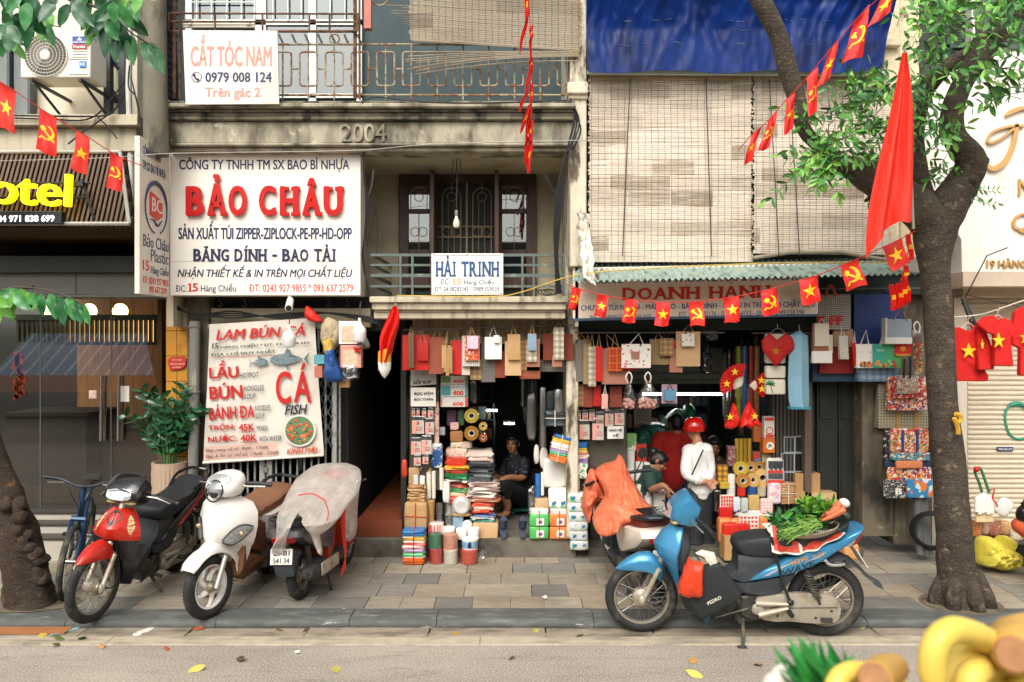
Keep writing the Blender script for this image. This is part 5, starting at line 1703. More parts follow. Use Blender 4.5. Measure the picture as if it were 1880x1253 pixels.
blue=thing('motorbike','sky blue motorbike parked in the gutter with shopping on its seat','motorbike',rb,'motorbikes parked before the shops',(radians(-4),0,radians(176.5)))
sc_=underbone(blue,bl_p,bl_p,pl_grey,seat_m,bl_p,0.,None,('29-M1','4507'))
MB_=TR(*rb)@RZ(radians(176.5))@RX(radians(-4))
# wave lettering on the side cover (reads on the near side)
Ms=Matrix(((-1,0,0,0),(0,-1,0,.152),(0,0,1,0),(0,0,0,1)))
ROT.add(sc_)
def side_T(txt,c,w_,h_,rot,m,sh=0.,bold=.01):
 x,z=L(*c)
 TP(txt,-x-w_/2,z-h_/2,-x+w_/2,z+h_/2,Ms,m,sc_,bold,sh,.002,rot=-radians(rot))
side_T('WAVE',(1300,668),.26,.05,21,mat('decal_dark','22343f',.4),.3);side_T('wave',(1300,622),.14,.035,21,mat('decal_orange','c98a4a',.4),.3);side_T('RSX',(1415,590),.1,.03,21,mat('decal_orange','c98a4a',.4),.3)
b=B()
for pts in([(1080,720),(1170,665),(1290,620),(1200,668),(1120,712)],[(1330,640),(1420,590),(1470,565),(1420,605)]):
 b.prism([V((L(*q)[0],.149,L(*q)[1]))for q in pts],[V((L(*q)[0],.1525,L(*q)[1]))for q in pts])
b.out('decal_stripe',mat('decal_silver','a8b4bb',.35,.3),sc_,local=True)
def bike_pt(cx,cy,y):x,z=L(cx,cy);return MB_@V((x,y,z))
# what hangs on the blue motorbike
b=B()
t=thing('tote_bag','black cloth tote bag with white lettering hooked on the blue motorbike','bag',bike_pt(760,930,.24))
ROT_M=MB_
def out_w(b,name,m,parent,**kw): # parts modelled in the motorbike's frame, placed in the world
 b.v=[MB_@q for q in b.v]
 return b.out(name,m,parent,**kw)
puff(b,LP([(592,812),(640,720),(690,640),(745,618),(808,608),(870,690),(940,800),(885,850),(790,900),(690,946),(640,880)]),.16,.27,p=3,mn=.75,dense=2)
out_w(b,'bag_body',mat('tote_black','212527',.7,var=.15,vs=5,bump=.3,bs=14,bd=.02),t)
b=B();puff(b,LP([(690,930),(775,895),(770,925),(742,1006)]),.17,.22,dense=1)
out_w(b,'bag_corner',mat('tote_navy','1d3a4c',.6),t)
b=B();puff(b,LP([(662,545),(700,526),(775,545),(796,605),(752,628),(700,560)]),.19,.24,dense=1,mn=.8)
out_w(b,'newspaper',mat('paper_print','d8d0c0',.8,var=.25,vs=40),t)
b=B();b.tube([MB_@V((*L(640,520)[:1],.15,L(640,520)[1])),MB_@V((*L(690,600)[:1],.2,L(690,600)[1]))],.006,5);b.tube([MB_@V((*L(640,520)[:1],.15,L(640,520)[1])),MB_@V((*L(780,640)[:1],.2,L(780,640)[1]))],.006,5)
b.out('strap',cable_m,t)
Mg=MB_@Matrix(((-1,0,0,0),(0,-1,0,.272),(0,0,1,0),(0,0,0,1)))
x,z=L(770,826)
TP('PEDRO',-x-.058,z-.013,-x+.058,z+.013,Mg,white_p,t,.012,0,.002,rot=-radians(28))
b=B();puff(b,LP([(608,578),(618,548),(630,575),(690,580),(700,600),(696,700),(694,785),(640,798),(590,795),(552,770),(560,700),(585,610)]),.22,.36,p=2.2,mn=.5,dense=2)
for i,q in enumerate(b.v):b.v[i]=q+V((.014*nz(q.x*30,q.z*18),.02*nz(q.x*25,q.z*12,3),0))
b.v=[MB_@q for q in b.v]
b.out('plastic_bag',mat('bag_orange','d8401f',.35,var=.1,vs=8,bump=.5,bs=22,bd=.02),t=('small orange plastic bag hung in front of the black tote bag','bag'))
b=B();b.tube([bike_pt(1130,470,.15),bike_pt(1150,560,.15),bike_pt(1172,640,.16),bike_pt(1205,770,.16),bike_pt(1245,870,.16)],.011,6)
b.ball(bike_pt(1248,880,.17),(.03,.02,.025),n=8,k=5)
b.out('luggage_strap',black_p,t=('black elastic strap tied down the side of the blue motorbike','strap'))
# basket of vegetables on its seat
vg=thing('vegetable_basket','flat wicker basket heaped with greens and carrots on the motorbike seat','basket',bike_pt(1385,500,0))
cA,cB=bike_pt(1215,478,.0),bike_pt(1560,425,.0)
cm,ex=(cA+cB)/2,(cB-cA)/2
ey=V((0,.24,.0))
up_=V((0,0,1))
b=B()
rings=[]
for s_,h_ in((.45,-.045),(.75,-.042),(.93,-.02),(1.0,.012),(.97,.014),(.9,-.012),(.7,-.03),(.4,-.034)):
 rings.append([cm+ex*s_*cos(a)+ey*s_*sin(a)+up_*h_ for a in[2*pi*i/40 for i in range(40)]])
b.loft(rings)
def weave():
 g=N('wicker')
 x_=g.xyz()
 return g.fin(g.mix(g.stripe(x_[0],.018,.35),lin('b3a58e'),lin('5f5545')),.8)
b.out('basket',weave(),vg)
gr1,gr2,gr3=mat('greens_dark','1f5a24',.5,var=.3,vs=18),mat('greens_mid','3f7d2c',.5,var=.3,vs=18),mat('greens_stem','86a84c',.5,var=.2,vs=20)
def leafy(b,c,l,w_,d,n_,mi,curl=.3): # a bent leaf of n_ segments
 d=d.normalized()
 s_=d.cross(V((R.uniform(-1,1),R.uniform(-1,1),R.uniform(.2,1)))).normalized()
 nn=s_.cross(d)
 v0=len(b.v)
 for i in range(n_+1):
  t=i/n_
  wd=w_*sin(pi*min(1,.08+t*.92))**.8
  p=c+d*l*t+nn*curl*l*t*t
  b.v+=[p-s_*wd,p+nn*wd*.3,p+s_*wd]
 for i in range(n_):
  a=v0+i*3
  b.f+=[(a,a+1,a+4,a+3),(a+1,a+2,a+5,a+4)]
  b.m+=[mi]*2
b=B()
for i in range(420):
 u=R.random()
 px,py=1190+300*u,418-60*u+R.uniform(-8,55)
 c_=bike_pt(px,py,R.uniform(-.18,.14))+V((0,0,.0))
 leafy(b,c_,R.uniform(.05,.09),R.uniform(.012,.026),V((R.uniform(-1,1),R.uniform(-1,.4),R.uniform(-.4,.6))),3,R.choice([0,0,1]),R.uniform(-.4,.4))
b.out('leafy_greens',[gr1,gr2],vg)
b=B()
for i in range(520):
 u=R.random();w_=R.random()
 c_=bike_pt(1215+190*u+20*w_,462-70*u+R.uniform(-45,12)*(1-.3*u),.12+R.uniform(-.1,.1))
 d=V((-1.0+R.uniform(-.5,.3),R.uniform(-.8,.1),R.uniform(-.6,.35)))
 b.tube([c_,c_+d*.03,c_+d*.06+V((0,0,-.01))],[.0035,.003,.0015],4,mi=R.choice([0,1,1]))
b.out('herb_stems',[mat('herb_green','55862f',.5,var=.3,vs=25),gr3],vg)
b=B()
for i in range(130):
 c_=bike_pt(1350+R.uniform(-10,190),318+R.uniform(-25,25),R.uniform(-.15,.1))
 leafy(b,c_,R.uniform(.05,.1),.014,V((R.uniform(-1,1),R.uniform(-1,.3),R.uniform(-.2,.6))),3,R.choice([0,1]))
b.out('herb_leaves',[gr2,mat('greens_light','7aa83a',.5,var=.2,vs=20)],vg)
for i,(p0,p1)in enumerate([((1425,370),(1560,300)),((1435,352),(1540,296)),((1420,385),(1570,330)),((1470,345),(1575,285))]):
 b=B();y=.17-i*.04
 b.tube(bez([bike_pt(*p0,y),bike_pt((p0[0]+p1[0])/2,(p0[1]+p1[1])/2+3,y),bike_pt(*p1,y)],4),[.008,.013,.017,.02,.023,.025,.027,.028,.02],8)
 b.out('carrot',mat('carrot','c4623a',.5,var=.15,vs=20,dirt='8a4a30',ds=30,dst=(3,1,1),dt=(.6,.7)),vg)
for q,r_ in(((1590,290),.035),((1560,340),.026),((1500,395),.03),((1600,370),.03)):
 b=B();b.ball(bike_pt(*q,.05),(r_*1.3,r_,r_),Matrix.Rotation(.5,3,'Y'),12,8)
 b.out('root_vegetable',mat('radish_white','d8d2c4',.5,var=.06)if q[0]!=1600 else mat('aubergine','2f3a2c',.4),vg)
b=B()
def cl_(u,v):
 x=1130+440*u
 yt=470-10*u+(-60 if u<.08 else 0)
 yb=560+30*sin(pi*min(1,u*1.1))-110*u**2.2
 p=bike_pt(x,yt+(yb-yt)*v,.10+.07*v)
 p.y-=.02*sin(u*23)*v+.02*nz(u*8,v*3)
 return p
b.grid(cl_,40,10,.004,mfn=lambda i,j:1 if j>8 or i in(0,15,16)or i>38 else 0)
b.grid(lambda u,v:bike_pt(1130+440*u,470-10*u-20*nz(u*4,v*4),.1-.26*v)+V((0,0,.01)),16,8,.004,mi=1)
b.out('folded_sack',[mat('sack_red','b5341c',.6,var=.12,vs=6),mat('sack_white','d3ccc0',.6,var=.08)],t=('red and white plastic sack folded under the vegetable basket','sack'))
# red motorbike at the left
red_p2=paint('paint_red','c02414',.15)
rr_pos=V((-3.44,7.22,0))
red=thing('motorbike','red and black motorbike with spoked wheels beside the bicycle','motorbike',rr_pos,'motorbikes parked before the shops',(radians(-9),0,radians(-93)))
blk_p=paint('paint_black','1c1d1f',.1,.25)
underbone(red,red_p2,red_p2,blk_p,seat_m,blk_p,radians(-11),[(430,560,.74,mat('sticker_yellow','cfc890',.4,var=.3,vs=40,dirt='c4602a',ds=16,dst=(1,1,4),dt=(.5,.55)),.14),(400,500,-.0,blk_p,.42)])
hc=[q for q in red.children if q.name.startswith('handlebar_cowl')][0]
hc.data.materials[0]=blk_p
b=B()
for sg in(-1,1):b.tube(bez([V((L(1420,470)[0],sg*.12,L(1420,470)[1])),V((L(1560,430)[0],sg*.15,L(1560,410)[1])),V((L(1690,400)[0],sg*.1,L(1690,380)[1])),V((L(1705,400)[0],0,L(1705,375)[1]))],5),.016,7)
b.out('tail_rail',blk_p,red,local=True)
b=B();puff(b,LP([(1150,700),(1400,590),(1600,490),(1680,455),(1600,520),(1420,620),(1240,700)]),-.156,.156,p=5,mn=.9,dense=1)
b.out('side_stripe',red_p2,red,local=True)
# ---------------------------------------------------------------- scooters
def scooter(root,col,under,seat_c,steer=0.,lamp=True,plate=None,wm='cast',front=True,frear=1):
 ROT.add(root)
 o=lambda b,n_,m,p=root,**kw:b.out(n_,m,p,local=True,**kw)
 St=tilt(.5,.78,radians(27),steer)
 wheel(root,.64,.265,.265,.09,wm,St,.06,alloy if front else None)
 wheel(root,-.64,.255,.255,.1,wm,None,.06,rim_m)
 b=B()
 for sg in(-1,1):b.tube([V((.64,sg*.08,.255)),V((.535,sg*.08,.5))],[.025,.022],10)
 b.tube([V((.535,-.08,.5)),V((.535,.08,.5))],.022,8);b.tube([V((.535,0,.5)),V((.42,0,.86))],.028,8)
 o(b,'fork',mat('fork_silver','b9b7b0',.35,.6),xf=St)
 b=B()
 rings=[]
 for a in range(36,170,11):
  a_=radians(a);w_=.085*(1 if 46<a<150 else.75)
  r_o,r_i=.335+(.05 if a>90 else 0),.285
  r_=[V((.64+(r_i+(r_o-r_i)*cos(t*pi/2))*cos(a_),w_*sin(t*pi/2),.265+(r_i+(r_o-r_i)*cos(t*pi/2))*sin(a_)))for t in[-1+i/4 for i in range(9)]]
  rings.append(r_+[V((.64+(q.x-.64)*.97,q.y*.9,.265+(q.z-.265)*.97))for q in r_[::-1]])
 b.loft(rings)
 o(b,'front_fender',col,xf=St)
 # apron (front shield): broad at the shoulders, pointed at the bottom
 b=B()
 cowl(b,[(.985,.47,.4,.1),(.95,.53,.37,.2),(.87,.6,.36,.25),(.76,.655,.36,.265),(.66,.665,.36,.26),(.6,.62,.36,.25),(.57,.5,.36,.235),(.42,.43,.33,.2),(.3,.36,.28,.16)],th=.035,n=13)
 ap=o(b,'front_apron',col)
 if lamp:
  for sg in(-1,1):
   b=B()
   g0=[]
   for t in range(9):
    u=.35+.58*t/8
    z0=.63+.06*u+.1*(u-.35)
    hh=.075*sin(pi*(t+.5)/9)
    for_=lambda z:.36+(.66-.36)*(1-u**1.7)+.014
    g0.append([V((for_(z0-hh),sg*.262*u,z0-hh)),V((for_(z0)+.006,sg*.267*u,z0)),V((for_(z0+hh),sg*.262*u,z0+hh))])
   b.loft(g0,closed=False)
   sl2=o(b,'side_lamp',lens_d,ap)
   b=B();b.tube([q[0]for q in g0]+[q[2]for q in g0[::-1]],.006,5,closed=True);o(b,'lamp_rim',black_p,sl2)
   b=B();b.ball(g0[5][1]+V((.004,0,0)),(.008,.022,.018),n=10,k=6);o(b,'bulb',lens_y,sl2)
 b=B();b.box(.22,.36,-.13,.13,.3,.92)
 puff(b,[(.36,.95),(.3,.85),(.28,.5),(.3,.32),(.4,.3),(.42,.6),(.42,.9)],-.2,.2,p=4,mn=.8,dense=1)
 o(b,'inner_shield',under)
 b=B();b.box(-.25,.34,-.17,.17,.27,.33)
 puff(b,[(.3,.34),(-.2,.34),(-.25,.2),(.2,.2)],-.15,.15,p=5,mn=.85,dense=1)
 o(b,'floor_board',under,bevel=.02)
 # handlebar cowl
 b=B();puff(b,[(.58,1.0),(.6,1.07),(.54,1.15),(.44,1.2),(.34,1.19),(.31,1.1),(.36,1.0),(.46,.97)],-.16,.16,n=9,p=2.1,mn=.25)
 hb=o(b,'handlebar_cowl',col,xf=St)
 if lamp:
  b=B();puff(b,[(.57,.985),(.612,1.04),(.59,1.11),(.55,1.12),(.5,1.05),(.51,.98)],-.088,.088,n=9,p=2,mn=.2)
  hl_=o(b,'headlight',lens_d,hb,xf=St)
  b=B();b.torus((.588,0,1.045),(1,0,.22),.088,.007,26,6);b.lathe([(0,.02),(.04,.016),(.05,0)],(.59,0,1.035),(1,0,.2),16);o(b,'lamp_rim',black_p,hl_,xf=St)
  b=B();puff(b,[(.575,1.09),(.585,1.11),(.5,1.18),(.49,1.14)],-.12,.12,n=7,mn=.1)
  o(b,'lamp_visor',lens_m,hb,xf=St)
 for sg in(-1,1):
  b=B();b.tube([V((.38,sg*.12,1.09)),V((.35,sg*.22,1.09)),V((.3,sg*.36,1.08))],[.016,.02,.02],10)
  o(b,'grip',black_p,xf=St)
  b=B();b.tube([V((.43,sg*.13,1.08)),V((.42,sg*.22,1.075)),V((.38,sg*.36,1.075))],.008,6)
  o(b,'brake_lever',alu,xf=St)
  # seat and rear body
 b=B();puff(b,[(.0,.72),(.0,.79),(-.1,.815),(-.35,.83),(-.5,.86),(-.82,.87),(-.88,.84),(-.84,.79),(-.4,.74)],-.15,.15,n=9,p=3,mn=.75,c=(-.42,.79))
 o(b,'seat',seat_c)
 b=B();puff(b,[(-.02,.74),(-.12,.5),(-.24,.42),(-.5,.5),(-.75,.58),(-.98,.70),(-1.0,.76),(-.9,.81),(-.5,.76)],-.19,.19,n=9,p=3,mn=.72,c=(-.5,.68),dense=2)
 rb_=o(b,'rear_body',col)
 b=B();puff(b,[(.0,.7),(-.08,.4),(-.26,.3),(-.3,.45),(-.2,.66)],-.155,.155,p=4,mn=.85,dense=1)
 o(b,'seat_base',under)
 b=B();puff(b,[(-.9,.68),(-.985,.66),(-1.02,.73),(-.98,.77),(-.88,.74)],-.12,.12,n=7,mn=.4,dense=1)
 o(b,'tail_light',lens_r)
 b=B()
 for sg in(-1,1):b.tube(bez([V((-.6,sg*.15,.84)),V((-.75,sg*.17,.89)),V((-.95,sg*.12,.91)),V((-1.0,0,.91))],5),.018,8)
 o(b,'grab_rail',black_p)
 b=B();puff(b,[(-.75,.55),(-.98,.62),(-1.02,.45),(-.98,.33),(-.93,.35),(-.9,.5)],-.1,.1,p=4,mn=.7,dense=1)
 o(b,'rear_fender',pl_grey)
 if plate:
  Mp=TR(-1.035,0,.55)@Matrix.Rotation(radians(12),4,'Y')
  b=B();b.box(-.006,.002,-.105,.105,-.078,.078)
  pt=o(b,'number_plate',plate_m,xf=Mp,bevel=.006)
  Mt=Mp@Matrix(((0,1,0,-.008),(-1,0,0,0),(0,0,1,0),(0,0,0,1)))
  ROT.add(pt)
  TP(plate[0],-.075,.01,.08,.062,Mt,black_p,pt,.02,depth=.001);TP(plate[1],-.075,-.064,.08,-.012,Mt,black_p,pt,.02,depth=.001)
 b=B();puff(b,[(-.15,.38),(-.5,.4),(-.72,.32),(-.72,.2),(-.4,.16),(-.15,.22)],.05,.2,p=4,mn=.75,dense=1)
 b.tube([V((-.2,-.1,.28)),V((-.3,.1,.28))],.09,12)
 o(b,'engine',engine_m)
 b=B();b.tube([V((-.25,-.14,.22)),V((-.45,-.2,.28)),V((-.95,-.22,.36)),V((-1.0,-.22,.365))],[.03,.075,.078,.05],14)
 b.tube([V((-1.0,-.22,.365)),V((-1.03,-.22,.368))],.018,8)
 o(b,'muffler',mat('muffler_dark','3a3a38',.45,.4,var=.15))
 b=B();b.box(-.85,-.4,-.31,-.295,.3,.43);o(b,'heat_shield',alloy,bevel=.01)
 b=B();b.tube([V((-.7,.12,.3)),V((-.78,.12,.6))],.028,8);b.tube([V((-.66,-.13,.3)),V((-.76,-.13,.6))],.028,8);o(b,'shock_absorber',engine_m)
 b=B()
 for sg in(-1,1):b.tube([V((-.18,sg*.09,.24)),V((-.3,sg*.17,.02)),V((-.36,sg*.2,.0))],[.015,.013,.013],6)
 o(b,'centre_stand',engine_m)
white_pt=paint('paint_pearl','e6e2da',.05,.28)
brown_v=mat('vinyl_brown','7a5136',.5,var=.08,vs=6)
w_pos=V((-2.53,7.22,0))
ws=thing('motor_scooter','pearl white motor scooter with brown seat and cast wheels','scooter',w_pos,'motorbikes parked before the shops',(radians(-8.5),0,radians(-96)))
scooter(ws,white_pt,brown_v,brown_v,radians(-19))
for q in ws.children:
 if q.name.startswith('wheel'):
  for z in q.children:
   if z.name.startswith('rim'):z.data.materials[0]=white_pt
c_pos=V((-1.80,7.60,0))
cs=thing('motor_scooter','scooter seen from behind under a milky plastic sheet','scooter',c_pos,'motorbikes parked before the shops',(radians(-3),0,radians(81)))
cs.scale=(.86,.95,.84)
scooter(cs,paint('paint_graphite','3a3a3c',.1),pl_grey,seat_m,0,True,('29-B1','541.34'),'cast',False)
for q in cs.children:
 if q.name.split('.')[0]in('front_apron','handlebar_cowl','seat_base','inner_shield'):q.data.materials[0]=paint('paint_orange_red','b0331a',.1)
o_pos=V((1.15,7.45,0))
os_=thing('motor_scooter','cream motor scooter half hidden behind the blue motorbike','scooter',o_pos,'motorbikes parked before the shops',(radians(-4),0,radians(101)))
os_.scale=(.85,1,.9)
scooter(os_,paint('paint_cream','d9cfc0',.0,.35),pl_grey,mat('seat_oxblood','6e2416',.5),radians(12),True,('29-K1','755.79'),'cast',False)
b=B();b.tube([V((-.88,-.16,.93)),V((-.5,-.16,.9))],.012,6);b.box(-.98,-.62,-.13,.13,.925,.94)
b.out('rear_rack',chrome,os_,local=True)
b=B();b.tube([V((.36,-.2,1.1)),V((.4,-.3,1.26))],.007,6);b.lathe([(0,.0),(.058,.0),(.062,.012),(.04,.03),(0,.035)],V((.4,-.3,1.3)),(.9,.3,0),18)
b.out('mirror',[black_p],os_,local=True)
# covers
milky=N('plastic_milky')
def milk():
 g=milky
 t0=g.n('BsdfTransparent');t0.inputs[0].default_value=(1,1,1,1)
 d=g.n('BsdfTranslucent');d.inputs[0].default_value=(.86,.82,.78,1)
 p_=g.b
 p_.inputs['Base Color'].default_value=(*lin('d6cec6'),1);p_.inputs['Roughness'].default_value=.32
 bp=g.n('Bump');bp.inputs['Strength'].default_value=.5;bp.inputs['Distance'].default_value=.02
 g.l(g.noise(16,5),bp.inputs['Height']);g.l(bp.outputs[0],p_.inputs['Normal'])
 m1=g.n('MixShader');m1.inputs[0].default_value=.25;g.l(p_.outputs[0],m1.inputs[1]);g.l(d.outputs[0],m1.inputs[2])
 m2=g.n('MixShader');g.l(g.ramp(g.noise(5,4),.3,.75,.45,.8),m2.inputs[0]);g.l(t0.outputs[0],m2.inputs[1]);g.l(m1.outputs[0],m2.inputs[2])
 g.l(m2.outputs[0],g.t.nodes['Material Output'].inputs[0])
 return g.m
mk=milk()
def cq(pts):return[(280+x/3.686,820+y/3.686)for x,y in pts]
cv=thing('plastic_cover','milky plastic sheet tied over the parked scooter with red string','cover',P(580,1030,7.2))
b=blob(cq([(985,205),(1100,128),(1250,113),(1335,122),(1406,170),(1395,300),(1320,400),(1250,500),(1160,580),(1090,560),(1040,440),(945,455),(930,560),(925,650),(890,730),(845,735),(820,700),(855,620),(862,470),(915,330)]),7.3,.3,.3,.075,6,40,cq([(1080,340)])[0],3,7,lambda x,y:max(-.42,.7-(y-850)/100*1.1))
b.out('sheet',mk,cv)
b=blob(cq([(1040,400),(1110,480),(1130,600),(1150,725),(1120,720),(1075,590),(1045,480)]),6.8,.05,.05,.03,8,8,None,8,4)
b.out('hanging_flap',mk,cv)
b=blob(cq([(1300,330),(1395,230),(1385,420),(1378,590),(1312,645),(1305,520)]),7.55,.08,.08,.05,8,8,None,5,4)
b.out('hanging_flap',mk,cv)
b=B()
b.tube(bez([P(*q,6.72)for q in cq([(985,330),(1080,320),(1170,365)])],5),.006,4)
for i in range(3):b.tube(bez([P(*q,7.3)for q in cq([(1285+i*9,400),(1280+i*10,560),(1300+i*4,720),(1305-i*16,840+i*20)])],5),.006,4)
b.tube(bez([P(*q,6.72)for q in cq([(1165,365),(1190,450),(1165,540),(1140,580)])],5),.005,4)
b.out('string',mat('string_red_plastic','d2402c',.5),cv)
org_m=N('plastic_orange')
def og():
 g=org_m
 p_=g.b
 g.l(g.mix(g.ramp(g.noise(6,4),.35,.7),lin('e8704a'),lin('f5966e')),p_.inputs['Base Color']);p_.inputs['Roughness'].default_value=.2
 bp=g.n('Bump');bp.inputs['Strength'].default_value=.8;bp.inputs['Distance'].default_value=.025
 g.l(g.noise(11,6),bp.inputs['Height']);g.l(bp.outputs[0],p_.inputs['Normal'])
 d=g.n('BsdfTranslucent');d.inputs[0].default_value=(*lin('f08a60'),1)
 m1=g.n('MixShader');m1.inputs[0].default_value=.3;g.l(p_.outputs[0],m1.inputs[1]);g.l(d.outputs[0],m1.inputs[2])
 g.l(m1.outputs[0],g.t.nodes['Material Output'].inputs[0])
 return g.m
og_=og()
def oq(pts):return[(1060+x/4.04,790+y/4.04)for x,y in pts]
oc=thing('plastic_cover','orange plastic sheet draped over the cream scooter','cover',P(1130,985,7.3))
b=blob(oq([(305,175),(335,200),(360,270),(400,350),(455,450),(520,540),(590,580),(596,610),(545,630),(430,675),(335,690),(290,740),(255,770),(155,770),(112,665),(140,590),(200,480),(150,360),(130,300),(190,250),(270,225)]),7.55,.26,.1,.1,7,40,oq([(300,470)])[0],1,7,lambda x,y:.4-(y-840)/120*.85)
b.out('sheet',og_,oc)
b=blob(oq([(95,285),(130,300),(200,470),(180,500),(130,560),(105,620),(80,690),(30,580),(35,500),(60,370)]),7.75,.1,.06,.06,8,26,None,7,4)
b.out('hanging_flap',og_,oc)
b=B();b.torus(P(*oq([(108,308)])[0],7.85),(.3,1,.1),.05,.008,16,6)
b.out('bungee_loop',black_p,oc)
# ---------------------------------------------------------------- bicycle
by=thing('bicycle','blue mountain bicycle leaning beside the red motorbike','bicycle',V((-4.19,7.53,0)),None,(radians(-9),0,radians(-69)))
ROT.add(by)
tyre_b=mat('tyre_knobbly','2f2f2c',.8,var=.2,dirt='6a6253',ds=10,dt=(.5,.7),bump=.8,bs=70,bd=.006)
bp_=paint('paint_bicycle','1d3f63',.3)
Sb=tilt(.42,.62,radians(19),radians(-6))
for x,M_ in((.52,Sb),(-.52,None)):
 b=B();c_=V((x,0,.33));b.torus(c_,(0,1,0),.302,.028,40,8)
 w_=b.out('wheel',tyre_b,by,local=True,xf=M_)
 b=B();b.lathe([(.285,-.014),(.265,-.012),(.265,.012),(.285,.014)],c_,(0,1,0),40);b.tube([c_-V((0,.05,0)),c_+V((0,.05,0))],.02,10);b.out('rim',alu,w_,local=True,xf=M_)
 b=B()
 for i in range(28):
  a=2*pi*i/28;b.tube([c_+V((0,.03*(-1)**i,0)),c_+V((.266*cos(a),0,.266*sin(a)))],.0014,3)
 b.out('spokes',spoke_m,w_,local=True,xf=M_)
b=B()
for sg in(-1,1):b.tube([V((.52,sg*.055,.33)),V((.45,sg*.055,.5)),V((.41,sg*.055,.68))],[.016,.024,.02],8)
b.tube([V((.41,-.06,.69)),V((.41,.06,.69))],.028,8);b.tube([V((.41,0,.69)),V((.36,0,.98))],.024,8)
b.out('fork',bp_,by,local=True,xf=Sb)
b=B()
b.tube([V((.39,0,.78)),V((-.12,0,.82))],.019,8);b.tube([V((.4,0,.72)),V((-.02,0,.3))],.022,8);b.tube([V((-.02,0,.3)),V((-.16,0,.88))],.017,8)
for sg in(-1,1):b.tube([V((-.02,sg*.04,.3)),V((-.52,sg*.06,.33))],.011,6);b.tube([V((-.13,sg*.03,.78)),V((-.52,sg*.06,.33))],.01,6)
b.out('frame',bp_,by,local=True)
b=B();b.tube(bez([V((.3,.33,1.03)),V((.36,.2,1.03)),V((.4,.06,.99)),V((.4,-.06,.99)),V((.36,-.2,1.03)),V((.3,-.33,1.03))],4),.014,8)
hbb=b.out('handlebar',dark_st,by,local=True,xf=Sb)
for sg in(-1,1):
 b=B();b.tube([V((.33,sg*.24,1.03)),V((.29,sg*.36,1.03))],.02,8);b.out('grip',black_p,hbb,local=True,xf=Sb)
 b=B();b.tube([V((.4,sg*.16,1.01)),V((.38,sg*.3,1.0))],.008,5);b.out('brake_lever',alu,hbb,local=True,xf=Sb)
b=B();b.tube([V((-.17,0,.88)),V((-.18,0,.94))],.013,6);puff(b,[(-.05,.95),(-.3,.94),(-.32,.99),(-.05,.975)],-.07,.07,dense=1);b.out('saddle',black_p,by,local=True)
b=B();b.lathe([(0,-.01),(.085,-.008),(.085,.008),(0,.01)],V((-.02,-.06,.3)),(0,1,0),20)
for s_ in(-1,1):b.tube([V((-.02,s_*.07,.3)),V((-.02+.12*s_,s_*.08,.3-.12*s_))],.01,6);b.box(-.06+.12*s_,.02+.12*s_,s_*.08,s_*.17,.29-.12*s_,.31-.12*s_)
b.out('crankset',dark_st,by,local=True)
b=B()
for i in range(3):b.tube(bez([V((.4,.1-i*.1,1.0)),V((.5,.06-i*.08,.95)),V((.44,.02-i*.02,.8)),V((.42,0,.68))],4),.004,4)
b.out('brake_cable',cable_m,by,local=True)
# ---------------------------------------------------------------- people
skin=mat('skin','b07a5a',.5,var=.05,vs=20,sub=.15)
skin_d=mat('skin_deep','96664a',.5,var=.05,vs=20,sub=.15)  # deeper skin tone of some of the people
hair_m=mat('hair_black','151211',.45,var=.2,vs=40,bump=.5,bs=90,bst=(1,1,.2),bd=.004)
dark_c=mat('eye_dark','1c1412',.3)
lip_m=mat('lip','8f4a40',.5)
def remesh(o,vox,it=0):
 m=o.modifiers.new('remesh','REMESH')
 m.mode='VOXEL';m.voxel_size=vox;m.use_smooth_shade=True
 s_=o.modifiers.new('smooth','SMOOTH');s_.factor=.5;s_.iterations=3+it
 return o
def limb(b,pts,rr):b.tube(bez(pts,5),[rr[min(int(i/5),len(rr)-2)]*(1-(i%5)/5)+rr[min(int(i/5)+1,len(rr)-1)]*((i%5)/5)for i in range((len(pts)-1)*5+1)],12);[b.ball(p,r,n=10,k=6)for p,r in zip(pts,rr)]
def hand(b,w_,d,nrm,s=1.,curl=.5):
 d=d.normalized();nrm=(nrm-d*nrm.dot(d)).normalized();sd_=d.cross(nrm)
 M3=Matrix((sd_,d,nrm)).transposed()
 b.ball(w_+d*.045*s,(.038*s,.05*s,.018*s),M3,12,8)
 for i,ln in enumerate((.062,.072,.066,.05)):
  a=w_+d*.085*s+sd_*(-.028+.019*i)*s
  p1=a+(d*cos(curl*.5)+nrm*sin(curl*.5))*ln*.45*s
  p2=p1+(d*cos(curl*1.3)+nrm*sin(curl*1.3))*ln*.35*s
  p3=p2+(d*cos(curl*2)+nrm*sin(curl*2))*ln*.3*s
  b.tube([a-d*.02*s,a,p1,p2,p3],[.0095*s,.0095*s,.0088*s,.008*s,.0065*s],7)
 t0=w_+d*.025*s-sd_*.03*s
 b.tube([t0,t0+(d*.6-sd_*.7+nrm*.25)*.035*s,t0+(d*.9-sd_*.55+nrm*.4)*.06*s],[.012*s,.0105*s,.008*s],7)
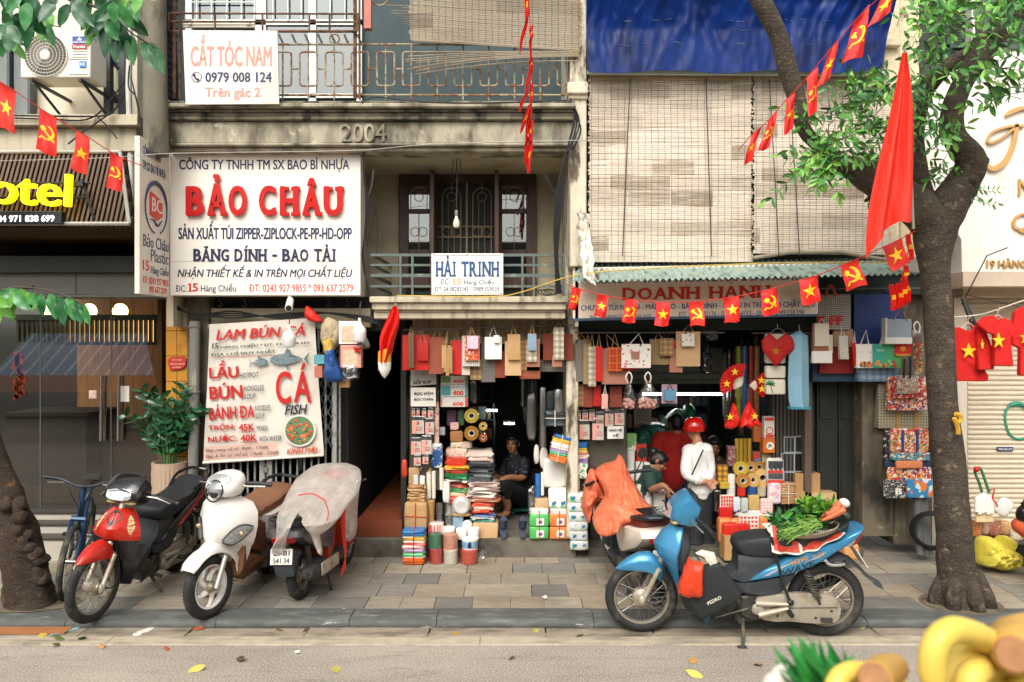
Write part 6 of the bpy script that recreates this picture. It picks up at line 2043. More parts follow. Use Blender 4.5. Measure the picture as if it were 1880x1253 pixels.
def head(root,b,c,fw,s=1.,upv=V((0,0,1)),face=True,skin_=None):
 """skull, jaw, nose, ears and neck stub go into the body mesh b; eyes, brows, mouth become parts"""
 fw=fw.normalized();sd_=fw.cross(upv).normalized();u=sd_.cross(fw)
 M3=Matrix((sd_,fw,u)).transposed()
 at=lambda x,y,z:c+M3@V((x,y,z))*s
 b.ball(at(0,-.012,.025),V((.078,.095,.088))*s,M3,16,12)
 b.ball(at(0,.022,-.035),V((.06,.068,.085))*s,M3,14,10)
 b.ball(at(0,.05,-.085),V((.032,.03,.026))*s,M3,10,8)
 b.tube([at(0,.08,.015),at(0,.105,-.022),at(0,.092,-.035)],[.01*s,.016*s,.015*s],8)
 for q in(-1,1):
  b.ball(at(q*.08,-.012,-.005),V((.012,.022,.034))*s,M3,8,6)
  b.ball(at(q*.036,.07,-.02),V((.022,.018,.02))*s,M3,8,6)
 b.tube([at(0,-.02,-.06),at(0,-.035,-.15)],[.05*s,.054*s],12)
 if face:
  e=B()
  for q in(-1,1):
   e.ball(at(q*.031,.083,.008),V((.015,.006,.0065))*s,M3,10,6)
  e.out('eye',dark_c,root)
  e=B()
  for q in(-1,1):e.tube([at(q*.014,.092,.03),at(q*.032,.092,.036),at(q*.052,.078,.03)],[.004*s,.005*s,.003*s],5)
  e.out('eyebrow',hair_m,root)
  e=B();e.ball(at(0,.09,-.062),V((.022,.008,.008))*s,M3,10,6);e.out('mouth',lip_m,root)
 return at,M3
def hair(root,at,M3,s,kind):
 b=B()
 b.ball(at(0,-.022,.036),V((.086,.1,.09))*s,M3,18,12)
 b.ball(at(0,-.05,-.005),V((.082,.07,.085))*s,M3,16,10)
 for q in(-1,1):b.ball(at(q*.068,.012,.03),V((.02,.05,.05))*s,M3,10,8)
 b.ball(at(0,.045,.078),V((.06,.045,.03))*s,M3,12,8)
 if kind=='bun':b.ball(at(0,-.115,.06),V((.05,.05,.05))*s,M3,12,8)
 if kind=='tied':b.ball(at(.0,-.1,-.06),V((.035,.03,.06))*s,M3,10,8)
 remesh(b.out('hair',hair_m,root),.01)
 # seated woman
k_=9.45
def pp_(x,y,Y):return P(x,y,Y)
wm=thing('person','woman in a dark dotted blouse seated on a low stool in the shop entrance','person',P(945,945,9.45))
s_=.95
hc_=pp_(941,815,9.42)
b=B()
at,M3=head(wm,b,hc_,V((-.32,-1,-.05)),s_)
hair(wm,at,M3,s_,'tied')
sh1,sh2,pel=pp_(962,849,9.36),pp_(934,850,9.6),pp_(962,912,9.62)
chest=(sh1+sh2)/2
limb(b,[at(0,-.035,-.14),chest+V((0,.02,-.06)),chest.lerp(pel,.55),pel],[.06,.125,.12,.135])
limb(b,[sh1,pp_(960,876,9.3),pp_(934,877,9.1),pp_(921,881,9.02)],[.055,.043,.036,.026])
hand(b,pp_(920,881,9.02),V((-.8,-.3,-.35)),V((-.2,.3,-1)),.95,.5)
limb(b,[sh2,pp_(921,878,9.5),pp_(908,876,9.25),pp_(902,880,9.15)],[.055,.043,.036,.026])
hand(b,pp_(902,880,9.15),V((-.7,-.4,-.4)),V((-.2,.3,-1)),.95,.5)
kn1,kn2=pp_(921,891,9.05),pp_(912,895,9.3)
limb(b,[pel+V((.02,-.05,0)),kn1,pp_(931,925,9.16),pp_(931,940,9.2)],[.1,.062,.05,.034])
limb(b,[pel+V((-.08,.02,0)),kn2,pp_(912,930,9.4),pp_(911,942,9.42)],[.1,.062,.05,.034])
for f in(pp_(931,942,9.2),pp_(910,944,9.42)):
 b.ball(f+V((-.05,-.05,-.01)),(.09,.045,.026),Matrix.Rotation(.5,3,'Z'),12,8)
 for i in range(5):b.ball(f+V((-.125+.012*i,-.085+.014*-i+.05,-.022)),(.014,.011,.011),n=8,k=5)
remesh(b.out('body',skin,wm),.0085)
b=B()
limb(b,[at(0,-.03,-.175),chest+V((0,.02,-.06)),chest.lerp(pel,.55),pel],[.075,.145,.145,.16])
limb(b,[sh1,pp_(961,868,9.32)],[.072,.066]);limb(b,[sh2,pp_(924,870,9.52)],[.072,.066])
def dots(name,base,dot,sc):
 g=N(name)
 v=g.n('TexVoronoi');v.inputs['Scale'].default_value=sc
 g.l(g.co(),v.inputs['Vector'])
 return g.fin(g.mix(g.math('LESS_THAN',v.outputs[0],.22),lin(base),lin(dot)),.8)
remesh(b.out('blouse',dots('blouse_dots','1b1d24','6d7280',26),wm),.011)
b=B()
limb(b,[pel+V((.02,-.05,0)),kn1+V((.0,0,.0)),pp_(928,908,9.12)],[.13,.088,.075]);limb(b,[pel+V((-.08,.02,0)),kn2,pp_(912,912,9.36)],[.13,.088,.075])
b.ball(pel,(.17,.16,.12))
remesh(b.out('trousers',mat('trouser_black','17171a',.8,var=.1),wm),.012)
t=thing('stool','low green plastic stool under the seated woman','stool',P(962,950,9.65))
b=B();zz=pel.z-.12
b.box(pel.x-.15,pel.x+.15,9.48,9.78,zz-.04,zz)
b.out('seat',mat('stool_green','1f5a48',.4),t,bevel=.02)
for i,(q,r_)in enumerate(((-1,-1),(1,-1),(-1,1),(1,1))):
 b=B();b.tube([V((pel.x+q*.11,9.63+r_*.11,zz-.03)),V((pel.x+q*.15,9.63+r_*.15,.2))],[.025,.02],8);b.out('leg',MATS['stool_green'],t)
 # man in a white shirt with a red helmet
mn=thing('person','man in a white shirt and red helmet standing with hands behind his back','person',P(1290,1010,8.6))
s_=.84
hc_=pp_(1274,790,8.62)
b=B()
at,M3=head(mn,b,hc_,V((-.75,.55,-.12)),s_)
shL,shR,pel=pp_(1264,829,8.62),pp_(1297,827,8.6),pp_(1286,900,8.62)
chest=(shL+shR)/2
limb(b,[at(0,-.03,-.13),chest+V((0,.02,-.05)),chest.lerp(pel,.6),pel],[.05,.1,.1,.11])
limb(b,[shL+V((0,-.04,0)),pp_(1261,868,8.5),pp_(1284,884,8.45),pp_(1297,884,8.43)],[.05,.042,.034,.025])
hand(b,pp_(1297,884,8.43),V((.6,-.25,-.55)),V((-.4,-.6,.3)),.8,.35)
limb(b,[shR,pp_(1303,862,8.58),pp_(1301,880,8.46)],[.05,.042,.026])
hand(b,pp_(1301,880,8.45),V((.55,-.3,-.3)),V((-.2,-.6,.5)),.8,.6)
fL,fR=pp_(1276,1011,8.6),pp_(1299,1012,8.66)
for f in(fL,fR):
 limb(b,[pel+(f-pel)*.05+V((f.x-pel.x,0,0))*.4,pel.lerp(f,.52),f+V((0,0,.06))],[.085,.06,.038])
 b.ball(f+V((-.03,.04,.02)),(.09,.045,.035),Matrix.Rotation(-.6,3,'Z'),12,8)
remesh(b.out('body',skin,mn),.0085)
b=B()
limb(b,[at(0,-.035,-.2),chest+V((.0,.01,-.04)),chest.lerp(pel,.5),chest.lerp(pel,1.02)],[.06,.128,.138,.135])
limb(b,[chest,shL],[.085,.078]);limb(b,[chest,shR],[.085,.078])
limb(b,[shL+V((0,-.03,0)),pp_(1261,868,8.5),pp_(1283,882,8.45)],[.075,.066,.05])
limb(b,[shR,pp_(1303,862,8.58),pp_(1300,877,8.47)],[.075,.064,.048])
remesh(b.out('shirt',mat('shirt_white','dcd8d4',.8,var=.04,vs=6,bump=.6,bs=7,bd=.04),mn),.011)
b=B()
b.ball(pel+V((0,0,-.02)),(.13,.12,.1))
for f in(fL,fR):limb(b,[pel+V((f.x-pel.x,0,0))*.45+V((0,0,-.03)),pel.lerp(f,.5),f+V((0,0,.07))],[.115,.088,.07])
remesh(b.out('trousers',mat('trouser_charcoal','222327',.85,var=.12,bump=.4,bs=9,bd=.03),mn),.012)
b=B()
b.lathe([(0,.118),(.05,.112),(.09,.085),(.113,.04),(.118,-.01),(.112,-.035),(.104,-.036),(.108,0),(.09,.06)],at(0,-.01,.03),M3@V((0,-.12,1)),26)
hl=b.out('helmet',mat('helmet_red','b5140d',.12,var=.03,coat=.6),mn)
b=B();b.tube(bez([at(0,.1,.055),at(.07,.125,.03),at(.1,.08,.035)],4)+bez([at(.1,.08,.035),at(.0,.15,.03),at(-.1,.08,.035)],6),.01,6);b.out('peak',MATS['helmet_red'],hl)
b=B()
for q in(-1,1):b.tube([at(q*.1,-.01,.0),at(q*.07,.03,-.08),at(0,.055,-.115)],.006,5)
b.out('chin_strap',mat('strap_pink','b87a72',.6),hl)
b=B();b.tube([pp_(1291,826,8.43),pp_(1272,868,8.42),pp_(1257,900,8.5)],.009,5)
b.out('shoulder_strap',black_p,mn)
# man in red seen from behind
mr=thing('person','black haired man in a red t-shirt with his back turned inside the shop','person',P(1235,990,9.5))
s_=1.0
hc_=pp_(1240,778,9.5)
b=B()
at,M3=head(mr,b,hc_,V((-.35,1,-.1)),s_,face=False)
hair(mr,at,M3,s_,'short')
shL,shR,pel=pp_(1210,808,9.5),pp_(1257,806,9.5),pp_(1235,885,9.52)
chest=(shL+shR)/2
limb(b,[at(0,-.03,-.14),chest+V((0,0,-.06)),chest.lerp(pel,.6),pel],[.06,.13,.13,.13])
for q,e,w_ in((shL,pp_(1200,850,9.45),pp_(1206,885,9.3)),(shR,pp_(1266,850,9.5),pp_(1258,885,9.75))):
 limb(b,[q,e,w_],[.06,.046,.03]);hand(b,w_,V((.1,-.1,-1)),V((1,0,0)),1,.6)
for f in(P(1222,985,9.5),P(1248,985,9.5)):
 limb(b,[V((pel.x+(f.x-pel.x)*.7,pel.y,pel.z-.03)),pel.lerp(f,.5),f+V((0,0,.06))],[.1,.07,.045]);b.ball(f+V((0,.05,.03)),(.05,.12,.04))
remesh(b.out('body',skin_d,mr),.01)
b=B()
limb(b,[at(0,-.03,-.165),chest+V((0,0,-.05)),chest.lerp(pel,.5),chest.lerp(pel,.95)],[.075,.155,.16,.165])
limb(b,[chest+(shL-chest)*.6,shL,pp_(1203,835,9.47)],[.1,.09,.08]);limb(b,[chest+(shR-chest)*.6,shR,pp_(1264,833,9.5)],[.1,.09,.08])
remesh(b.out('t_shirt',mat('tshirt_red','a81d14',.85,var=.06,bump=.5,bs=7,bd=.03),mr),.012)
b=B()
b.ball(pel,(.17,.14,.12))
for f in(P(1222,985,9.5),P(1248,985,9.5)):limb(b,[V((pel.x+(f.x-pel.x)*.7,pel.y,pel.z-.03)),pel.lerp(f,.5),f+V((0,0,.06))],[.13,.095,.075])
remesh(b.out('jeans',mat('jeans_navy','1d2a3a',.85,var=.15),mr),.012)
# customer bending over the goods
bd_=thing('person','person with hair in a bun bending over the goods beside the orange cover','person',P(1195,990,8.8))
s_=.98
hc_=pp_(1209,848,8.72)
b=B()
at,M3=head(bd_,b,hc_,V((.85,-.3,-.62)),s_,V((.4,.1,1)))
hair(bd_,at,M3,s_,'bun')
sh1,sh2,pel=pp_(1192,876,8.62),pp_(1196,872,8.92),pp_(1165,935,8.85)
chest=(sh1+sh2)/2
limb(b,[at(0,-.04,-.12),chest,chest.lerp(pel,.5),pel],[.058,.12,.125,.13])
limb(b,[sh1,pp_(1196,898,8.52),pp_(1216,892,8.42),pp_(1224,896,8.4)],[.058,.045,.036,.026]);hand(b,pp_(1224,896,8.4),V((.7,-.3,-.5)),V((0,0,-1)),.95,.6)
limb(b,[sh2,pp_(1206,905,8.9),pp_(1222,905,8.7)],[.058,.045,.026]);hand(b,pp_(1222,905,8.7),V((.7,-.3,-.5)),V((0,0,-1)),.95,.6)
for f in(P(1172,990,8.75),P(1150,985,8.95)):limb(b,[pel,pel.lerp(f,.5)+V((.06,-.05,.04)),f+V((0,0,.05))],[.11,.07,.045]);b.ball(f+V((.05,-.03,.02)),(.11,.05,.035))
remesh(b.out('body',skin_d,bd_),.0095)
b=B()
limb(b,[at(0,-.045,-.14),chest,chest.lerp(pel,.5),pel],[.072,.145,.15,.155]);limb(b,[sh1,pp_(1195,894,8.55)],[.08,.07]);limb(b,[sh2,pp_(1204,898,8.9)],[.08,.07])
remesh(b.out('shirt',mat('shirt_dark_green','1f3a32',.85,var=.15),bd_),.012)
b=B();b.ball(pel,(.16,.15,.13))
for f in(P(1172,990,8.75),P(1150,985,8.95)):limb(b,[pel,pel.lerp(f,.5)+V((.06,-.05,.04)),f+V((0,0,.06))],[.14,.095,.07])
remesh(b.out('trousers',MATS['trouser_charcoal'],bd_),.013)
# shopkeeper behind the rolls of tape
sk=thing('person','dark haired shopkeeper looking out between the man in white and the tape rolls','person',P(1313,985,9.3))
hc_=pp_(1311,821,9.3)
b=B()
at,M3=head(sk,b,hc_,V((-.1,-1,-.22)),1.0)
hair(sk,at,M3,1.0,'tied')
chest,pel=pp_(1316,862,9.4),pp_(1318,930,9.45)
limb(b,[at(0,-.035,-.14),chest,pel],[.06,.13,.14])
for q in(-1,1):
 a=chest+V((q*.16,0,.03));e=a+V((q*.05,-.05,-.26));w_=e+V((-q*.1,-.2,-.03))
 limb(b,[a,e,w_],[.055,.043,.028]);hand(b,w_,V((-q*.5,-.8,-.2)),V((0,0,-1)),.95,.5)
 f=V((pel.x+q*.1,9.35,.1));limb(b,[pel+V((q*.09,0,-.05)),pel.lerp(f,.5),f+V((0,0,.05))],[.1,.07,.045]);b.ball(f+V((0,-.06,.02)),(.05,.11,.035))
remesh(b.out('body',skin_d,sk),.0095)
b=B()
limb(b,[at(0,-.03,-.17),chest,pel+V((0,0,-.05))],[.07,.155,.17])
for q in(-1,1):a=chest+V((q*.16,0,.03));limb(b,[a,a+V((q*.04,-.03,-.16))],[.08,.07])
remesh(b.out('blouse',mat('blouse_olive','3a3328',.85,var=.2,vs=25),sk),.012)
b=B();b.ball(pel+V((0,0,-.06)),(.18,.15,.12))
for q in(-1,1):f=V((pel.x+q*.1,9.35,.1));limb(b,[pel+V((q*.09,0,-.05)),pel.lerp(f,.5),f+V((0,0,.08))],[.13,.095,.075])
remesh(b.out('trousers',MATS['trouser_charcoal'],sk),.013)
# vendor crouching at the right edge
vd=thing('person','dark haired vendor crouching half out of view at the right edge','person',P(1915,1040,7.35))
hc_=pp_(1899,946,7.4)
b=B()
at,M3=head(vd,b,hc_,V((.5,-.5,-.5)),1.0)
chest,pel=pp_(1922,990,7.45),pp_(1930,1035,7.5)
limb(b,[at(0,-.035,-.13),chest,pel],[.06,.13,.14])
limb(b,[chest+V((-.15,-.05,.02)),pp_(1906,1015,7.25),pp_(1920,1020,7.1)],[.055,.044,.028]);hand(b,pp_(1920,1020,7.1),V((.7,-.4,-.2)),V((0,0,-1)),1,.6)
for q in(-.12,.14):limb(b,[pel+V((q,0,0)),pel+V((q,-.32,.22)),pel+V((q,-.3,-.12))],[.11,.075,.05]);b.ball(V((pel.x+q,7.12,.04)),(.05,.11,.04))
remesh(b.out('body',skin_d,vd),.01)
b=B()
b.ball(at(0,-.02,.03),(.1,.115,.105),M3);b.ball(at(0,-.06,-.03),(.095,.08,.1),M3)
for i in range(60):
 d=V((R.uniform(-1,1),R.uniform(-1,.5),R.uniform(-.6,1))).normalized();b.ball(at(d.x*.1,d.y*.11-.03,d.z*.105+.02),.02,n=6,k=4)
remesh(b.out('hair',hair_m,vd),.009)
b=B()
limb(b,[at(0,-.03,-.165),chest,pel],[.075,.16,.17]);limb(b,[chest+V((-.15,-.05,.02)),pp_(1908,1010,7.3)],[.085,.075])
remesh(b.out('shirt',mat('shirt_orange','c2502c',.85,var=.12),vd),.012)
b=B();b.ball(pel,(.2,.17,.13))
for q in(-.12,.14):limb(b,[pel+V((q,0,0)),pel+V((q,-.32,.22)),pel+V((q,-.3,-.1))],[.13,.1,.075])
remesh(b.out('trousers',MATS['trouser_charcoal'],vd),.013)
# ---------------------------------------------------------------- goods: patterns and builders
def plaid(name,base,c1,c2=None,per=.05,w1=.3,w2=.12,rough=.75,noise_=.25):
 if name in MATS:return MATS[name]
 g=N(name)
 x_=g.xyz()
 u=g.math('ADD',x_[0],x_[1])
 col=g.mix(g.math('MULTIPLY',g.stripe(u,per,w1),.55),lin(base),lin(c1))
 col=g.mix(g.math('MULTIPLY',g.stripe(x_[2],per,w1),.55),col,lin(c1))
 if c2:
  col=g.mix(g.math('MULTIPLY',g.stripe(u,per/2,w2,.3),.7),col,lin(c2))
  col=g.mix(g.math('MULTIPLY',g.stripe(x_[2],per/2,w2,.3),.7),col,lin(c2))
 col=g.mix(g.ramp(g.noise(4,3),.35,.7,0,noise_),col,lin('3a3026'))
 MATS[name]=g.fin(col,rough)
 return MATS[name]
def flower(name,base,cols,sc=22,th=.42,rough=.6):
 if name in MATS:return MATS[name]
 g=N(name)
 col=lin(base)
 for i,c in enumerate(cols):
  v=g.n('TexVoronoi');v.inputs['Scale'].default_value=sc*(1+.35*i)
  m=g.n('Mapping');m.inputs['Location'].default_value=(i*3.1,i,i*1.7);g.l(g.co(),m.inputs[0])
  nn=g.n('TexNoise');nn.inputs['Scale'].default_value=sc*.8;g.l(m.outputs[0],nn.inputs['Vector'])
  mm=g.mix(.06,m.outputs[0],nn.outputs[1],'LINEAR_LIGHT')
  g.l(mm,v.inputs['Vector'])
  col=g.mix(g.math('LESS_THAN',v.outputs[0],th-.04*i),col,lin(c))
 MATS[name]=g.fin(col,rough)
 return MATS[name]
kraft=mat('kraft','b58f60',.75,var=.1,vs=6,bump=.3,bs=9,bd=.02)
kraft2=mat('kraft_pale','c4a074',.75,var=.1,vs=6,bump=.3,bs=12,bd=.015)
cardb=mat('cardboard','b08858',.75,var=.08,vs=5)
redp=mat('paper_red','c4170f',.55,var=.08)
terra=plaid('cloth_terracotta','a5573a','8a4630',None,.012,.4)
pinkb=plaid('cloth_pink_brown','b98068','a56d56',None,.014,.4)
brownr=plaid('cloth_brown_red','8f3f2a','7a3322',None,.012,.4)
plaidt=plaid('plaid_tan','c09a68','6a5236','2e261c',.055)
plaidg=plaid('plaid_grey','78726a','55514b','3c3935',.03)
plaidc=plaid('plaid_cream','d9cdb4','6d6557','2b2824',.06)
plaidr=plaid('plaid_red','c23a16','d8741c','6e1a10',.075)
dotg=plaid('weave_grey','857c70','5e574e',None,.016,.45)
dott=plaid('weave_tan','b29468','7d6748','5a4a36',.02)
whitep=mat('paper_white','e6e1d8',.6,var=.03)
creamp=mat('paper_cream','d9cdb8',.65,var=.05)
lav=flower('paper_lavender','d9bccd',['b48aa6','c79bb0'],40,.3)
florr=flower('floral_red','c23a24',['e6d2b4','2f5a30','d8862a'],30,.36)
florw=flower('floral_white','e4dcd0',['d98a8a','3d4a3c'],14,.26)
checkw=plaid('check_white','ded6cc','4c4640',None,.022,.22)
bluegrey=mat('paper_blue_grey','7f97a6',.6,var=.12,vs=20)
rope_m=mat('rope_tan','b08a58',.8)
rope_w=mat('rope_white','dcd4c6',.7)
rope_k=mat('rope_black','231f1d',.7)
def bag(x0,y0,x1,y1,Y,m,label,hook=None,rope=None,d=.05,group='paper bags hanging at the shop fronts',tilt_=0.,name='paper_bag',cat='bag'):
 """a flat carrier bag with folded-in sides; two cord handles meet at the hook point (a picture point)"""
 t=thing(name,label,cat,P((x0+x1)/2,y1,Y),group)
 a,e=P(x0,y1,Y),P(x1,y0,Y)
 w_=e.x-a.x;hh=e.z-a.z
 ti=tilt_*hh
 def ring(f,dd,bow=0.):
  z=a.z+hh*f
  q=[(a.x,0),(a.x+w_*.5,-bow),(e.x,0),(e.x-.006,dd/2),(e.x,dd),(a.x+w_*.5,dd+bow),(a.x,dd),(a.x+.006,dd/2)]
  return[V((x+ti*(1-f),Y+y,z))for x,y in q]
 b=B();b.loft([ring(0,d),ring(.06,d*1.02,.004),ring(.5,d*.75,.006),ring(.9,d*.4,.003),ring(1,d*.3)])
 b.out('bag',m,t,ang=30)
 if hook:
  h_=P(hook[0],hook[1],Y+.02)
  b=B()
  for yy in(0,d*.3):
   b.tube([V((a.x+w_*.25+ti*.0,Y+yy-.003,e.z-.012)),h_,V((a.x+w_*.75,Y+yy-.003,e.z-.012))],.0045,5)
  b.out('handle',rope or rope_m,t)
 return t
def soft(b,x0,y0,x1,y1,Y,d,mi=0,e=.35,wr=.006,seed=0.,n=20,k=10,bulge=1.):
 """a soft packet: a rounded block whose front sits at depth Y, with a few wrinkles"""
 a,q=P(x0,y1,Y),P(x1,y0,Y)
 c=V(((a.x+q.x)/2,Y+d/2,(a.z+q.z)/2))
 rx,ry,rz=(q.x-a.x)/2,d/2,(q.z-a.z)/2
 pw=lambda v,p_:math.copysign(abs(v)**p_,v)
 n0=len(b.v)
 for i in range(k+1):
  th=-pi/2+pi*i/k
  for j in range(n):
   ph=2*pi*j/n
   v=V((pw(cos(th),e)*pw(cos(ph),e),pw(cos(th),e)*pw(sin(ph),e),pw(sin(th),e)))
   w_=1+wr/max(min(rx,rz),.02)*nz(v.x*3+seed,v.z*5+seed,v.y*3)*bulge
   b.v.append(c+V((v.x*rx*w_,v.y*ry*w_,v.z*rz*w_)))
 for i in range(k):
  b.f+=[(n0+i*n+j,n0+i*n+(j+1)%n,n0+(i+1)*n+(j+1)%n,n0+(i+1)*n+j)for j in range(n)]
  b.m+=[mi]*n
 return b
SEED=[0.]
def pack(x0,y0,x1,y1,Y,d,m,label,cat='packet',name='packet',group=None,e=.3,wr=.006):
 SEED[0]+=3.7
 b=B();soft(b,x0,y0,x1,y1,Y,d,0,e,wr,SEED[0])
 return b.out(name,m,t=(label,cat,group),ang=60)
def boxy(x0,y0,x1,y1,Y,d,m,label,cat='box',name='box',group=None,rot=0,bev=.004):
 a,q=P(x0,y1,Y),P(x1,y0,Y)
 b=B();b.ob(((a.x+q.x)/2,Y+d/2,(a.z+q.z)/2),(q.x-a.x,d,q.z-a.z),Matrix.Rotation(rot,3,'Y'))
 return b.out(name,m,t=(label,cat,group),bevel=bev,smooth=False)
def on_face(o,fn): # a part laid on a thing
 b=B();fn(b);return b
rail_m=mat('rail_steel','5c5a54',.5,.4)
b=B();b.tube([P(740,606,8.24),P(1056,597,8.24)],.009,6)
b.out('hanging_rail',rail_m,t=('thin steel rail the paper bags hang from under the balcony','rail'))
b=B();b.tube([P(1055,611,8.24),P(1330,611,8.24)],.009,6)
b.out('hanging_rail',rail_m,t=('thin steel rail the bags hang from below the bag shop sign','rail'))
b=B();b.tube([P(1380,612,8.3),P(1490,612,8.3)],.009,6);b.tube([P(1480,530,8.2),P(1706,530,8.2)],.009,6)
b.out('hanging_rail',rail_m,t=('thin steel rail with the heart kerchief and blue cover below the sign','rail'))
# --- bags under the balcony
for q in[
(991,661,1058,683,8.36,plaidg,'wide grey plaid bag at the back of the row beneath the balcony corner',None),(997,613,1052,662,8.30,brownr,'wide brown red bag behind the tall cream plaid bag',(1024,596)),
(739,615,787,680,8.24,redp,'broad plain red bag at the left end of the row',(765,602)),(766,626,786,663,8.2,mat('paper_red_dark','b01810',.5),'smaller red bag laid over the broad red one at the left end',(775,605)),
(749,611,760,676,8.16,plaid('plaid_brown_fine','6d4a30','3d2a1e','a98a60',.02),'narrow brown check bag turned edge on in front of the red bag',(754,598)),
(787,619,815,687,8.26,terra,'terracotta cloth bag right of the broad red bag',(805,600)),(828,625,849,688,8.28,redp,'plain red bag behind the floral one',(836,606)),
(848,671,863,689,8.26,creamp,'small cream bag peeping below the red floral bag',None),(863,660,886,698,8.3,plaidt,'tan plaid bag hanging low behind the floral bag',None),
(884,629,909,702,8.28,plaidg,'long dark grey plaid bag left of the white cut out bag',(894,604)),(909,645,928,694,8.28,brownr,'brown red bag below the white cut out bag',None),
(848,617,881,673,8.2,checkw,'white check bag carrying a red floral bag',(864,600)),(853,619,880,662,8.16,florr,'red floral bag laid over the white check bag',(866,600)),(858,617,878,641,8.12,lav,'small lavender bag topmost over the red floral one',(866,601)),
(890,619,921,660,8.18,whitep,'white bag with a cut out handle',(906,598),rope_w),(906.5,616,917,630,8.14,whitep,'tiny white bag hanging over the white cut out bag',None,rope_w),
(927,627,957,690,8.22,kraft2,'long pale kraft bag under the shorter brown one',None),(932,614,955,661,8.17,kraft,'plain brown kraft bag with a pointed handle',(942,597)),
(954,626,967,682,8.27,plaidt,'tan plaid bag squeezed right of the kraft bags',None),(954,681,992,696,8.28,terra,'terracotta bag hanging lowest right of the kraft bags',None),
(966,623,991,674,8.2,pinkb,'pink brown cloth bag under the small blue grey one',None),(966,636,986,665,8.16,plaidc,'cream plaid bag over the pink brown one',None),(969,613,985,644,8.12,bluegrey,'small blue grey bag hanging foremost right of the kraft bags',(978,593)),
(1014,655,1032,674,8.2,pinkb,'short pink brown bag showing below the tall cream plaid bag',None),(1016,602,1035.5,661,8.16,plaidc,'tall narrow cream plaid bag',(1026,586))]:
 bag(*q[:7],hook=q[7],rope=q[8]if len(q)>8 else None)
for i in range(5):bag(811+i*3.6,634+(i%3)*3,819+i*2.8,676+(i*7)%18,8.15+.012*i,kraft,'crumpled kraft bag in the bunch hanging left of the floral bag',(822,610)if i<2 else None,d=.03)
# --- bags under the bag shop sign
for q in[
(1057,624,1081,701,8.32,dotg,'long grey woven bag at the left end below the sign',(1066,611)),(1071,631,1086,706,8.28,dott,'tan woven bag second from the left below the sign',(1080,611)),(1080,636,1094,710,8.25,plaidc,'cream grid bag beside the narrow red one',(1087,611)),
(1093,636,1106,701,8.24,redp,'narrow plain red bag left of the pink brown bag',(1100,611)),(1105,640,1153,706,8.27,pinkb,'wide pink brown bag behind the red plaid bag',(1113,614)),(1128,660,1170,681,8.26,redp,'plain red bag peeping below the white blossom bag',None),
(1117,638,1143,682,8.2,plaidr,'red and orange plaid bag',(1128,611)),(1141.5,632,1195,676,8.14,florw,'large white bag printed with pink blossoms',(1173,613),rope_w),
(1193,623,1230,670,8.28,dott,'tan woven bag right of the white blossom bag',(1207,611)),(1212,621,1237,654,8.22,plaidt,'small tan plaid bag right of the white blossom bag',(1223,607),rope_k),(1230,627,1253,684,8.25,pinkb,'pink brown bag with a red top left of the kraft bag',None),
(1234,624,1252,640,8.24,redp,'short red bag over the top of the pink brown one',None),(1241.6,609,1285.6,673,8.22,kraft2,'wide kraft bag with folded sheets',(1265,596)),(1252,612,1275,636,8.15,florw,'small white flower bag hanging over the wide kraft bag',(1264,603),rope_k),
(1040,708,1060,748,8.4,dott,'shaded tan bag in the lower row above the number packets',None),(1058,706,1072,747,8.42,plaidt,'shaded plaid bag in the lower row above the number packets',None),(1071,708,1088,748,8.4,brownr,'shaded brown red bag in the lower row above the number packets',None),
(1089,708,1103,746,8.41,redp,'shaded red bag in the lower row above the number packets',None),(1120,710,1142,748,8.41,brownr,'shaded brown bag left of the clear flower bags',None),(1215,706,1243,741,8.5,mat('paper_pink_pale','c9a3b2',.6),'pale pink bag behind the small blue one',None),(1220,715,1240,736,8.44,mat('paper_sky','5f93b4',.6,var=.1),'small sky blue bag with black handles',(1230,704),rope_k),
(1105,724,1116,751,8.2,mat('paper_salmon','dfa097',.6),'small salmon gift bag hanging on a clip',(1111,706),rope_w)]:
 bag(*q[:7],hook=q[7],rope=q[8]if len(q)>8 else None)
b=B();a=P(1159,646,8.135)
b.pb(1159,646,1174,660,8.128,8.136)
b.out('window_patch',mat('patch_brown','a0705a',.6),[o for o in C.objects if o.get('label','').startswith('large white bag printed')][0])
fl_m=flower('blossom_mix','d98aa0',['d8c24a','c23a2c','4a8a3c','e8d0d4'],60,.4)
for x0,x1,lb in((1143,1167,'narrower clear bag of artificial flowers hanging left of its pair'),(1168,1212,'wider clear bag of artificial flowers hanging right of its pair')):
 t=thing('flower_bag',lb,'bag',P((x0+x1)/2,751,8.1),'clear bags of artificial flowers')
 w_=x1-x0
 b=blob([(x0+w_*.4,700),(x0+w_*.62,700),(x1-w_*.12,722),(x1,742),(x1-w_*.15,750),((x0+x1)/2,752),(x0+w_*.12,750),(x0,740),(x0+w_*.14,718)],8.1,.07,.07,.02,14,10,None,x0)
 b.out('film',film,t)
 b=B()
 for i in range(34):b.ball(P(x0+w_*R.uniform(.15,.85),R.uniform(733,748),8.1+R.uniform(-.04,.04)),R.uniform(.015,.026),n=8,k=5)
 b.out('blossoms',fl_m,t)
 b=B();xm=x0+w_*.5
 b.tube(bez([P(xm-2,704,8.08),P(xm-6,692,8.06),P(xm,684,8.06),P(xm+5,692,8.06),P(xm+3,704,8.08)],5),.008,6)
 b.out('handle',rope_w,t)
b=blob([(1286,632),(1300,632),(1304,650),(1308,666),(1300,684),(1284,680),(1283,655)],8.35,.07,.07,.04,14,10,None,2)
b.out('refuse_bag',mat('film_black','16181a',.22,var=.2),t=('shiny black plastic bag hanging right of the kraft bag','bag'))
b=blob([(1288,606),(1319,606),(1318,622),(1308,628),(1296,627)],8.6,.06,.06,.03,14,8,None,4)
b.out('clear_bag',film,t=('clear bag of trinkets tucked below the awning beam','bag'))
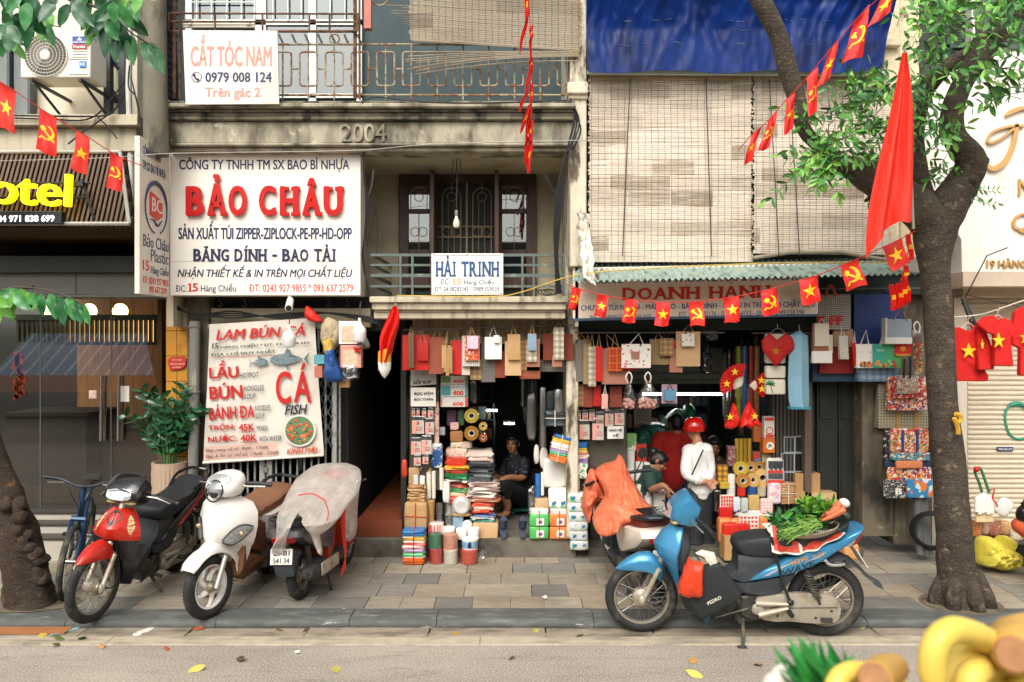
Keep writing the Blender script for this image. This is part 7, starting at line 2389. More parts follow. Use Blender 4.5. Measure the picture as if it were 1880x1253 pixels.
# --- things hanging right of the opening
t=thing('heart_kerchief','heart shaped red kerchief with a gold star on a wire hanger','kerchief',P(1427,672,8.1))
b=blob([(1398,626),(1412,613),(1420,618),(1427,624),(1436,617),(1446,613),(1458,626),(1459,641),(1442,655),(1425,673),(1412,658),(1401,645)],8.12,.02,.01,.02,9,8,(1427,640),1,4)
b.out('cloth',mat('kerchief_red','b0110c',.7,var=.1),t)
b=B();q=[P(1425+x*8,645-y*8,8.085)for x,y in STAR];b.prism(q,[z+V((0,.01,0))for z in q]);b.out('star',mat('star_gold','c99a2a',.3,.6),t)
b=B();b.tube(bez([P(1411,616,8.14),P(1428,603,8.14),P(1446,616,8.14)],4),.005,5);b.tube([P(1428,603,8.14),P(1427,595,8.14)],.004,4);b.out('hanger',alu,t)
t=thing('foam_boxes_string','column of cream foam food boxes with a palm print hung on a cord','food boxes',P(1424,725,8.2))
for y0,y1 in((613,634),(640,668),(672,695),(697,725)):
 b=B();soft(b,1407,y0,1443,y1,8.2,.09,0,.22,.002);b.out('foam_box',mat('foam_cream','d8cfbc',.7,var=.04),t)
b=B()
c_=P(1414,706,8.195)
for i in range(7):a=-.4+i*.6;b.ob(c_+V((.025*cos(a),0,.02*sin(a))),(.05,.004,.012),Matrix.Rotation(-a,3,'Y'))
b.tube([c_,P(1419,722,8.195)],.004,4);b.out('palm_print',mat('palm_green','2f7a4a',.6),t)
t=thing('garment_cover','long pale blue garment cover hanging by the shutter','garment cover',P(1470,750,8.1))
b=B()
rg=[]
for y,x0,x1 in((608,1466,1470),(614,1456,1481),(616,1452,1487),(660,1451,1488),(700,1450,1488),(735,1451,1489),(750,1455,1488)):
 a,q=P(x0,y,8.1),P(x1,y,8.1)
 w_=q.x-a.x
 rg.append([a+V((0,.05,0)),a+V((w_*.25,.0,0)),a+V((w_*.5,-.045,0)),a+V((w_*.75,.01,0)),q+V((0,.05,0)),a+V((w_*.5,.11,0))])
b.loft(rg);b.out('cover',mat('nylon_sky','86b4c8',.45,var=.08,vs=4,bst=(6,6,.5),bump=.4,bs=9,bd=.02),t,ang=60)
b=B();b.tube([P(1468,608,8.14),P(1467,597,8.14)],.006,5);b.out('hook',alu,t)
b=B();b.pb(1451,748,1489,752,8.06,8.16);b.out('hem',mat('nylon_teal','2f7f8f',.5),t)
# fan and flags
fan_m=mat('fan_red','c0140c',.65,var=.1,vs=10)
for cx,cy,r_,a0,a1,lb in((1362,708,40,80,205,'upper red paper fan with gold stars spread beside the rolls'),(1376,708,34,-42,45,'lower red paper fan overlapping the bigger one')):
 t=thing('paper_fan',lb,'fan',P(cx,cy+20,8.3),'red star fans')
 b=B();n_=26
 c_=P(cx,cy,8.28);rr=r_*8.28/F
 rg=[]
 for i in range(n_+1):
  a=radians(a0+(a1-a0)*i/n_);dy=.012*(i%2)
  rg.append([c_+V((cos(a)*rr*.35,dy,sin(a)*rr*.35)),c_+V((cos(a)*rr,dy,sin(a)*rr))])
 b.loft(rg,closed=False);b.out('leaf',fan_m,t,smooth=False)
 b=B()
 for i in range(0,n_+1,2):a=radians(a0+(a1-a0)*i/n_);b.tube([c_+V((0,-.004,0)),c_+V((cos(a)*rr*.4,-.004,sin(a)*rr*.4))],.004,4)
 b.out('ribs',creamp,t)
 b=B()
 for f in(.3,.75):
  a=radians(a0+(a1-a0)*f);q=[c_+V((cos(a)*rr*.7+x*.045,-.006,sin(a)*rr*.7+y*.045))for x,y in STAR];b.prism(q,[z+V((0,.005,0))for z in q])
 b.out('star',star_m,t)
for pts,sx,sy,lb in(([(1345,740),(1350,744),(1356,762),(1358,776),(1346,788),(1330,784),(1338,764)],1341,766,'small red star flag folded to a point below the fans'),([(1374,736),(1380,745),(1389,762),(1398,784),(1386,781),(1378,788),(1366,781),(1358,786),(1362,764)],1386,765,'wider red star flag hanging below the fans')):
 t=thing('hand_flag',lb,'flag',P(pts[0][0],788,8.25),'hand flags below the fans')
 b=blob(pts,8.26,.03,.01,.03,14,8,None,sx,4);b.out('cloth',flag_m,t)
 b=B();q=[P(sx+x*7,sy-y*7,8.19)for x,y in STAR];b.prism(q,[z+V((0,.02,0))for z in q]);b.out('star',star_m,t)
 # big bags and sacks at the right
blue_t=mat('bag_navy','17346e',.5,var=.1,vs=8,bump=.5,bs=14,bd=.02)
bag(1568,540,1660,632,8.36,blue_t,'large blue tarpaulin carrier behind the fruit printed bags',(1610,524),mat('strap_navy','3a3566',.6),d=.12,group='big carriers hanging right of the shop door')
bag(1492,655,1575,701,8.4,mat('bag_teal_navy','1f3d55',.6,var=.12),'dark blue carrier hanging lowest above the black door',None,d=.1,group='big carriers hanging right of the shop door')
bag(1505,635,1568,686,8.34,mat('bag_maroon','8d1815',.55,var=.12),'dark red carrier behind the white cut out bags',None,d=.08,group='big carriers hanging right of the shop door')
t=bag(1503,541,1562,606,8.26,plaid('net_black_white','cfc9be','2a2826',None,.022,.5),'black and white woven carrier with orange handles and red letters',None,d=.08,group='big carriers hanging right of the shop door')
b=B()
for y in(8.25,8.33):b.tube(bez([P(1516,545,y),P(1519,530,y),P(1524,524,y),P(1530,530,y),P(1534,545,y)],5),.014,6)
b.out('handle',mat('strap_orange','c4501f',.6),t)
T('K.FF',1500,580,1548,598,8.25,mat('letter_red_bag','c4201a',.6),t,.05,depth=.004)
bag(1492,594,1521,645,8.2,mat('paper_salmon_brown','a86a52',.6),'salmon brown gift bag under the cream ones left of the woven carrier',None)
bag(1496,594,1522,636,8.16,creamp,'cream gift bags hanging in front of the salmon brown one',(1508,585),rope_w);bag(1491,645,1528,667,8.17,whitep,'white bag with a cut out handle below the cream gift bags',None);bag(1512,615,1529,648,8.22,creamp,'narrow cream bag behind the white cut out bag',None)
bag(1540,617,1556,660,8.17,mat('paper_grey_print','c4bdb2',.6,var=.2,vs=25),'slim pale grey printed bag hanging edge on',(1545,600),rope_w,tilt_=.06)
bag(1530,605,1566,637,8.3,mat('paper_tan','b08a6a',.65),'tan bag behind the slim grey printed one',None)
bag(1564,628,1572,672,8.2,redp,'red bag hung edge on beside the white fruit bag',(1569,608),rope_w,tilt_=.1)
def fruits(t,x0,x1,y,Y):
 b=B()
 for i in range(12):b.ball(P(x0+(x1-x0)*R.random(),y-R.uniform(0,9)*(1-abs(2*R.random()-1)),Y),(R.uniform(.016,.026),.004,R.uniform(.016,.026)),n=10,k=5,mi=i%4)
 b.out('fruit_print',[mat('fruit_red','b8322a',.5),mat('fruit_orange','d8843a',.5),mat('fruit_purple','8a3a5a',.5),mat('fruit_green','8fae4a',.5)],t)
t=bag(1572,632,1603,676,8.18,whitep,'white carrier with a fruit print hanging left of the green one',(1590,606),rope_w);fruits(t,1580,1600,671,8.175)
T('vegetables',1580,645,1600,649,8.178,steel_n,t,depth=.001)
def grad(name,a,c_):
 g=N(name);q=g.xyz()
 return g.fin(g.mix(g.ramp(q[0],-.15,.15),lin(a),lin(c_)),.5)
t=bag(1603,632,1654,676,8.16,grad('bag_green_blend','2f9a8c','4a9a3a'),'green carrier with a heap of printed fruit',(1623,606),rope_w);fruits(t,1608,1648,672,8.155)
T('Trái Cây Nhập Khẩu',1610,640,1645,647,8.158,whitep,t,depth=.001)
bag(1576,672,1651,701,8.26,plaid('stripe_carrier','8fa0b4','3d5a86','3f7a5a',.07),'blue and green striped carrier below the fruit printed bags',None,d=.1,group='big carriers hanging right of the shop door')
t=thing('frosted_bag','frosted translucent carrier with brown handles beside the tree trunk','bag',P(1650,632,8.08))
b=B();b.pb(1627,586,1674,631,8.08,8.16);b.out('bag',mat('frosted','8e9aa2',.35,var=.05,alpha=.92),t,bevel=.006)
b=B();b.pb(1625,620,1675,632,8.07,8.165);b.pb(1626,584,1629,622,8.07,8.165);b.out('white_edge',mat('edge_white','d0cbc2',.5),t,bevel=.004)
b=B();b.tube([P(1641,588,8.08),P(1653,564,8.08),P(1665,590,8.08)],.009,6);b.out('handle',mat('strap_brown','8a5c44',.6),t)
t=bag(1643,631,1672,653,8.14,redp,'red lucky bag with a gold fringe below the frosted carrier',None);b=B();b.pb(1645,650,1672,654,8.135,8.14);b.ball(P(1658,641,8.135),(.03,.005,.03),n=8,k=4);b.out('gold_fringe',mat('gold_thread','c99a34',.4,.5),t)
t=thing('sweet_bag','clear bag of coloured sweets hanging against the trunk','bag',P(1684,690,8.1))
b=B();soft(b,1674,606,1696,690,8.1,.06,0,.4,.006);b.out('film',film,t)
b=B()
for i in range(60):b.ball(P(1685+R.uniform(-8,8),R.uniform(630,686),8.13+R.uniform(-.02,.02)),.012,n=6,k=4,mi=i%3)
b.out('sweets',[mat('sweet_red','b83a30',.4),mat('sweet_yellow','d8b04a',.4),mat('sweet_orange','cf7a3a',.4)],t)
b=B();b.tube(bez([P(1680,612,8.1),P(1678,598,8.1),P(1684,591,8.1),P(1689,600,8.1),P(1687,612,8.1)],4),.007,5);b.out('handle',rope_w,t)
t=bag(1613,705,1704,787,8.34,plaid('woven_check_olive','b5ac90','4a4634','7d7358',.03),'big olive check woven carrier behind the embroidered bags',None,d=.1,group='big carriers hanging right of the shop door')
b=B()
for x in(1646,1680):b.pb(x,752,x+6,787,8.325,8.34)
b.out('strap',mat('strap_tan','a8834a',.7),t)
bag(1630,692,1702,754,8.22,flower('embroidery','d8d0c4',['b8382a','1f2d5c','d8843a'],24,.5),'carrier embroidered with red and navy flowers in a dark border',None,d=.06,group='big carriers hanging right of the shop door')
bag(1641,692,1692,731,8.16,flower('embroidery_red','b82c2a',['d8c8bc','4a2a3a'],20,.36),'red bordered picture carrier hanging over the embroidered one',None,d=.05,group='big carriers hanging right of the shop door')
t=bag(1647,690,1686,723,8.12,flower('street_print','8d8478',['4a4038','a8583a','c9bfae'],26,.42),'small street scene carrier with black straps hanging foremost by the trunk',None,d=.04,group='big carriers hanging right of the shop door')
b=B();b.tube([P(1660,694,8.11),P(1661,660,8.12)],.012,5);b.tube([P(1671,694,8.11),P(1672,655,8.12)],.012,5);b.out('handle',black_p,t)
sk1=flower('sack_floral_red','c23328',['e6b8b4','3a7a3c','d8a03a','e8e0d4'],20,.42)
for q in[(1636,787,1706,832,8.22,sk1,'folded red floral sack topmost beside the trunk'),(1624,790,1640,858,8.26,flower('sack_black','1d1d1f',['c9c4ba','4a4a4c'],22,.3),'folded black sack at the left of the floral sacks'),(1636,832,1709,846,8.2,flower('sack_teal','2f8a98',['d8d0c0','2f5a3c','b8382a'],22,.4),'folded teal sack below the red floral one'),
(1625,845,1710,862,8.24,mat('sack_navy','1c2f4a',.6,var=.3,vs=20),'folded navy sack behind the orange gingham one'),(1646,847,1694,860,8.17,plaid('gingham_orange','d8743a','c2521f','e6c49a',.03),'orange gingham cloth folded across the sacks'),
(1630,858,1711,883,8.22,flower('sack_floral_mix','b8322a',['d8a03a','24407a','e0d6c8'],18,.45),'folded red and yellow patterned sack below the gingham cloth'),(1624,880,1668,916,8.23,flower('sack_mono','17171a',['d8d4cc','b9b4aa'],34,.34),'black and white sack printed with the letter B'),
(1666,880,1713,915,8.2,flower('sack_balloon','2f7aa8',['d8702a','c9d0cc'],9,.42),'blue sack with an orange sun at the bottom of the pile')]:
 pack(*q[:5],.05,q[5],q[6],'sack','folded_sack','printed sacks hung beside the trunk',.2,.004)
b_=[o for o in C.objects if o.get('label','').startswith('black and white sack')][0]
T('B',1644,897,1656,908,8.222,whitep,b_,.04)
b=B()
for x in(1656,1683):b.pb(x,790,x+4,830,8.205,8.22)
b.out('strap',mat('strap_blue','1f3a7a',.6),[o for o in C.objects if o.get('label','').startswith('folded red floral sack')][0])
# bags hanging by the dark passage
for q in[([(590,598),(601,583),(622,594),(626,620),(616,642),(606,648),(596,640),(588,622)],8.15,mat('hat_straw','a8987a',.7,var=.1),'crumpled straw coloured paper hanging beside the banner','paper'),([(598,640),(612,640),(618,660),(632,698),(596,698),(597,665)],8.05,mat('bag_royal','1f4a86',.5,var=.1),'blue carrier with a ringed print hanging by the banner','bag'),
([(592,625),(608,622),(614,645),(606,655),(597,652)],8.08,mat('film_yellow','b8983c',.5),'yellowish wrapping hanging above the blue carrier','wrapping'),([(622,664),(655,664),(661,690),(655,698),(630,700)],8.04,film,'clear film bag hanging under the red and white gift box','bag'),([(652,600),(668,612),(680,636),(668,642),(655,640)],8.18,mat('film_grey','8d8a82',.4),'grey film wrapping hanging behind the led bulb','wrapping')]:
 blob(q[0],q[1],.06,.05,.03,12,8,None,q[1],4).out('hanging_bag' if q[4]=='bag' else 'hanging_wrapping',q[2],t=(q[3],q[4]))
for x0,y0,x1,y1,Y,m,lb in((622,590,656,632,8.0,whitep,'white gift box with a clear window hanging beside the led bulb'),(625,634,663,676,7.98,mat('box_pink','cf8f80',.5,var=.1),'pink gift box with a red bow below the white one')):
 t=thing('gift_box',lb,'gift box',P((x0+x1)/2,y1,Y));b=B();b.pb(x0,y0,x1,y1,Y,Y+.1);b.out('carton',m,t,bevel=.004)
 b=B();b.pb(x0+5,y0+9,x1-5,y1-4,Y-.004,Y);b.out('window',mat('window_buff','c9b59a',.25,var=.2,vs=20),t)
b=B();b.tube([P(650,638,7.97),P(660,648,7.96),P(655,640,7.95),P(662,640,7.96),P(652,646,7.96)],.012,5);b.out('bow',redp,t)
blob([(558,578),(562,562),(575,570),(592,590),(580,592),(565,588)],8.2,.04,.03,.02,9,7).out('red_cloth',flag_m,t=('bit of red flag cloth sticking up behind the banner','cloth'))
for x0,y0,x1,y1,m,lb in((576,652,596,669,mat('box_cyan','5a9aa8',.5),'turquoise box behind the banner edge'),(577,672,592,694,mat('box_salmon','b86a54',.5),'salmon box behind the banner edge'),(622,698,641,712,cardb,'small brown box hanging under the clear film bag')):boxy(x0,y0,x1,y1,8.12,.08,m,lb)
t=thing('fire_extinguisher','orange red tool pouch hanging at the edge of the dark passage','pouch',P(740,876,8.3))
b=B();soft(b,737,845,747,877,8.3,.06,0,.5,.003);b.out('pouch',mat('pouch_orange','b8341c',.5),t);b=B();b.tube([P(743,845,8.33),P(748,810,8.35),P(749,730,8.4)],.006,4);b.out('cord',cable_m,t)
t.name='tool_pouch'
# ---------------------------------------------------------------- racks, packets and piles
def tier(x0,x1,steps,label): # a dark stepped stand the goods lean on
 b=B()
 for y,Y0,Y1 in steps:
  a,q=P(x0,y,Y0),P(x1,y,Y0)
  b.box(a.x,q.x,Y0,Y1,.02,a.z)
 b.out('display_stand',mat('stand_dark','2f2a24',.8,var=.2),t=(label,'stand'),bevel=.004)
tier(752,880,[(968,8.62,8.8),(905,8.8,9.0),(842,9.0,9.12)],'dark stepped stand under the goods left of the seated woman')
tier(985,1042,[(945,8.7,8.9),(900,8.9,9.1)],'dark stepped stand under the goods right of the seated woman')
tier(1084,1200,[(960,8.75,8.95),(905,8.95,9.1),(840,9.1,9.2)],'dark stepped stand under the white rolls behind the orange cover')
tier(1322,1486,[(955,8.65,8.8),(912,8.8,8.95),(868,8.95,9.1)],'dark stepped stand under the tapes and packets')
bp=B();bp.pb(752,690,806,900,8.55,8.6);bp.out('peg_board',mat('board_grime','4a4438',.8,var=.2),t=('grimy peg board with number packets left of the shop opening','board'))
bp=B();bp.pb(1040,745,1150,905,8.6,8.66);bp.out('peg_board',MATS['board_grime'],t=('grimy peg board with number packets behind the orange cover','board'))
card_w=mat('card_white','dcd6cc',.5,var=.03);card_p=mat('card_pink','e0998a',.5,var=.05);num_m=mat('card_red_ink','c8382c',.5)
def numpack(x0,y0,x1,y1,Y,num,label):
 t=thing('number_packet',label,'packet',P((x0+x1)/2,y1,Y),'packets with number cards on the peg boards')
 hd_=(y1-y0)*.25
 b=B();soft(b,x0,y0,x1,y1,Y,.035,0,.2,.002);b.out('film',film,t)
 b=B();b.pb(x0+.8,y0+hd_,x1-.8,y1-.8,Y+.002,Y+.02);c_=b.out('card',card_w,t)
 b=B();b.pb(x0+1,y0+hd_+1,x0+(x1-x0)*.38,y1-1.2,Y-.002,Y+.002);b.out('pink_band',card_p,c_)
 w_=x1-x0
 if num:T(num,x0+w_*.4,y0+hd_+(y1-y0)*.06,x0+w_*.6,y0+hd_+(y1-y0)*.24,Y-.004,num_m,c_,.03,depth=.001)
 b=B()
 for f in(.48,.6,.7):b.pb(x0+w_*.34,y0+hd_+(y1-y0-hd_)*f,x0+w_*.84,y0+hd_+(y1-y0-hd_)*f+.9,Y-.003,Y-.001)
 b.out('print_line',num_m,c_)
for q in[(755,750,762.5,766,8.46,'3','smallest number packet at the left end of its row under the paper notices'),(764,750,771,765,8.46,'4','second small number packet under the paper notices'),(774,750,783,768,8.46,'4','third small number packet under the paper notices'),(785,749,796,768,8.46,'5','fourth and widest small number packet under the paper notices'),
(755.5,764,779,797.5,8.43,'8','number 8 packet, largest of the left peg board'),(780,768,797,799,8.44,'5','narrow packet right of the number 8 one'),(754,803,774,836,8.43,'6','number 6 packet at the left of the lower row'),(773,800,793,835,8.42,'7','number 7 packet right of the number 6 one'),(759,836,773,856,8.4,'4','number 4 packet lowest on the left peg board'),(775,835,787,853,8.41,'3','small number 3 packet lowest on the left peg board'),
(1048,752,1055,771,8.5,'3','leftmost small number packet on the right peg board'),(1056.5,753,1067,773,8.5,'30','second small number packet on the right peg board'),(1068.5,753,1080,774,8.5,'4','third small number packet on the right peg board'),(1081,752,1093,774,8.5,'3','fourth small number packet on the right peg board'),(1094,756,1109,784,8.51,'','plain packet right of the four small number packets'),
(1110,752,1127,784,8.49,'5','number 5 packet on the right peg board'),(1128,751,1147,782,8.48,'6','number 6 packet at the right end of its board'),(1043,774,1062,808,8.46,'7','number 7 packet on the right peg board'),(1063,771,1083,808,8.47,'','pink edged blank packet right of the number 7 one'),(1087,768,1109,809,8.46,'9','number 9 packet, largest of the right peg board')]:numpack(*q)
def notice(x0,y0,x1,y1,Y,lines,label,m=None,rot=0):
 a,q=P(x0,y1,Y),P(x1,y0,Y)
 b=B();b.grid(lambda u,v:V((a.x+(q.x-a.x)*u,Y+.006*sin(5*u+3*v),a.z+(q.z-a.z)*(1-v)+(q.x-a.x)*u*rot)),8,6,.004)
 o=b.out('paper_notice',m or card_w,t=(label,'notice'))
 for tx,f0,f1,m0,m1,mm in lines:T(tx,x0+(x1-x0)*m0,y0+(y1-y0)*f0-(x1-x0)*(m0+m1)/2*rot,x0+(x1-x0)*m1,y0+(y1-y0)*f1-(x1-x0)*(m0+m1)/2*rot,Y-.009,mm,o,.025,depth=.001,rot=-math.atan(rot))
notice(754,680,801,709,8.44,[('XỐP BÓP',.6,.92,.08,.8,ink)],'grey film notice offering bubble wrap',mat('film_notice','a8a59c',.35,var=.15),.06)
notice(754,712,800,746.5,8.43,[('BỌC ĐỆM',.2,.44,.14,.9,ink),('BỌC CHÂN',.52,.72,.14,.9,ink)],'cream paper notice with two dark lines on the left peg board')
notice(1115,783,1145,806,8.45,[('HÀNG MỚI',.15,.42,.12,.9,ink),('VỀ',.55,.85,.3,.7,ink)],'white handwritten notice below the number packets')
wg_=mat('box_wrap_green','4a6a48',.5,var=.3,vs=30)
for y0,y1,txt,lb,side_c in((690,706,'400','uppermost wrap box with a photo of greens','6a8a4a'),(706,729,'400','middle wrap box with a teal end','3f8a8c'),(729,748,'600','lowest wrap box with a red end','c0402c')):
 a=thing('wrap_box',lb,'box',P(835,y1,8.5),'boxes of plastic wrap stacked under the bags')
 b=B();b.pb(809,y0+.4,859,y1-.4,8.5,8.58);b.out('carton',mat('carton_white','c9c6be',.5,var=.05),a,bevel=.003)
 b=B();b.pb(854,y0+.8,858.6,y1-.8,8.496,8.5);b.pb(810,y0+2,827 if txt=='400' else 812,y1-3,8.496,8.5);b.out('printed_band',mat('band_'+side_c,side_c,.5,var=.25,vs=40),a)
 T(txt,831,y0+(y1-y0)*.5,851,y1-2.2,8.5,num_m,a,.05,depth=.001)
 if txt!='600' and y0>700:T('ラップラップ',828,y0+2.5,853,y0+8,8.5,ink,a,.02,.2,depth=.001)
 # rolls of tape
def tape(cx,cy,r_,Y,c,label,w_=.05,core=.42,group='rolls of adhesive tape'):
 t=thing('tape_roll',label,'tape',P(cx,cy+r_,Y),group)
 a=P(cx,cy,Y);rr=r_*Y/F
 b=B();b.lathe([(rr*core,0),(rr*.97,-.002),(rr,.004),(rr,w_-.004),(rr*.97,w_),(rr*core,w_)],a,(0,1,0),30)
 b.out('tape',mat('tape_'+c,c,.25,var=.05,vs=30,coat=.3),t)
 b=B();b.lathe([(rr*core,-.001),(rr*core*.84,-.001),(rr*core*.84,w_),(rr*core,w_)],a,(0,1,0),24)
 b.out('core',creamp,t)
for q in[(865.5,764,13.5,8.55,'9a8430','upper olive tape roll hanging left of the seated woman'),(865.5,796,13.5,8.55,'8a5f1e','lower brown tape roll hanging left of the seated woman'),(887,783,8,8.6,'a88a3a','small tape roll right of the upper olive roll'),(887,804,8,8.6,'8f4a16','small tape roll right of the lower brown roll'),
(1379,860,12.5,8.62,'b0803a','amber tape roll in the middle of the upper tape row'),(1395,858,11.5,8.66,'a87a38','amber tape roll at the right of the upper tape row'),(1360.5,861,13.8,8.55,'b5a032','yellow tape roll at the left of the upper tape row'),(1364.8,883.5,13,8.5,'a8702a','dark amber tape roll at the left of the lower tape row'),(1383.5,882,13,8.53,'c29a58','pale amber tape roll in the middle of the lower tape row'),(1400.7,878,16.5,8.56,'cfa868','widest pale tape roll at the right of the lower tape row')]:tape(*q)
def cyl(x0,y0,x1,y1,Y,m,label,cat='roll',name='roll',group=None,taper=1.,lip=False):
 a,q=P((x0+x1)/2,y1,Y),P((x0+x1)/2,y0,Y)
 r_=(x1-x0)/2*Y/F;hh=q.z-a.z
 b=B()
 if lip:
  prof=[(0,0)]
  n_=max(3,int(hh/.03))
  for i in range(n_):
   f=i/n_
   rr=r_*(taper+(1-taper)*f)
   prof+=[(rr*.94,hh*f),(rr,hh*(f+.6/n_)),(rr,hh*(f+.9/n_)),(rr*.94,hh*(f+.92/n_))]
  prof+=[(r_*.9,hh),(0,hh)]
 else:prof=[(0,0),(r_*taper*.96,0),(r_*taper,.006),(r_,hh-.006),(r_*.96,hh),(0,hh)]
 b.lathe(prof,a+V((0,r_,0)),(0,0,1),22)
 return b.out(name,m,t=(label,cat,group),ang=50)
film_w=mat('film_white','d6d4ce',.3,var=.06,vs=9,bump=.4,bs=16,bd=.01)
def stack(x0,x1,y0,y1,Y,d,cols,label,cat='bags',name='bag_stack',string=None,e=.22):
 t=thing(name,label,cat,P((x0+x1)/2,y1,Y))
 n_=sum(c[1]for c in cols);y=y0
 for c,f in cols:
  yy=y+(y1-y0)*f/n_
  SEED[0]+=2.1
  b=B();dx=R.uniform(-.8,.8)
  k_=max(1,int((yy-y)/3.6))
  for i in range(k_):soft(b,x0+dx+R.uniform(-.5,.5),y+(yy-y)*i/k_,x1+dx+R.uniform(-.5,.5),y+(yy-y)*(i+1)/k_+.15,Y,d,0,e,.004,SEED[0]+i,16,6)
  b.out('sheaf',mat('poly_'+c,c,.35,var=.08,vs=10),t,ang=60)
  y=yy
 if string:
  xm=(x0+x1)/2
  b=B();a,q=P(xm,y0-.5,Y-.006),P(xm,y1+.5,Y-.006)
  b.tube([a+V((0,d,0)),a,q],.005,4)
  m_=(y0+y1)/2;b.tube([P(x0-.5,m_,Y-.004),P(x1+.5,m_,Y-.004)],.004,4)
  b.out('string',string,t)
 return t
red_s=mat('string_red_pp','c4301f',.5)
rain=[('2f78b4',3),('d8d0c4',.6),('e0b040',2),('e4dcd4',1.4),('cf4a34',1),('e8dcd4',2.2),('b49ac4',2.2),('5fb878',2.2),('d8cfc4',.4),('dc6a2a',4)]
stack(739,779,976,1037,8.1,.24,rain,'tall tied stack of rainbow coloured plastic bags standing on the pavement',string=red_s)
stack(1044,1080,812,863,8.5,.15,[('1f64a4',3),('c9b040',2),('d88a64',1.2),('e2c9c0',2.2),('9a82b4',2.5),('4fae6c',.8),('d0602a',2)],'wide stack of rainbow bags below the right peg board')
t=stack(1006,1038,800,848,8.3,.12,[('1f64a4',1.4),('d8b040',2),('e8d4d0',3),('a48ab8',1.6),('4fae7c',1.4),('dc742f',3)],'tilted tied stack of rainbow bags hanging right of the seated woman',string=rope_w)
for o in[t]+list(t.children):pass
t.rotation_euler=(0,radians(14),0)
# kraft bundles at the left
for q in[(742,925,783,975,8.3,.2,kraft,'large kraft parcel tied with red string above the rainbow stack'),(770,848,792,874,8.55,.12,kraft2,'square kraft packet leaning high on the left pile'),(750,859,770,890,8.52,.12,kraft2,'crumpled kraft packet at the left edge of the pile'),(868,960,915,996,8.42,.22,kraft2,'kraft bundle at the foot of the folded bags before the slippers')]:
 pack(*q,'parcel','kraft_parcel','kraft parcels in the left pile',.16,.008)
b=B();b.tube([P(763,924,8.29),P(762,976,8.29)],.005,4);b.tube([P(741,948,8.29),P(784,950,8.29)],.005,4);b.out('string',red_s,[o for o in C.objects if o.get('label','').startswith('large kraft parcel')][0])
for i in range(7):pack(749+R.uniform(-1,2),891+i*4.9,780+R.uniform(-2,2),897+i*4.9,8.4,.16,kraft,'folded brown kraft bag in the pile above the tied parcel','bag','folded_kraft_bag','folded kraft bags on the left pile',.3,.01)
# cups, plates and tubs
cup_b=mat('cup_brown','b58a58',.6,var=.05);cup_w=mat('cup_white','dcd6c8',.5,var=.03);clear_p=glass_mat('clear_plastic',.2,(.88,.92,.93),.12)
cyl(783,920,798,962,8.42,cup_b,'nested stack of brown paper cups','cups','cup_stack',None,.8,True)
for q in[(782,868,791.5,916,'left column of white paper cups above the brown ones'),(792,866,800,916,'second column of white paper cups above the brown ones'),(806,860,815,900,'third column of white paper cups beside the folded bags')]:cyl(*q[:4],8.5,cup_w,q[4],'cups','cup_stack','white paper cup columns',.92,True)
for q in[(799,925,813,972,'left sleeve of clear plastic cups'),(815,922,831,974,'right sleeve of clear plastic cups')]:cyl(*q[:4],8.38,clear_p,q[4],'cups','cup_stack','sleeves of clear cups',.8,True)
for q in[(758,872,768,893,'left white skewer bundle above the kraft bags'),(770,874,780,895,'right white skewer bundle above the kraft bags')]:pack(*q[:4],8.46,.06,film_w,q[4],'bundle','skewer_bundle','white skewer bundles',.5)
pack(812,885,826,925,8.4,.1,film_w,'milky sleeve of lids behind the clear cups','packet','lid_sleeve',None,.5)
t=thing('plate_pack','round wrapped pack of clear plates above the blue tub lids','plates',P(847,946,8.38))
b=B();b.lathe([(0,-.03),(.07,-.035),(.095,-.01),(.098,.03),(.08,.06),(0,.06)],P(847,929,8.38),(0,1,.25),26);b.out('plates',film_w,t)
b=B();b.torus(P(847,929,8.35),(0,1,.25),.06,.006,24,6);b.torus(P(847,929,8.35),(0,1,.25),.085,.005,24,6);b.out('rim_ring',clear_p,t)
pack(831,943,862,949,8.4,.12,kraft2,'flat kraft tray under the round plate pack','tray','tray')
boxy(831,948,850,972,8.42,.12,mat('tub_blue_grey','7d97a8',.3,var=.15,vs=20),'blue grey ribbed plastic boxes under the plates','box','plastic_box')
b=B();b.ball(P(858,964,8.42),(.055,.06,.052),n=18,k=12);b.out('bowl_pack',mat('bowl_pack_white','e2ded6',.5),t=('round white pack of bowls beside the blue grey boxes','bowls'),ang=60)
t=pack(786,961,814,983,8.34,.14,mat('bag_stripe_red','d8c4bc',.4,var=.05),'red striped white carrier bundle over the green twine','bundle','striped_bundle',None,.3)
b=B()
for x in(788,792,797,803,807):b.pb(x,964,x+(3 if x<790 else 1.5),980,8.336,8.36)
b.out('red_stripe',redp,t)
def spool(x0,y0,x1,y1,Y,c,label):
 a=P((x0+x1)/2,y1,Y);r_=(x1-x0)/2*Y/F;hh=(y1-y0)*Y/F
 t=thing('twine_spool',label,'twine',a,'wrapped spools of plastic twine')
 b=B();n_=9
 prof=[(0,0)]
 for i in range(n_):prof+=[(r_*.95,hh*i/n_),(r_*(.99+.01*(-1)**i),hh*(i+.5)/n_)]
 prof+=[(r_*.95,hh),(r_*.3,hh),(0,hh)]
 b.lathe(prof,a+V((0,r_,0)),(0,0,1),24);b.out('twine',mat('twine_'+c,c,.45,var=.2,vs=25,dirt='d8cfc4',ds=14,dt=(.58,.66),da=.6),t,ang=70)
 b=B();b.lathe([(r_*1.03,0),(r_*1.05,hh*.5),(r_*1.02,hh),(r_*.5,hh*1.02)],a+V((0,r_,0)),(0,0,1),20);b.out('film',film,t)
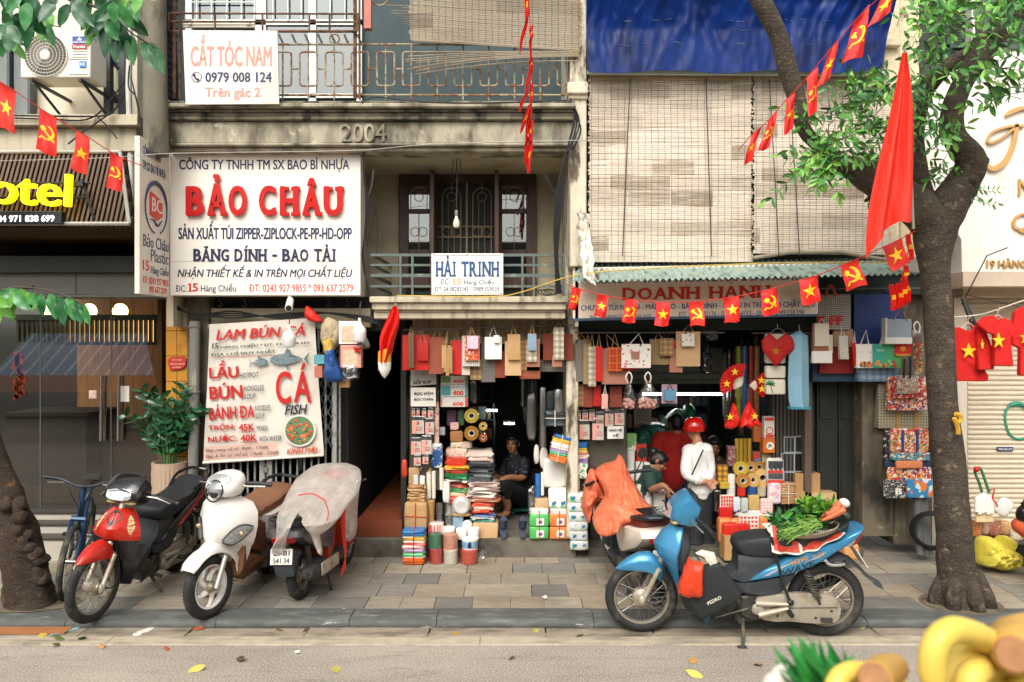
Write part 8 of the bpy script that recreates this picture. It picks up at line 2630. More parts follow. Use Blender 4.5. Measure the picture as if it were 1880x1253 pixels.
for q in[(787,1010,812,1037,8.12,'b02c1c','red twine spool under the green one'),(785,983,811,1010,8.14,'1f6a4a','green twine spool resting on the red one'),(813,1012,840,1038,8.1,'d2c8b8','white twine spool under the orange white one'),(812,984,840,1012,8.13,'d08a70','orange and white twine spool resting on the white one'),(844,1013,877,1038,8.1,'c03a24','wide red twine spool under the labelled tub')]:spool(*q)
t=thing('labelled_tub','white tub with a blue picture label on the wide red twine spool','tub',P(862,1012,8.14))
b=B();a=P(862,1012.5,8.14);b.lathe([(0,0),(.078,0),(.086,.1),(.09,.102),(.09,.115),(0,.12)],a+V((0,.09,0)),(0,0,1),24);b.out('tub',whitep,t)
b=B();b.lathe([(.0805,.02),(.0868,.09)],a+V((0,.09,0)),(0,0,1),24);b.out('label',mat('label_blue','7fb0d0',.4,var=.35,vs=18),t)
b=B();b.ball(a+V((0,.003,.055)),(.02,.006,.028),n=8,k=6);b.ball(a+V((.004,.003,.082)),(.013,.006,.012),n=8,k=5);b.out('figure_print',ink,t)
blob([(876,1018),(886,1008),(896,1012),(893,1024),(884,1031),(876,1032)],8.12,.03,.03,.04,20,6).out('film_tail',film,t=('twisted clear film tail of the wide twine spool','film'))
for q in[(836,973,857,992,'left white tub on the step'),(857,972,880,993,'right white tub on the step'),(812,970,835,985,'low white tub above the orange white twine')]:cyl(*q[:4],8.3,whitep,q[4],'tub','white_tub','plain white tubs',.92)
# folded piles left of the seated woman
def pile(x0,x1,y0,y1,Y,d,layers,where,grp):
 n_=sum(f for _,f,_ in layers);y=y0
 for i,(c,f,nm)in enumerate(layers):
  yy=y+(y1-y0)*f/n_;dx=R.uniform(-1.2,1.2);SEED[0]+=1.7
  b=B();soft(b,x0+dx,y-.2,x1+dx+R.uniform(-1,1),yy+.4,Y+R.uniform(-.02,.02),d,0,.3,.012,SEED[0],22,8)
  b.out('folded_bag_pack',mat('fold_'+c,c,.4,var=.12,vs=14,dirt='e0d8d0' if c not in('3c4246','454b50')else '6a7076',ds=18,dst=(.4,1,3),dt=(.6,.68),da=.5,bump=.4,bs=20,bd=.01),t=(f'{nm} pack of folded bags {where}','bags',grp),ang=60)
  y=yy
pile(818,857,843,948,8.46,.25,[('c2331f',8,'thick scarlet'),('d89a28',4,'mustard yellow'),('c43a1c',5,'brick red'),('1f7a48',6,'bottle green'),('ddd4cc',4,'white topped'),('a8402c',6,'red and cream'),('3f8a4c',5,'leaf green'),('d8b28c',5,'buff'),('c4281f',10,'bright red printed'),('d4ccc0',12,'white printed')],'in the left folded pile before the dark doorway','left folded pile')
pile(858,905,828,851,8.6,.25,[('cfc0b0',6,'clear patterned'),('c9a89a',6,'rosy patterned')],'topmost in the right folded pile','right folded pile')
pile(858,906,851,886,8.5,.26,[('454b50',5,'upper charcoal'),('3c4246',5,'second charcoal'),('4a5054',5,'third charcoal'),('42484c',6,'lowest charcoal')],'in the right folded pile','right folded pile')
pile(859,912,886,922,8.46,.27,[('d8bcb4',5,'pale pink'),('dcc9c0',5,'pink and white'),('e0d6cc',5,'creamy white'),('d8d0c4',5,'white knotted'),('d4a89a',5,'rose edged'),('b8744a',2,'thin tan')],'in the right folded pile below the charcoal ones','right folded pile')
pile(864,906,922,958,8.44,.25,[('c84a38',6,'coral red'),('d8b89c',4,'flesh coloured'),('c43c28',5,'vermilion'),('5f78a8',4,'dusty blue'),('dcd6cc',3,'thin white'),('4fa08c',3,'sea green')],'near the foot of the right folded pile','right folded pile')
pack(818,824,858,842,8.62,.2,flower('packet_red_print','c9beb0',['b8402c','c9a86a'],28,.36),'clear packet with red print topping the left folded pile','packet')
pack(792,815,812,860,8.5,.06,mat('packet_glove_blue','27528a',.4,var=.2,vs=12,dirt='d8d4cc',ds=9,dt=(.5,.55)),'blue and white glove packet hanging by the cups','packet')
pack(820,752,838,782,8.7,.06,plaid('cloth_indigo_rose','3d3a5a','8a4a52',None,.03,.4),'dark indigo cloth packet behind the wrap boxes','packet');pack(841,752,852,782,8.7,.05,mat('packet_green_photo','4a6a48',.4,var=.3,vs=25),'green photo packet left of the olive tape','packet')
pack(826,776,842,790,8.66,.05,flower('packet_rose','d8a89c',['b84a3c','e8dcd4'],50,.4),'rosy packet left of the olive tape','packet');pack(826,792,850,812,8.66,.06,mat('sticks_brown','9a6a3a',.6,var=.2,vs=30),'bundle of brown sticks left of the brown tape','bundle','stick_bundle');pack(826,812,866,824,8.66,.1,flower('packet_red_print','c9beb0',['b8402c'],28),'red printed packet lying under the brown tape','packet')
pack(800,785,817,800,8.6,.04,mat('card_grey_blue','9a9fa8',.5),'grey blue card hanging right of the number packets','card','card')
pack(797,740,806,830,8.52,.04,flower('packet_salmon','c9a89a',['b86a54','d8d0c4'],30,.4),'long salmon packet strip beside the number packets','packet')
# right of the seated woman
t=pack(1007,898,1042,934,8.42,.14,whitep,'white tissue pack with blue green corner above the orange pack','tissue','tissue_pack','tissue packs',.3)
def swoosh(o,x0,y0,x1,y1,Y):
 b=B();b.pp([(x0,y1),(x0,y0+(y1-y0)*.35),(x0+(x1-x0)*.25,y0),(x0+(x1-x0)*.5,y0+(y1-y0)*.3),(x1,y1)],Y-.003,Y+.03);p_=b.out('green_print',mat('print_green','6ab87a',.45,var=.2,vs=20),o)
 b=B();b.pp([(x0+(x1-x0)*.2,y0+(y1-y0)*.4),(x0+(x1-x0)*.8,y0+(y1-y0)*.2),(x0+(x1-x0)*.85,y0+(y1-y0)*.6),(x0+(x1-x0)*.25,y0+(y1-y0)*.85)],Y-.006,Y+.02);b.out('blue_print',mat('print_blue','2f6aa8',.45),p_)
swoosh(t,1011,917,1023,932,8.425);swoosh(t,1027,917,1040,932,8.425)
for i in range(6):
 y=906+i*17.5
 t=pack(1043+i*.8,y,1078+i*.6,y+18,8.3,.14,film_w,f'white wrapped tissue roll pair, {("topmost", "second", "third", "fourth", "fifth", "lowest")[i]} in the hanging column','tissue','tissue_pack','tissue packs in the hanging column',.35);swoosh(t,1046+i*.8,y+3,1058+i*.6,y+15,8.305);swoosh(t,1064+i*.8,y+4,1074+i*.6,y+13,8.305)
for x0,x1,c,lb in((972,1008,'4fae5c','green topped napkin pack standing on the step'),(1009,1045,'dc7a3c','orange topped napkin pack standing on the step')):
 t=thing('napkin_pack',lb,'napkins',P((x0+x1)/2,991,8.36),'napkin packs on the step')
 for y0,y1 in((944,968),(968,991)):
  SEED[0]+=2;b=B();soft(b,x0,y0,x1,y1,8.36,.16,0,.2,.004,SEED[0]);b.out('pack',mat('napkin_'+c,c,.4,var=.08),t,ang=60)
 b=B();soft(b,x0+1,936,x1-1,950,8.37,.14,0,.3,.008,SEED[0]);b.out('film_top',film_w,t)
 for y in(952,974):
  b=B();b.pb(x0+13,y,x0+27,y+13,8.352,8.37);p_=b.out('label',mat('label_pale','d8d4cc',.5,var=.25,vs=30),t)
  b=B();b.ball(P(x0+20,y+7,8.35),(.022,.004,.02),n=8,k=4);b.out('label_print',mat('print_plum','7a4a6a',.5),p_)
 b=B();b.tube([P((x0+x1)/2,938,8.352),P((x0+x1)/2,991,8.352)],.004,4);b.out('string',red_s,t)
pack(982,916,1008,944,8.46,.14,plaid('skewers','c9ab84','a5845c',None,.016,.4),'bundle of wooden skewers above the green napkin pack','bundle','skewer_pack');pack(1009,930,1037,944,8.45,.12,film_w,'flat white packet between skewers and orange pack','packet')
pack(997,842,1040,896,8.5,.12,film_w,'large milky bag of white sheets right of the seated woman','packet');cyl(983,871,992,914,8.5,mat('roll_blue','2a6ab0',.35,var=.2,vs=12),'blue printed roll standing beside the seated woman');cyl(993,868,999,910,8.5,film_w,'slim clear roll beside the blue one')
for q in((980,818,990,852,'left'),(991,822,1006,862,'right')):pack(*q[:4],8.6,.05,mat('glove_white','d4cfc6',.5,var=.05),f'white oval glove pack hanging at the {q[4]} behind the rainbow stack','gloves','glove_pack',None,.8)
cyl(990,712,1003,822,8.45,glass_mat('film_roll',.3,(.6,.6,.57),.25),'long hanging roll of clear film','film roll','film_roll');cyl(1017,716,1034,758,8.4,glass_mat('film_roll_b',.35,(.65,.65,.62),.25),'short hanging roll of clear film over the dark bundle','film roll','film_roll')
t=stack(1001,1037,754,783,8.42,.1,[('32393d',1),('2b3236',1),('3a4246',1)],'dark grey bag bundle tied with white string hanging by the door post',string=rope_w)
pack(1003,718,1018,754,8.48,.06,mat('film_black_grey','2a2f31',.3),'black bag hanging above the tied dark bundle','bag','black_bag',None,.5);pack(966,720,986,810,8.9,.1,glass_mat('film_dim',.25,(.45,.47,.44),.3),'long dim clear bags hanging behind the film roll','bag','clear_bag',None,.5)
pack(1044,870,1065,908,8.46,.1,plaid('napkin_tricolour','dc8458','d8d0c0','5f9a6a',.05),'orange white and green napkin block above the tissue column','napkins');pack(1058,852,1080,880,8.42,.08,flower('cup_pack','ded8ce',['4fa05c','c8584a'],16,.34),'white cup pack with a green seal beside the napkin block','packet')
b=B();soft(b,968,895,985,945,8.55,.12,0,.5,.012,5);b.out('bottle_bag',glass_mat('film_blue',.25,(.7,.78,.85),.2),t=('crumpled clear bag of bottles beside the green napkin pack','bag'),ang=60)
sl_m=mat('slipper_navy','2a3648',.6,var=.08)
for cx,lb in((924,'left navy slipper stood against the step'),(959.5,'right navy slipper stood against the step')):
 t=thing('slipper',lb,'slipper',P(cx,989,8.37),'pair of navy slippers')
 b=B()
 out=[(cx-6,952),(cx,948),(cx+6.5,952),(cx+7.5,965),(cx+6,980),(cx+4,988),(cx-3,988.5),(cx-6,980),(cx-7.5,966)]
 q=bez([(x,y,0)for x,y in out+out[:1]],4)[:-1]
 a=[P(p.x,p.y,8.36-(989-p.y)*-.0012)for p in q];b.prism(a,[p+V((0,.022,0))for p in a]);b.out('sole',sl_m,t,bevel=.004)
 b=B();b.grid(lambda u,v:P(cx-7.5+15*u,957+14*v,8.36+.035-.055*sin(pi*u)),8,3,.005);b.out('strap',mat('slipper_strap','232d3c',.6),t)
 # middle of the bag shop
for q in[(1151,797,1169,828,8.85,mat('box_green_white','7aa860',.5,var=.2,vs=14,dirt='dcd8ce',ds=6,dt=(.5,.54)),'green and white carton above the white rolls'),(1169,817,1187,848,8.8,mat('box_red_gloss','c42a17',.4,var=.1),'red carton with a white cup picture above the white rolls')]:t=boxy(*q[:5],.1,q[5],q[6])
b=B();b.ball(P(1178,839,8.797),(.035,.006,.02),n=12,k=6);b.tube([P(1183,835,8.797),P(1186,832,8.797)],.005,5);b.out('cup_print',creamp,t)
roll_w=mat('roll_white','dad6ce',.45,var=.03)
for i,q in enumerate([(1151,829,1167,862),(1152,862,1166,893),(1168,849,1182,890),(1183,850,1197,889),(1170,890,1183,911),(1184,889,1197,911),(1198,906,1224,966),(1184,912,1198,960)]):
 lb=('upper tall white roll behind the mirror','lower tall white roll behind the mirror','white roll left of the yellow banded one','white roll with a yellow printed band','short white roll under its taller neighbour','short white roll under the yellow banded one','broad white cup column before the crouching customer','white column left of the broad cup column')[i]
 o=cyl(*q,8.75-.02*i,roll_w,lb,'roll','white_roll','white rolls and cups',.95,i>=6)
 if i==3:
  a=P(1190,889,8.69);b=B();r_=7*8.69/F;b.lathe([(r_*1.01,.05),(r_*1.01,.19)],a+V((0,r_,0)),(0,0,1),20);b.out('yellow_band',mat('band_yellow','d8b83a',.4,var=.3,vs=30),o)
for i,(x,c)in enumerate(((1096,'8a8a5a'),(1106,'7aa8a0'),(1116,'b86a54'),(1126,'c9c4ba'),(1136,'d8c0b0'))):cyl(x,824,x+9,862,8.75,mat('jar_'+c,c,.4,var=.3,vs=20),f'{("olive", "teal", "rust", "white", "buff")[i]} printed tin on the stand behind the orange cover','tin','tin','printed tins')
b=B()
for i in range(26):b.tube([P(1104+i*1.6,824,8.8),P(1103+i*1.6+R.uniform(-1,1),808+R.uniform(-3,3),8.8)],.006,4,mi=i%5)
b.out('coloured_straws',[mat('straw_'+c,c,.4)for c in('c43a2c','2f6ab0','d8b03a','3f8a4c','d8d0c8')],t=('row of coloured straws standing behind the orange cover','straws'))
pack(1198,894,1224,908,8.55,.14,flower('packet_red_white','c9beb4',['a82a20','2f3d6a'],40,.45),'packet of red printed sachets on the cup column','packet');pack(1200,958,1226,985,8.5,.14,film_w,'milky bag at the foot of the cup column','packet')
# tapes, packets and boxes at the right of the bag shop
for i in range(4):cyl(1350+i*7.8,806,1357.4+i*7.8,849,8.75,mat('tape_sleeve_'+str(i),('b59a34','b8923a','a8862e','b59440')[i],.25,var=.1,vs=12,coat=.3),f'{("first", "second", "third", "fourth")[i]} from the left of the upright yellow tape sleeves','tape sleeve','tape_sleeve','yellow tape sleeves',1,True)
t=boxy(1403,765,1422,805,8.6,.08,mat('box_white_red','d4ccc0',.45,var=.05),'tall white and red cartoned box above the orange box');b=B();b.pb(1404,767,1421,773,8.596,8.6);b.pb(1406,798,1421,804,8.596,8.6);b.torus(P(1413,791,8.598),(0,1,0),.035,.005,16,4);b.out('red_print',num_m,t)
t=boxy(1401,806,1423,832,8.58,.12,mat('box_orange','cc6a1c',.4,var=.06),'orange box with a white round mark');b=B();b.lathe([(0,-.004),(.042,-.004),(.042,0)],P(1414,819,8.578),(0,1,0),20);d_=b.out('round_mark',whitep,t);T('JK',1410,816,1418,823,8.573,ink,d_,.04,depth=.001)
for q in[(1384,776,1399,812,8.7,mat('box_rust','b0602a',.5),'rust coloured box behind the small flags'),(1318,855,1337,888,8.55,plaid('hazard','d89a1f','1d1b18',None,.06,.5),'black and yellow hazard tape roll'),(1384,830,1397,850,8.68,mat('box_blue_red','b84a3a',.4,var=.3,vs=8,dirt='2f7ab0',ds=7,dt=(.5,.53)),'blue and red toy packet behind the tapes'),(1399,832,1428,850,8.68,plaid('packet_butter','c9bc84','b0a068',None,.02,.4),'pale butter coloured packet behind the tapes'),(1337,820,1351,856,8.7,flower('packet_dark_red','8a2a28',['c9beb0','3a4a6a'],40,.4),'dark red sachet strip left of the tape sleeves')]:boxy(*q[:5],.08,q[5],q[6])
t=pack(1408,842,1440,888,8.5,.08,mat('cutlery_film','cfcac2',.3,var=.1,vs=12),'bag of black and white plastic cutlery with a red band','packet');b=B()
for i in range(20):x=1411+i*1.35;b.pb(x,846+(i%3),x+.8,860+(i*7)%6,8.494,8.5);b.pb(x,870,x+.7,880,8.494,8.5)
b.out('cutlery',ink,t);b=B();b.pb(1410,864,1437,869,8.493,8.5);b.pb(1410,882,1438,887,8.493,8.5);b.out('red_band',num_m,t)
acr=glass_mat('acrylic',.22,(.68,.74,.77),.05)
for i,(x0,y0,x1,y1)in enumerate([(1440,803,1459,831),(1460,802,1480,831),(1435,833,1458,866),(1459,833,1482,866),(1440,868,1460,889)]):
 t=thing('acrylic_box',('upper left clear acrylic box','upper right clear acrylic box','middle left clear acrylic box','middle right clear acrylic box','lowest clear acrylic box behind the kraft bundle')[i]+' of the stack by the shutter','box',P((x0+x1)/2,y1,8.62),'stacked clear acrylic boxes')
 b=B();b.pb(x0,y0,x1,y1,8.62,8.74);b.out('box',acr,t,bevel=.004)
 b=B();a,q=P(x0,y1,8.62),P(x1,y0,8.62)
 for u in(a.x,q.x):
  for y in(8.62,8.74):b.tube([V((u,y,a.z)),V((u,y,q.z))],.005,4)
 for z in(a.z,q.z):
  for y in(8.62,8.74):b.tube([V((a.x,y,z)),V((q.x,y,z))],.005,4)
 b.out('edge',mat('acrylic_edge','a8b2b4',.2),t)
 b=B();b.pb(x0+5,y0+6,x1-5,y1-4,8.66,8.72);b.out('content',mat('acrylic_content','6f8894',.4,var=.2),t)
for q in[(1460,870,1506,904,8.55,.2,cardb,'square cardboard box, highest of the three by the dark door',0),(1484,905,1536,925,8.5,.24,kraft2,'long cardboard box behind the vegetables',0),(1460,903,1484,926,8.5,.2,cardb,'small cardboard box below the square one',0),(1330,985,1364,1030,8.15,.2,cardb,'cardboard box on the pavement under the snack bags',0)]:boxy(*q[:8],rot=q[8],group='cardboard boxes by the dark door')
stack(1435,1461,888,926,8.48,.14,[('b0875a',1),('a87e50',1.2)],'two kraft card bundles tied with white string','bundle','kraft_bundle',rope_w)
for x0,x1,c,lb in((1355,1372,'c23020','red'),(1374,1391,'24508a','blue'),(1392,1409,'b5a68a','beige'),(1336,1352,'cfccc6','white')):cyl(x0,895,x1,912,8.5,mat('tape_'+c,c,.3,var=.08),f'{lb} cloth tape stack below the amber tape rolls','tape','tape_stack','cloth tape stacks',1,True)
cyl(1337,872,1352,895,8.52,roll_w,'white paper roll left of the dark amber tape');boxy(1322,886,1339,898,8.5,.06,plaid('tape_orange_lime','d8862a','a8b83a',None,.06,.5),'orange and lime tape pair below the hazard roll','tape','tape_pair')
pack(1411,888,1435,926,8.46,.08,flower('packet_gum','d8c8cc',['d89aa4','c9b0b8'],12,.34),'pale pink printed packet right of the cloth tapes','packet')
t=notice(1322,909,1348,931,8.42,[],'sheet of red square labels leaning on the goods',card_w)
def grid_marks(x0,y0,x1,y1,nx,ny,Y,kind,parent):
 b=B();w_,h_=(x1-x0)/nx,(y1-y0)/ny
 for i in range(nx):
  for j in range(ny):
   cx,cy=x0+(i+.5)*w_,y0+(j+.5)*h_
   if kind=='sq':b.pb(cx-w_*.34,cy-h_*.36,cx+w_*.34,cy+h_*.36,Y-.003,Y)
   else:b.pp([(cx,cy+h_*.38),(cx-w_*.38,cy-h_*.05),(cx-w_*.3,cy-h_*.32),(cx,cy-h_*.18),(cx+w_*.3,cy-h_*.32),(cx+w_*.38,cy-h_*.05)],Y-.003,Y)
 b.out('label_marks',num_m,parent)
fo=lambda s_:[o for o in C.objects if o.get('label','').startswith(s_)][0]
grid_marks(1323,910,1347,930,5,3,8.41,'sq',fo('sheet of red square'))
notice(1357,946,1393,978,8.33,[],'sheet of red heart labels in front of the snack bags',card_w);grid_marks(1358,947,1392,977,5,4,8.32,'h',fo('sheet of red heart'))
for q in[(1321,931,1346,954,8.4,.08,mat('envelope_red','b81a14',.4,var=.1),'row of red envelopes below the square labels','envelopes'),(1347,914,1360,940,8.42,.05,mat('packet_blue_white','c4ccd0',.4,var=.1,dirt='2a4a9a',ds=9,dt=(.55,.58)),'blue and white glue packet','packet'),(1361,916,1374,941,8.42,.05,mat('packet_grey','b5b8b4',.4,var=.12,vs=20),'grey printed glue packet','packet'),(1375,910,1395,939,8.44,.06,flower('packet_gold','b89a58',['a8823a','c9b27a'],50,.4),'gold dotted packet between the glue and pink packets','packet'),
(1396,916,1420,944,8.43,.06,plaid('packet_candy','dcd0cc','cf7a74',None,.03,.25),'pink striped candle packet','packet'),(1350,938,1420,950,8.44,.1,film_w,'flat milky packet under the small packets','packet'),(1320,953,1345,1000,8.3,.12,mat('snack_orange','cf7a44',.3,var=.15,vs=10,bump=.4,bs=14,bd=.01),'orange snack bag at the left of the heart labels','snack bag'),(1343,953,1360,975,8.34,.1,MATS['snack_orange'],'second orange snack bag behind the red one','snack bag'),(1328,962,1358,1006,8.2,.09,mat('snack_red','c0281c',.25,var=.12,vs=9,dirt='e0a83a',ds=6,dt=(.58,.62)),'red snack bag with a yellow splash','snack bag'),(1354,962,1378,976,8.26,.03,mat('fan_red_plastic','c41a14',.4),'pleated red paper lying on the heart labels','paper'),
(1393,950,1410,985,8.35,.1,MATS['snack_orange'],'peach snack bag right of the heart labels','snack bag'),(1312,900,1324,940,8.5,.05,glass_mat('film_sheet',.25,(.85,.88,.88),.15),'upright clear plastic sheet left of the label sheets','sheet'),(1550,1000,1580,1030,7.9,.2,mat('bale_tan','c9935c',.4,var=.12,vs=8,bump=.4,bs=12,bd=.01),'tan wrapped bale on the pavement behind the tail of the blue motorbike','bale')]:pack(*q[:6],q[6],q[7],q[8],q[8].replace(' ','_'))
pack(1352,880,1420,893,8.6,.06,mat('shelf_fill','6a5a40',.6),'brown card strip behind the lower tape row','card');
for q in[(1083,862,1097,884,8.62,.08,flower('packet_mint','9ac0b0',['d8d4cc','4a8a78'],30,.4),'mint printed packet left of the printed tins','packet'),(1096,838,1104,862,8.7,.06,roll_w,'white bottle shaped packet at the left of the printed tins','packet'),(1150,862,1153,900,8.8,.05,film_w,'thin clear sleeve behind the mirror','sleeve'),(1086,812,1100,836,8.66,.06,mat('packet_crimson','b02a22',.4,var=.2,vs=16),'crimson packet below the number 9 packet','packet'),
(1224,930,1240,972,8.6,.1,film_w,'milky sleeve right of the broad cup column','sleeve'),(862,700,876,742,9.2,.08,glass_mat('film_dim_b',.2,(.5,.52,.5),.3),'dim clear bag left of the lit tube lamp','bag'),(1300,870,1318,905,9.0,.12,flower('packet_violet','a08ab0',['d8d0d4','7a5a90'],30,.4),'violet printed packet behind the hands of the man in white','packet')]:pack(*q)
# --- inside the two shops: lamps, shelves, dim goods
lampm=mat('tube_light','eef4ee',.4,emit=20.,var=0)
for x0,x1,y,Y,lb in((1180,1330,724,10.6,'long lit tube lamp in the bag shop'),(893,913,754,11.4,'short lit tube lamp at the left in the woman\'s shop'),(926,944,778,12.0,'short lit tube lamp at the right in the woman\'s shop')):
 t=thing('tube_lamp',lb,'lamp',P((x0+x1)/2,y,Y));b=B();b.tube([P(x0,y,Y),P(x1,y,Y)],.014,8);b.out('tube',lampm,t);b=B();b.pb(x0-2,y-5,x1+2,y-2.4,Y-.03,Y+.05);b.out('holder',white_p,t)
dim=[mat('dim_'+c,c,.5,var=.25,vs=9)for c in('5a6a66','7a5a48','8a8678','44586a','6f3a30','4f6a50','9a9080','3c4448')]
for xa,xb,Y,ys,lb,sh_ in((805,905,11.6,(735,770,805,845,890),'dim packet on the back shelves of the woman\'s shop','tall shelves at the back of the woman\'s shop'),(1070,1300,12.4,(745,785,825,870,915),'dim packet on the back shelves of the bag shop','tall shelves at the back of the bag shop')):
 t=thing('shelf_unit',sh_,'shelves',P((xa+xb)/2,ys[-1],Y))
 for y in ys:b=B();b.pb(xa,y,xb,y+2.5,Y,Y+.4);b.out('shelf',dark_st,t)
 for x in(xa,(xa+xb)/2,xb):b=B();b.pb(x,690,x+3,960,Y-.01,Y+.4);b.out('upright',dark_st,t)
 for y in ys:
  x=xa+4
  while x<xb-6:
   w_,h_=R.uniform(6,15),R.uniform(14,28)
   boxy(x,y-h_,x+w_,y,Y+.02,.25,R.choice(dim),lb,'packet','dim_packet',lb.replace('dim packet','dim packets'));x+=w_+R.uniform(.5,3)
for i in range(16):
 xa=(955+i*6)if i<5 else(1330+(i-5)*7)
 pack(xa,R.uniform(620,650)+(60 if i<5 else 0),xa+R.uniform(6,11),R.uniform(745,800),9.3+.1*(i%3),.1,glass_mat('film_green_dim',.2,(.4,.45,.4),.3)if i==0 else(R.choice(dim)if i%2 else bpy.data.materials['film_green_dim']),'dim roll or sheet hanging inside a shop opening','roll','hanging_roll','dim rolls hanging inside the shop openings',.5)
for x0,x1,c,lb in((1352,1362,'8d9a34','yellow green roll standing behind the fans'),(1363,1374,'3f5f8a','blue patterned roll standing behind the fans'),(1376,1384,'b0402c','red roll standing behind the fans'),(1386,1396,'a8764a','copper roll standing behind the fans')):cyl(x0,636,x1,770,8.9,mat('gift_roll_'+c,c,.3,var=.3,vs=14),lb,'roll','gift_roll','wrapping rolls behind the fans')
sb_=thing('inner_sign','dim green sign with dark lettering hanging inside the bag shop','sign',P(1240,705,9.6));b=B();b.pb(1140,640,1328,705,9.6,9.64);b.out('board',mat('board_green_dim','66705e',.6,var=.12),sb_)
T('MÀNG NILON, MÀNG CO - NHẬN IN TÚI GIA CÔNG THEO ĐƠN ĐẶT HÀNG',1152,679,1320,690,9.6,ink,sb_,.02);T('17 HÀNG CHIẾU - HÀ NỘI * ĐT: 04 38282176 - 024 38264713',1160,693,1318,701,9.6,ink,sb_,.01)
b=B();blob([(1165,790),(1200,775),(1245,790),(1250,830),(1225,850),(1180,840),(1160,815)],9.9,.15,.1,.12,6,10).out('green_bundle',mat('film_green','3f7a68',.35,var=.2,vs=5),t=('crumpled green plastic bundle inside the bag shop','bundle'))
blob([(1250,770),(1256,745),(1268,742),(1276,758),(1270,778),(1258,782)],9.95,.1,.1,.08,7,9).out('green_bundle',mat('film_emerald','1f7a58',.35,var=.2,vs=5),t=('emerald plastic bundle above the man in red','bundle'))
b=B();blob([(1196,800),(1215,772),(1240,750),(1255,760),(1240,800),(1215,830)],10.1,.1,.1,.1,6,9).out('film_sheet',mat('film_pale','9fb0b4',.3,var=.15),t=('pale film sheet draped inside the bag shop','film'))
t=thing('framed_picture','brown framed picture leaning inside the bag shop','picture',P(1180,778,9.5));b=B();b.pb(1164,745,1196,778,9.5,9.53);b.out('frame',mat('frame_tan','8a7458',.6),t);b=B();b.pb(1169,750,1191,773,9.49,9.5);b.out('picture',mat('picture_grey','6a665c',.5,var=.3,vs=9),t)
# ---------------------------------------------------------------- trees
def bark(name,c,c2,c3):
 g=N(name)
 n1=g.noise(5,6,(1,1,2.2),.7)
 col=g.mix(g.ramp(n1,.35,.65),lin(c),lin(c2))
 col=g.mix(g.ramp(g.noise(11,5),.6,.72,0,.8),col,lin(c3))
 col=g.mix(g.ramp(g.noise(2.2,4),.58,.74,0,.5),col,lin('4a5238'))
 col=g.mix(g.ramp(g.noise(55,4,(1,1,1.6)),.55,.7,0,.6),col,lin(c3))
 h=g.math('ADD',g.noise(9,6,(.6,.6,2.6),.7),g.math('MULTIPLY',g.noise(45,5),.7))
 return g.fin(col,.92,0,h,.9,.02)
bark1=bark('bark_grey','4a3f33','2e261f','857660')
bark2=bark('bark_burl','3d3127','241d18','7a5230')
def rough_tube(b,pts,widths,n=22,amp=.032,fs=7.):
 """a limb through picture points (x, y, Y) whose widths are picture widths"""
 q=bez([V(p)for p in pts],6)
 k_=[widths[min(i//6,len(widths)-2)]*(1-(i%6)/6)+widths[min(i//6+1,len(widths)-1)]*((i%6)/6)for i in range(len(q))]
 c_=[P(*p)for p in q]
 v0=len(b.v)
 b.tube(c_,[w_*.87*p.z/F/2 for w_,p in zip(k_,q)],n)
 for i in range(len(c_)):
  for j in range(n):
   a=v0+i*n+j;d=b.v[a]-c_[i]
   w_=nz(b.v[a].x*fs,b.v[a].y*fs,b.v[a].z*fs*.6)+.5*nz(b.v[a].x*fs*2.6,b.v[a].y*fs*2.6,b.v[a].z*fs*2)
   b.v[a]=c_[i]+d*(1+amp*2*w_)
 return b
tr=thing('street_tree','forked street tree with a slim dark trunk at the right of the pavement','tree',P(1762,1112,6.92))
YT_=6.92
b=B()
rough_tube(b,[(1763,1118,YT_),(1761,1105,YT_),(1757,1059,YT_),(1749,947,YT_),(1743,860,YT_),(1731,739,YT_),(1723,585,YT_),(1716,500,YT_),(1716,430,YT_),(1735,385,YT_),(1768,335,YT_),(1782,295,6.85),(1752,250,6.8),(1749,204,6.75),(1769,150,6.7),(1795,110,6.65),(1818,70,6.6),(1856,25,6.5),(1900,-30,6.4)],
[118,96,76,68,64,58,57,58,84,82,68,62,46,44,42,50,60,56,60])
rough_tube(b,[(1722,430,YT_),(1690,388,6.9),(1640,352,6.85),(1592,325,6.8),(1546,299,6.72),(1507,270,6.66),(1477,238,6.62),(1462,178,6.6),(1446,128,6.58),(1428,64,6.55),(1394,-4,6.5),(1370,-50,6.5)],[80,82,74,62,38,28,29,38,40,37,42,44])
rough_tube(b,[(1700,395,6.95),(1682,330,7.0),(1678,255,7.0),(1690,185,6.95),(1722,138,6.85),(1765,108,6.75),(1800,100,6.66)],[60,52,40,40,34,34,40])
for x,y,r_ in((1806,296,.045),(1786,330,.05)):b.ball(P(x,y,6.8),r_,n=12,k=8)
for i in range(7):a=2*pi*i/7+.3;b.tube([P(1764,1106,YT_)+V((.12*cos(a),.12*sin(a),.3)),P(1764,1106,YT_)+V((.19*cos(a),.19*sin(a),.08)),P(1764,1106,YT_)+V((.23*cos(a+.1),.21*sin(a+.1),-.04))],[.04,.07,.06],10)
b.out('trunk',bark1,tr,ang=180)
b=B();b.tube(bez([P(1754,760,6.74),P(1762,764,6.75),P(1763,772,6.75),P(1756,777,6.74),P(1752,768,6.73),P(1758,785,6.75),P(1759,797,6.76)],4),.02,5)
b.out('paint_mark',mat('paint_yellow','c9982a',.7,var=.2,vs=30),tr)
LEAF=[mat('leaf_'+c,c,.42,var=.18,vs=30)for c in('3f7a30','2a602a','5a9436','7cae48')]
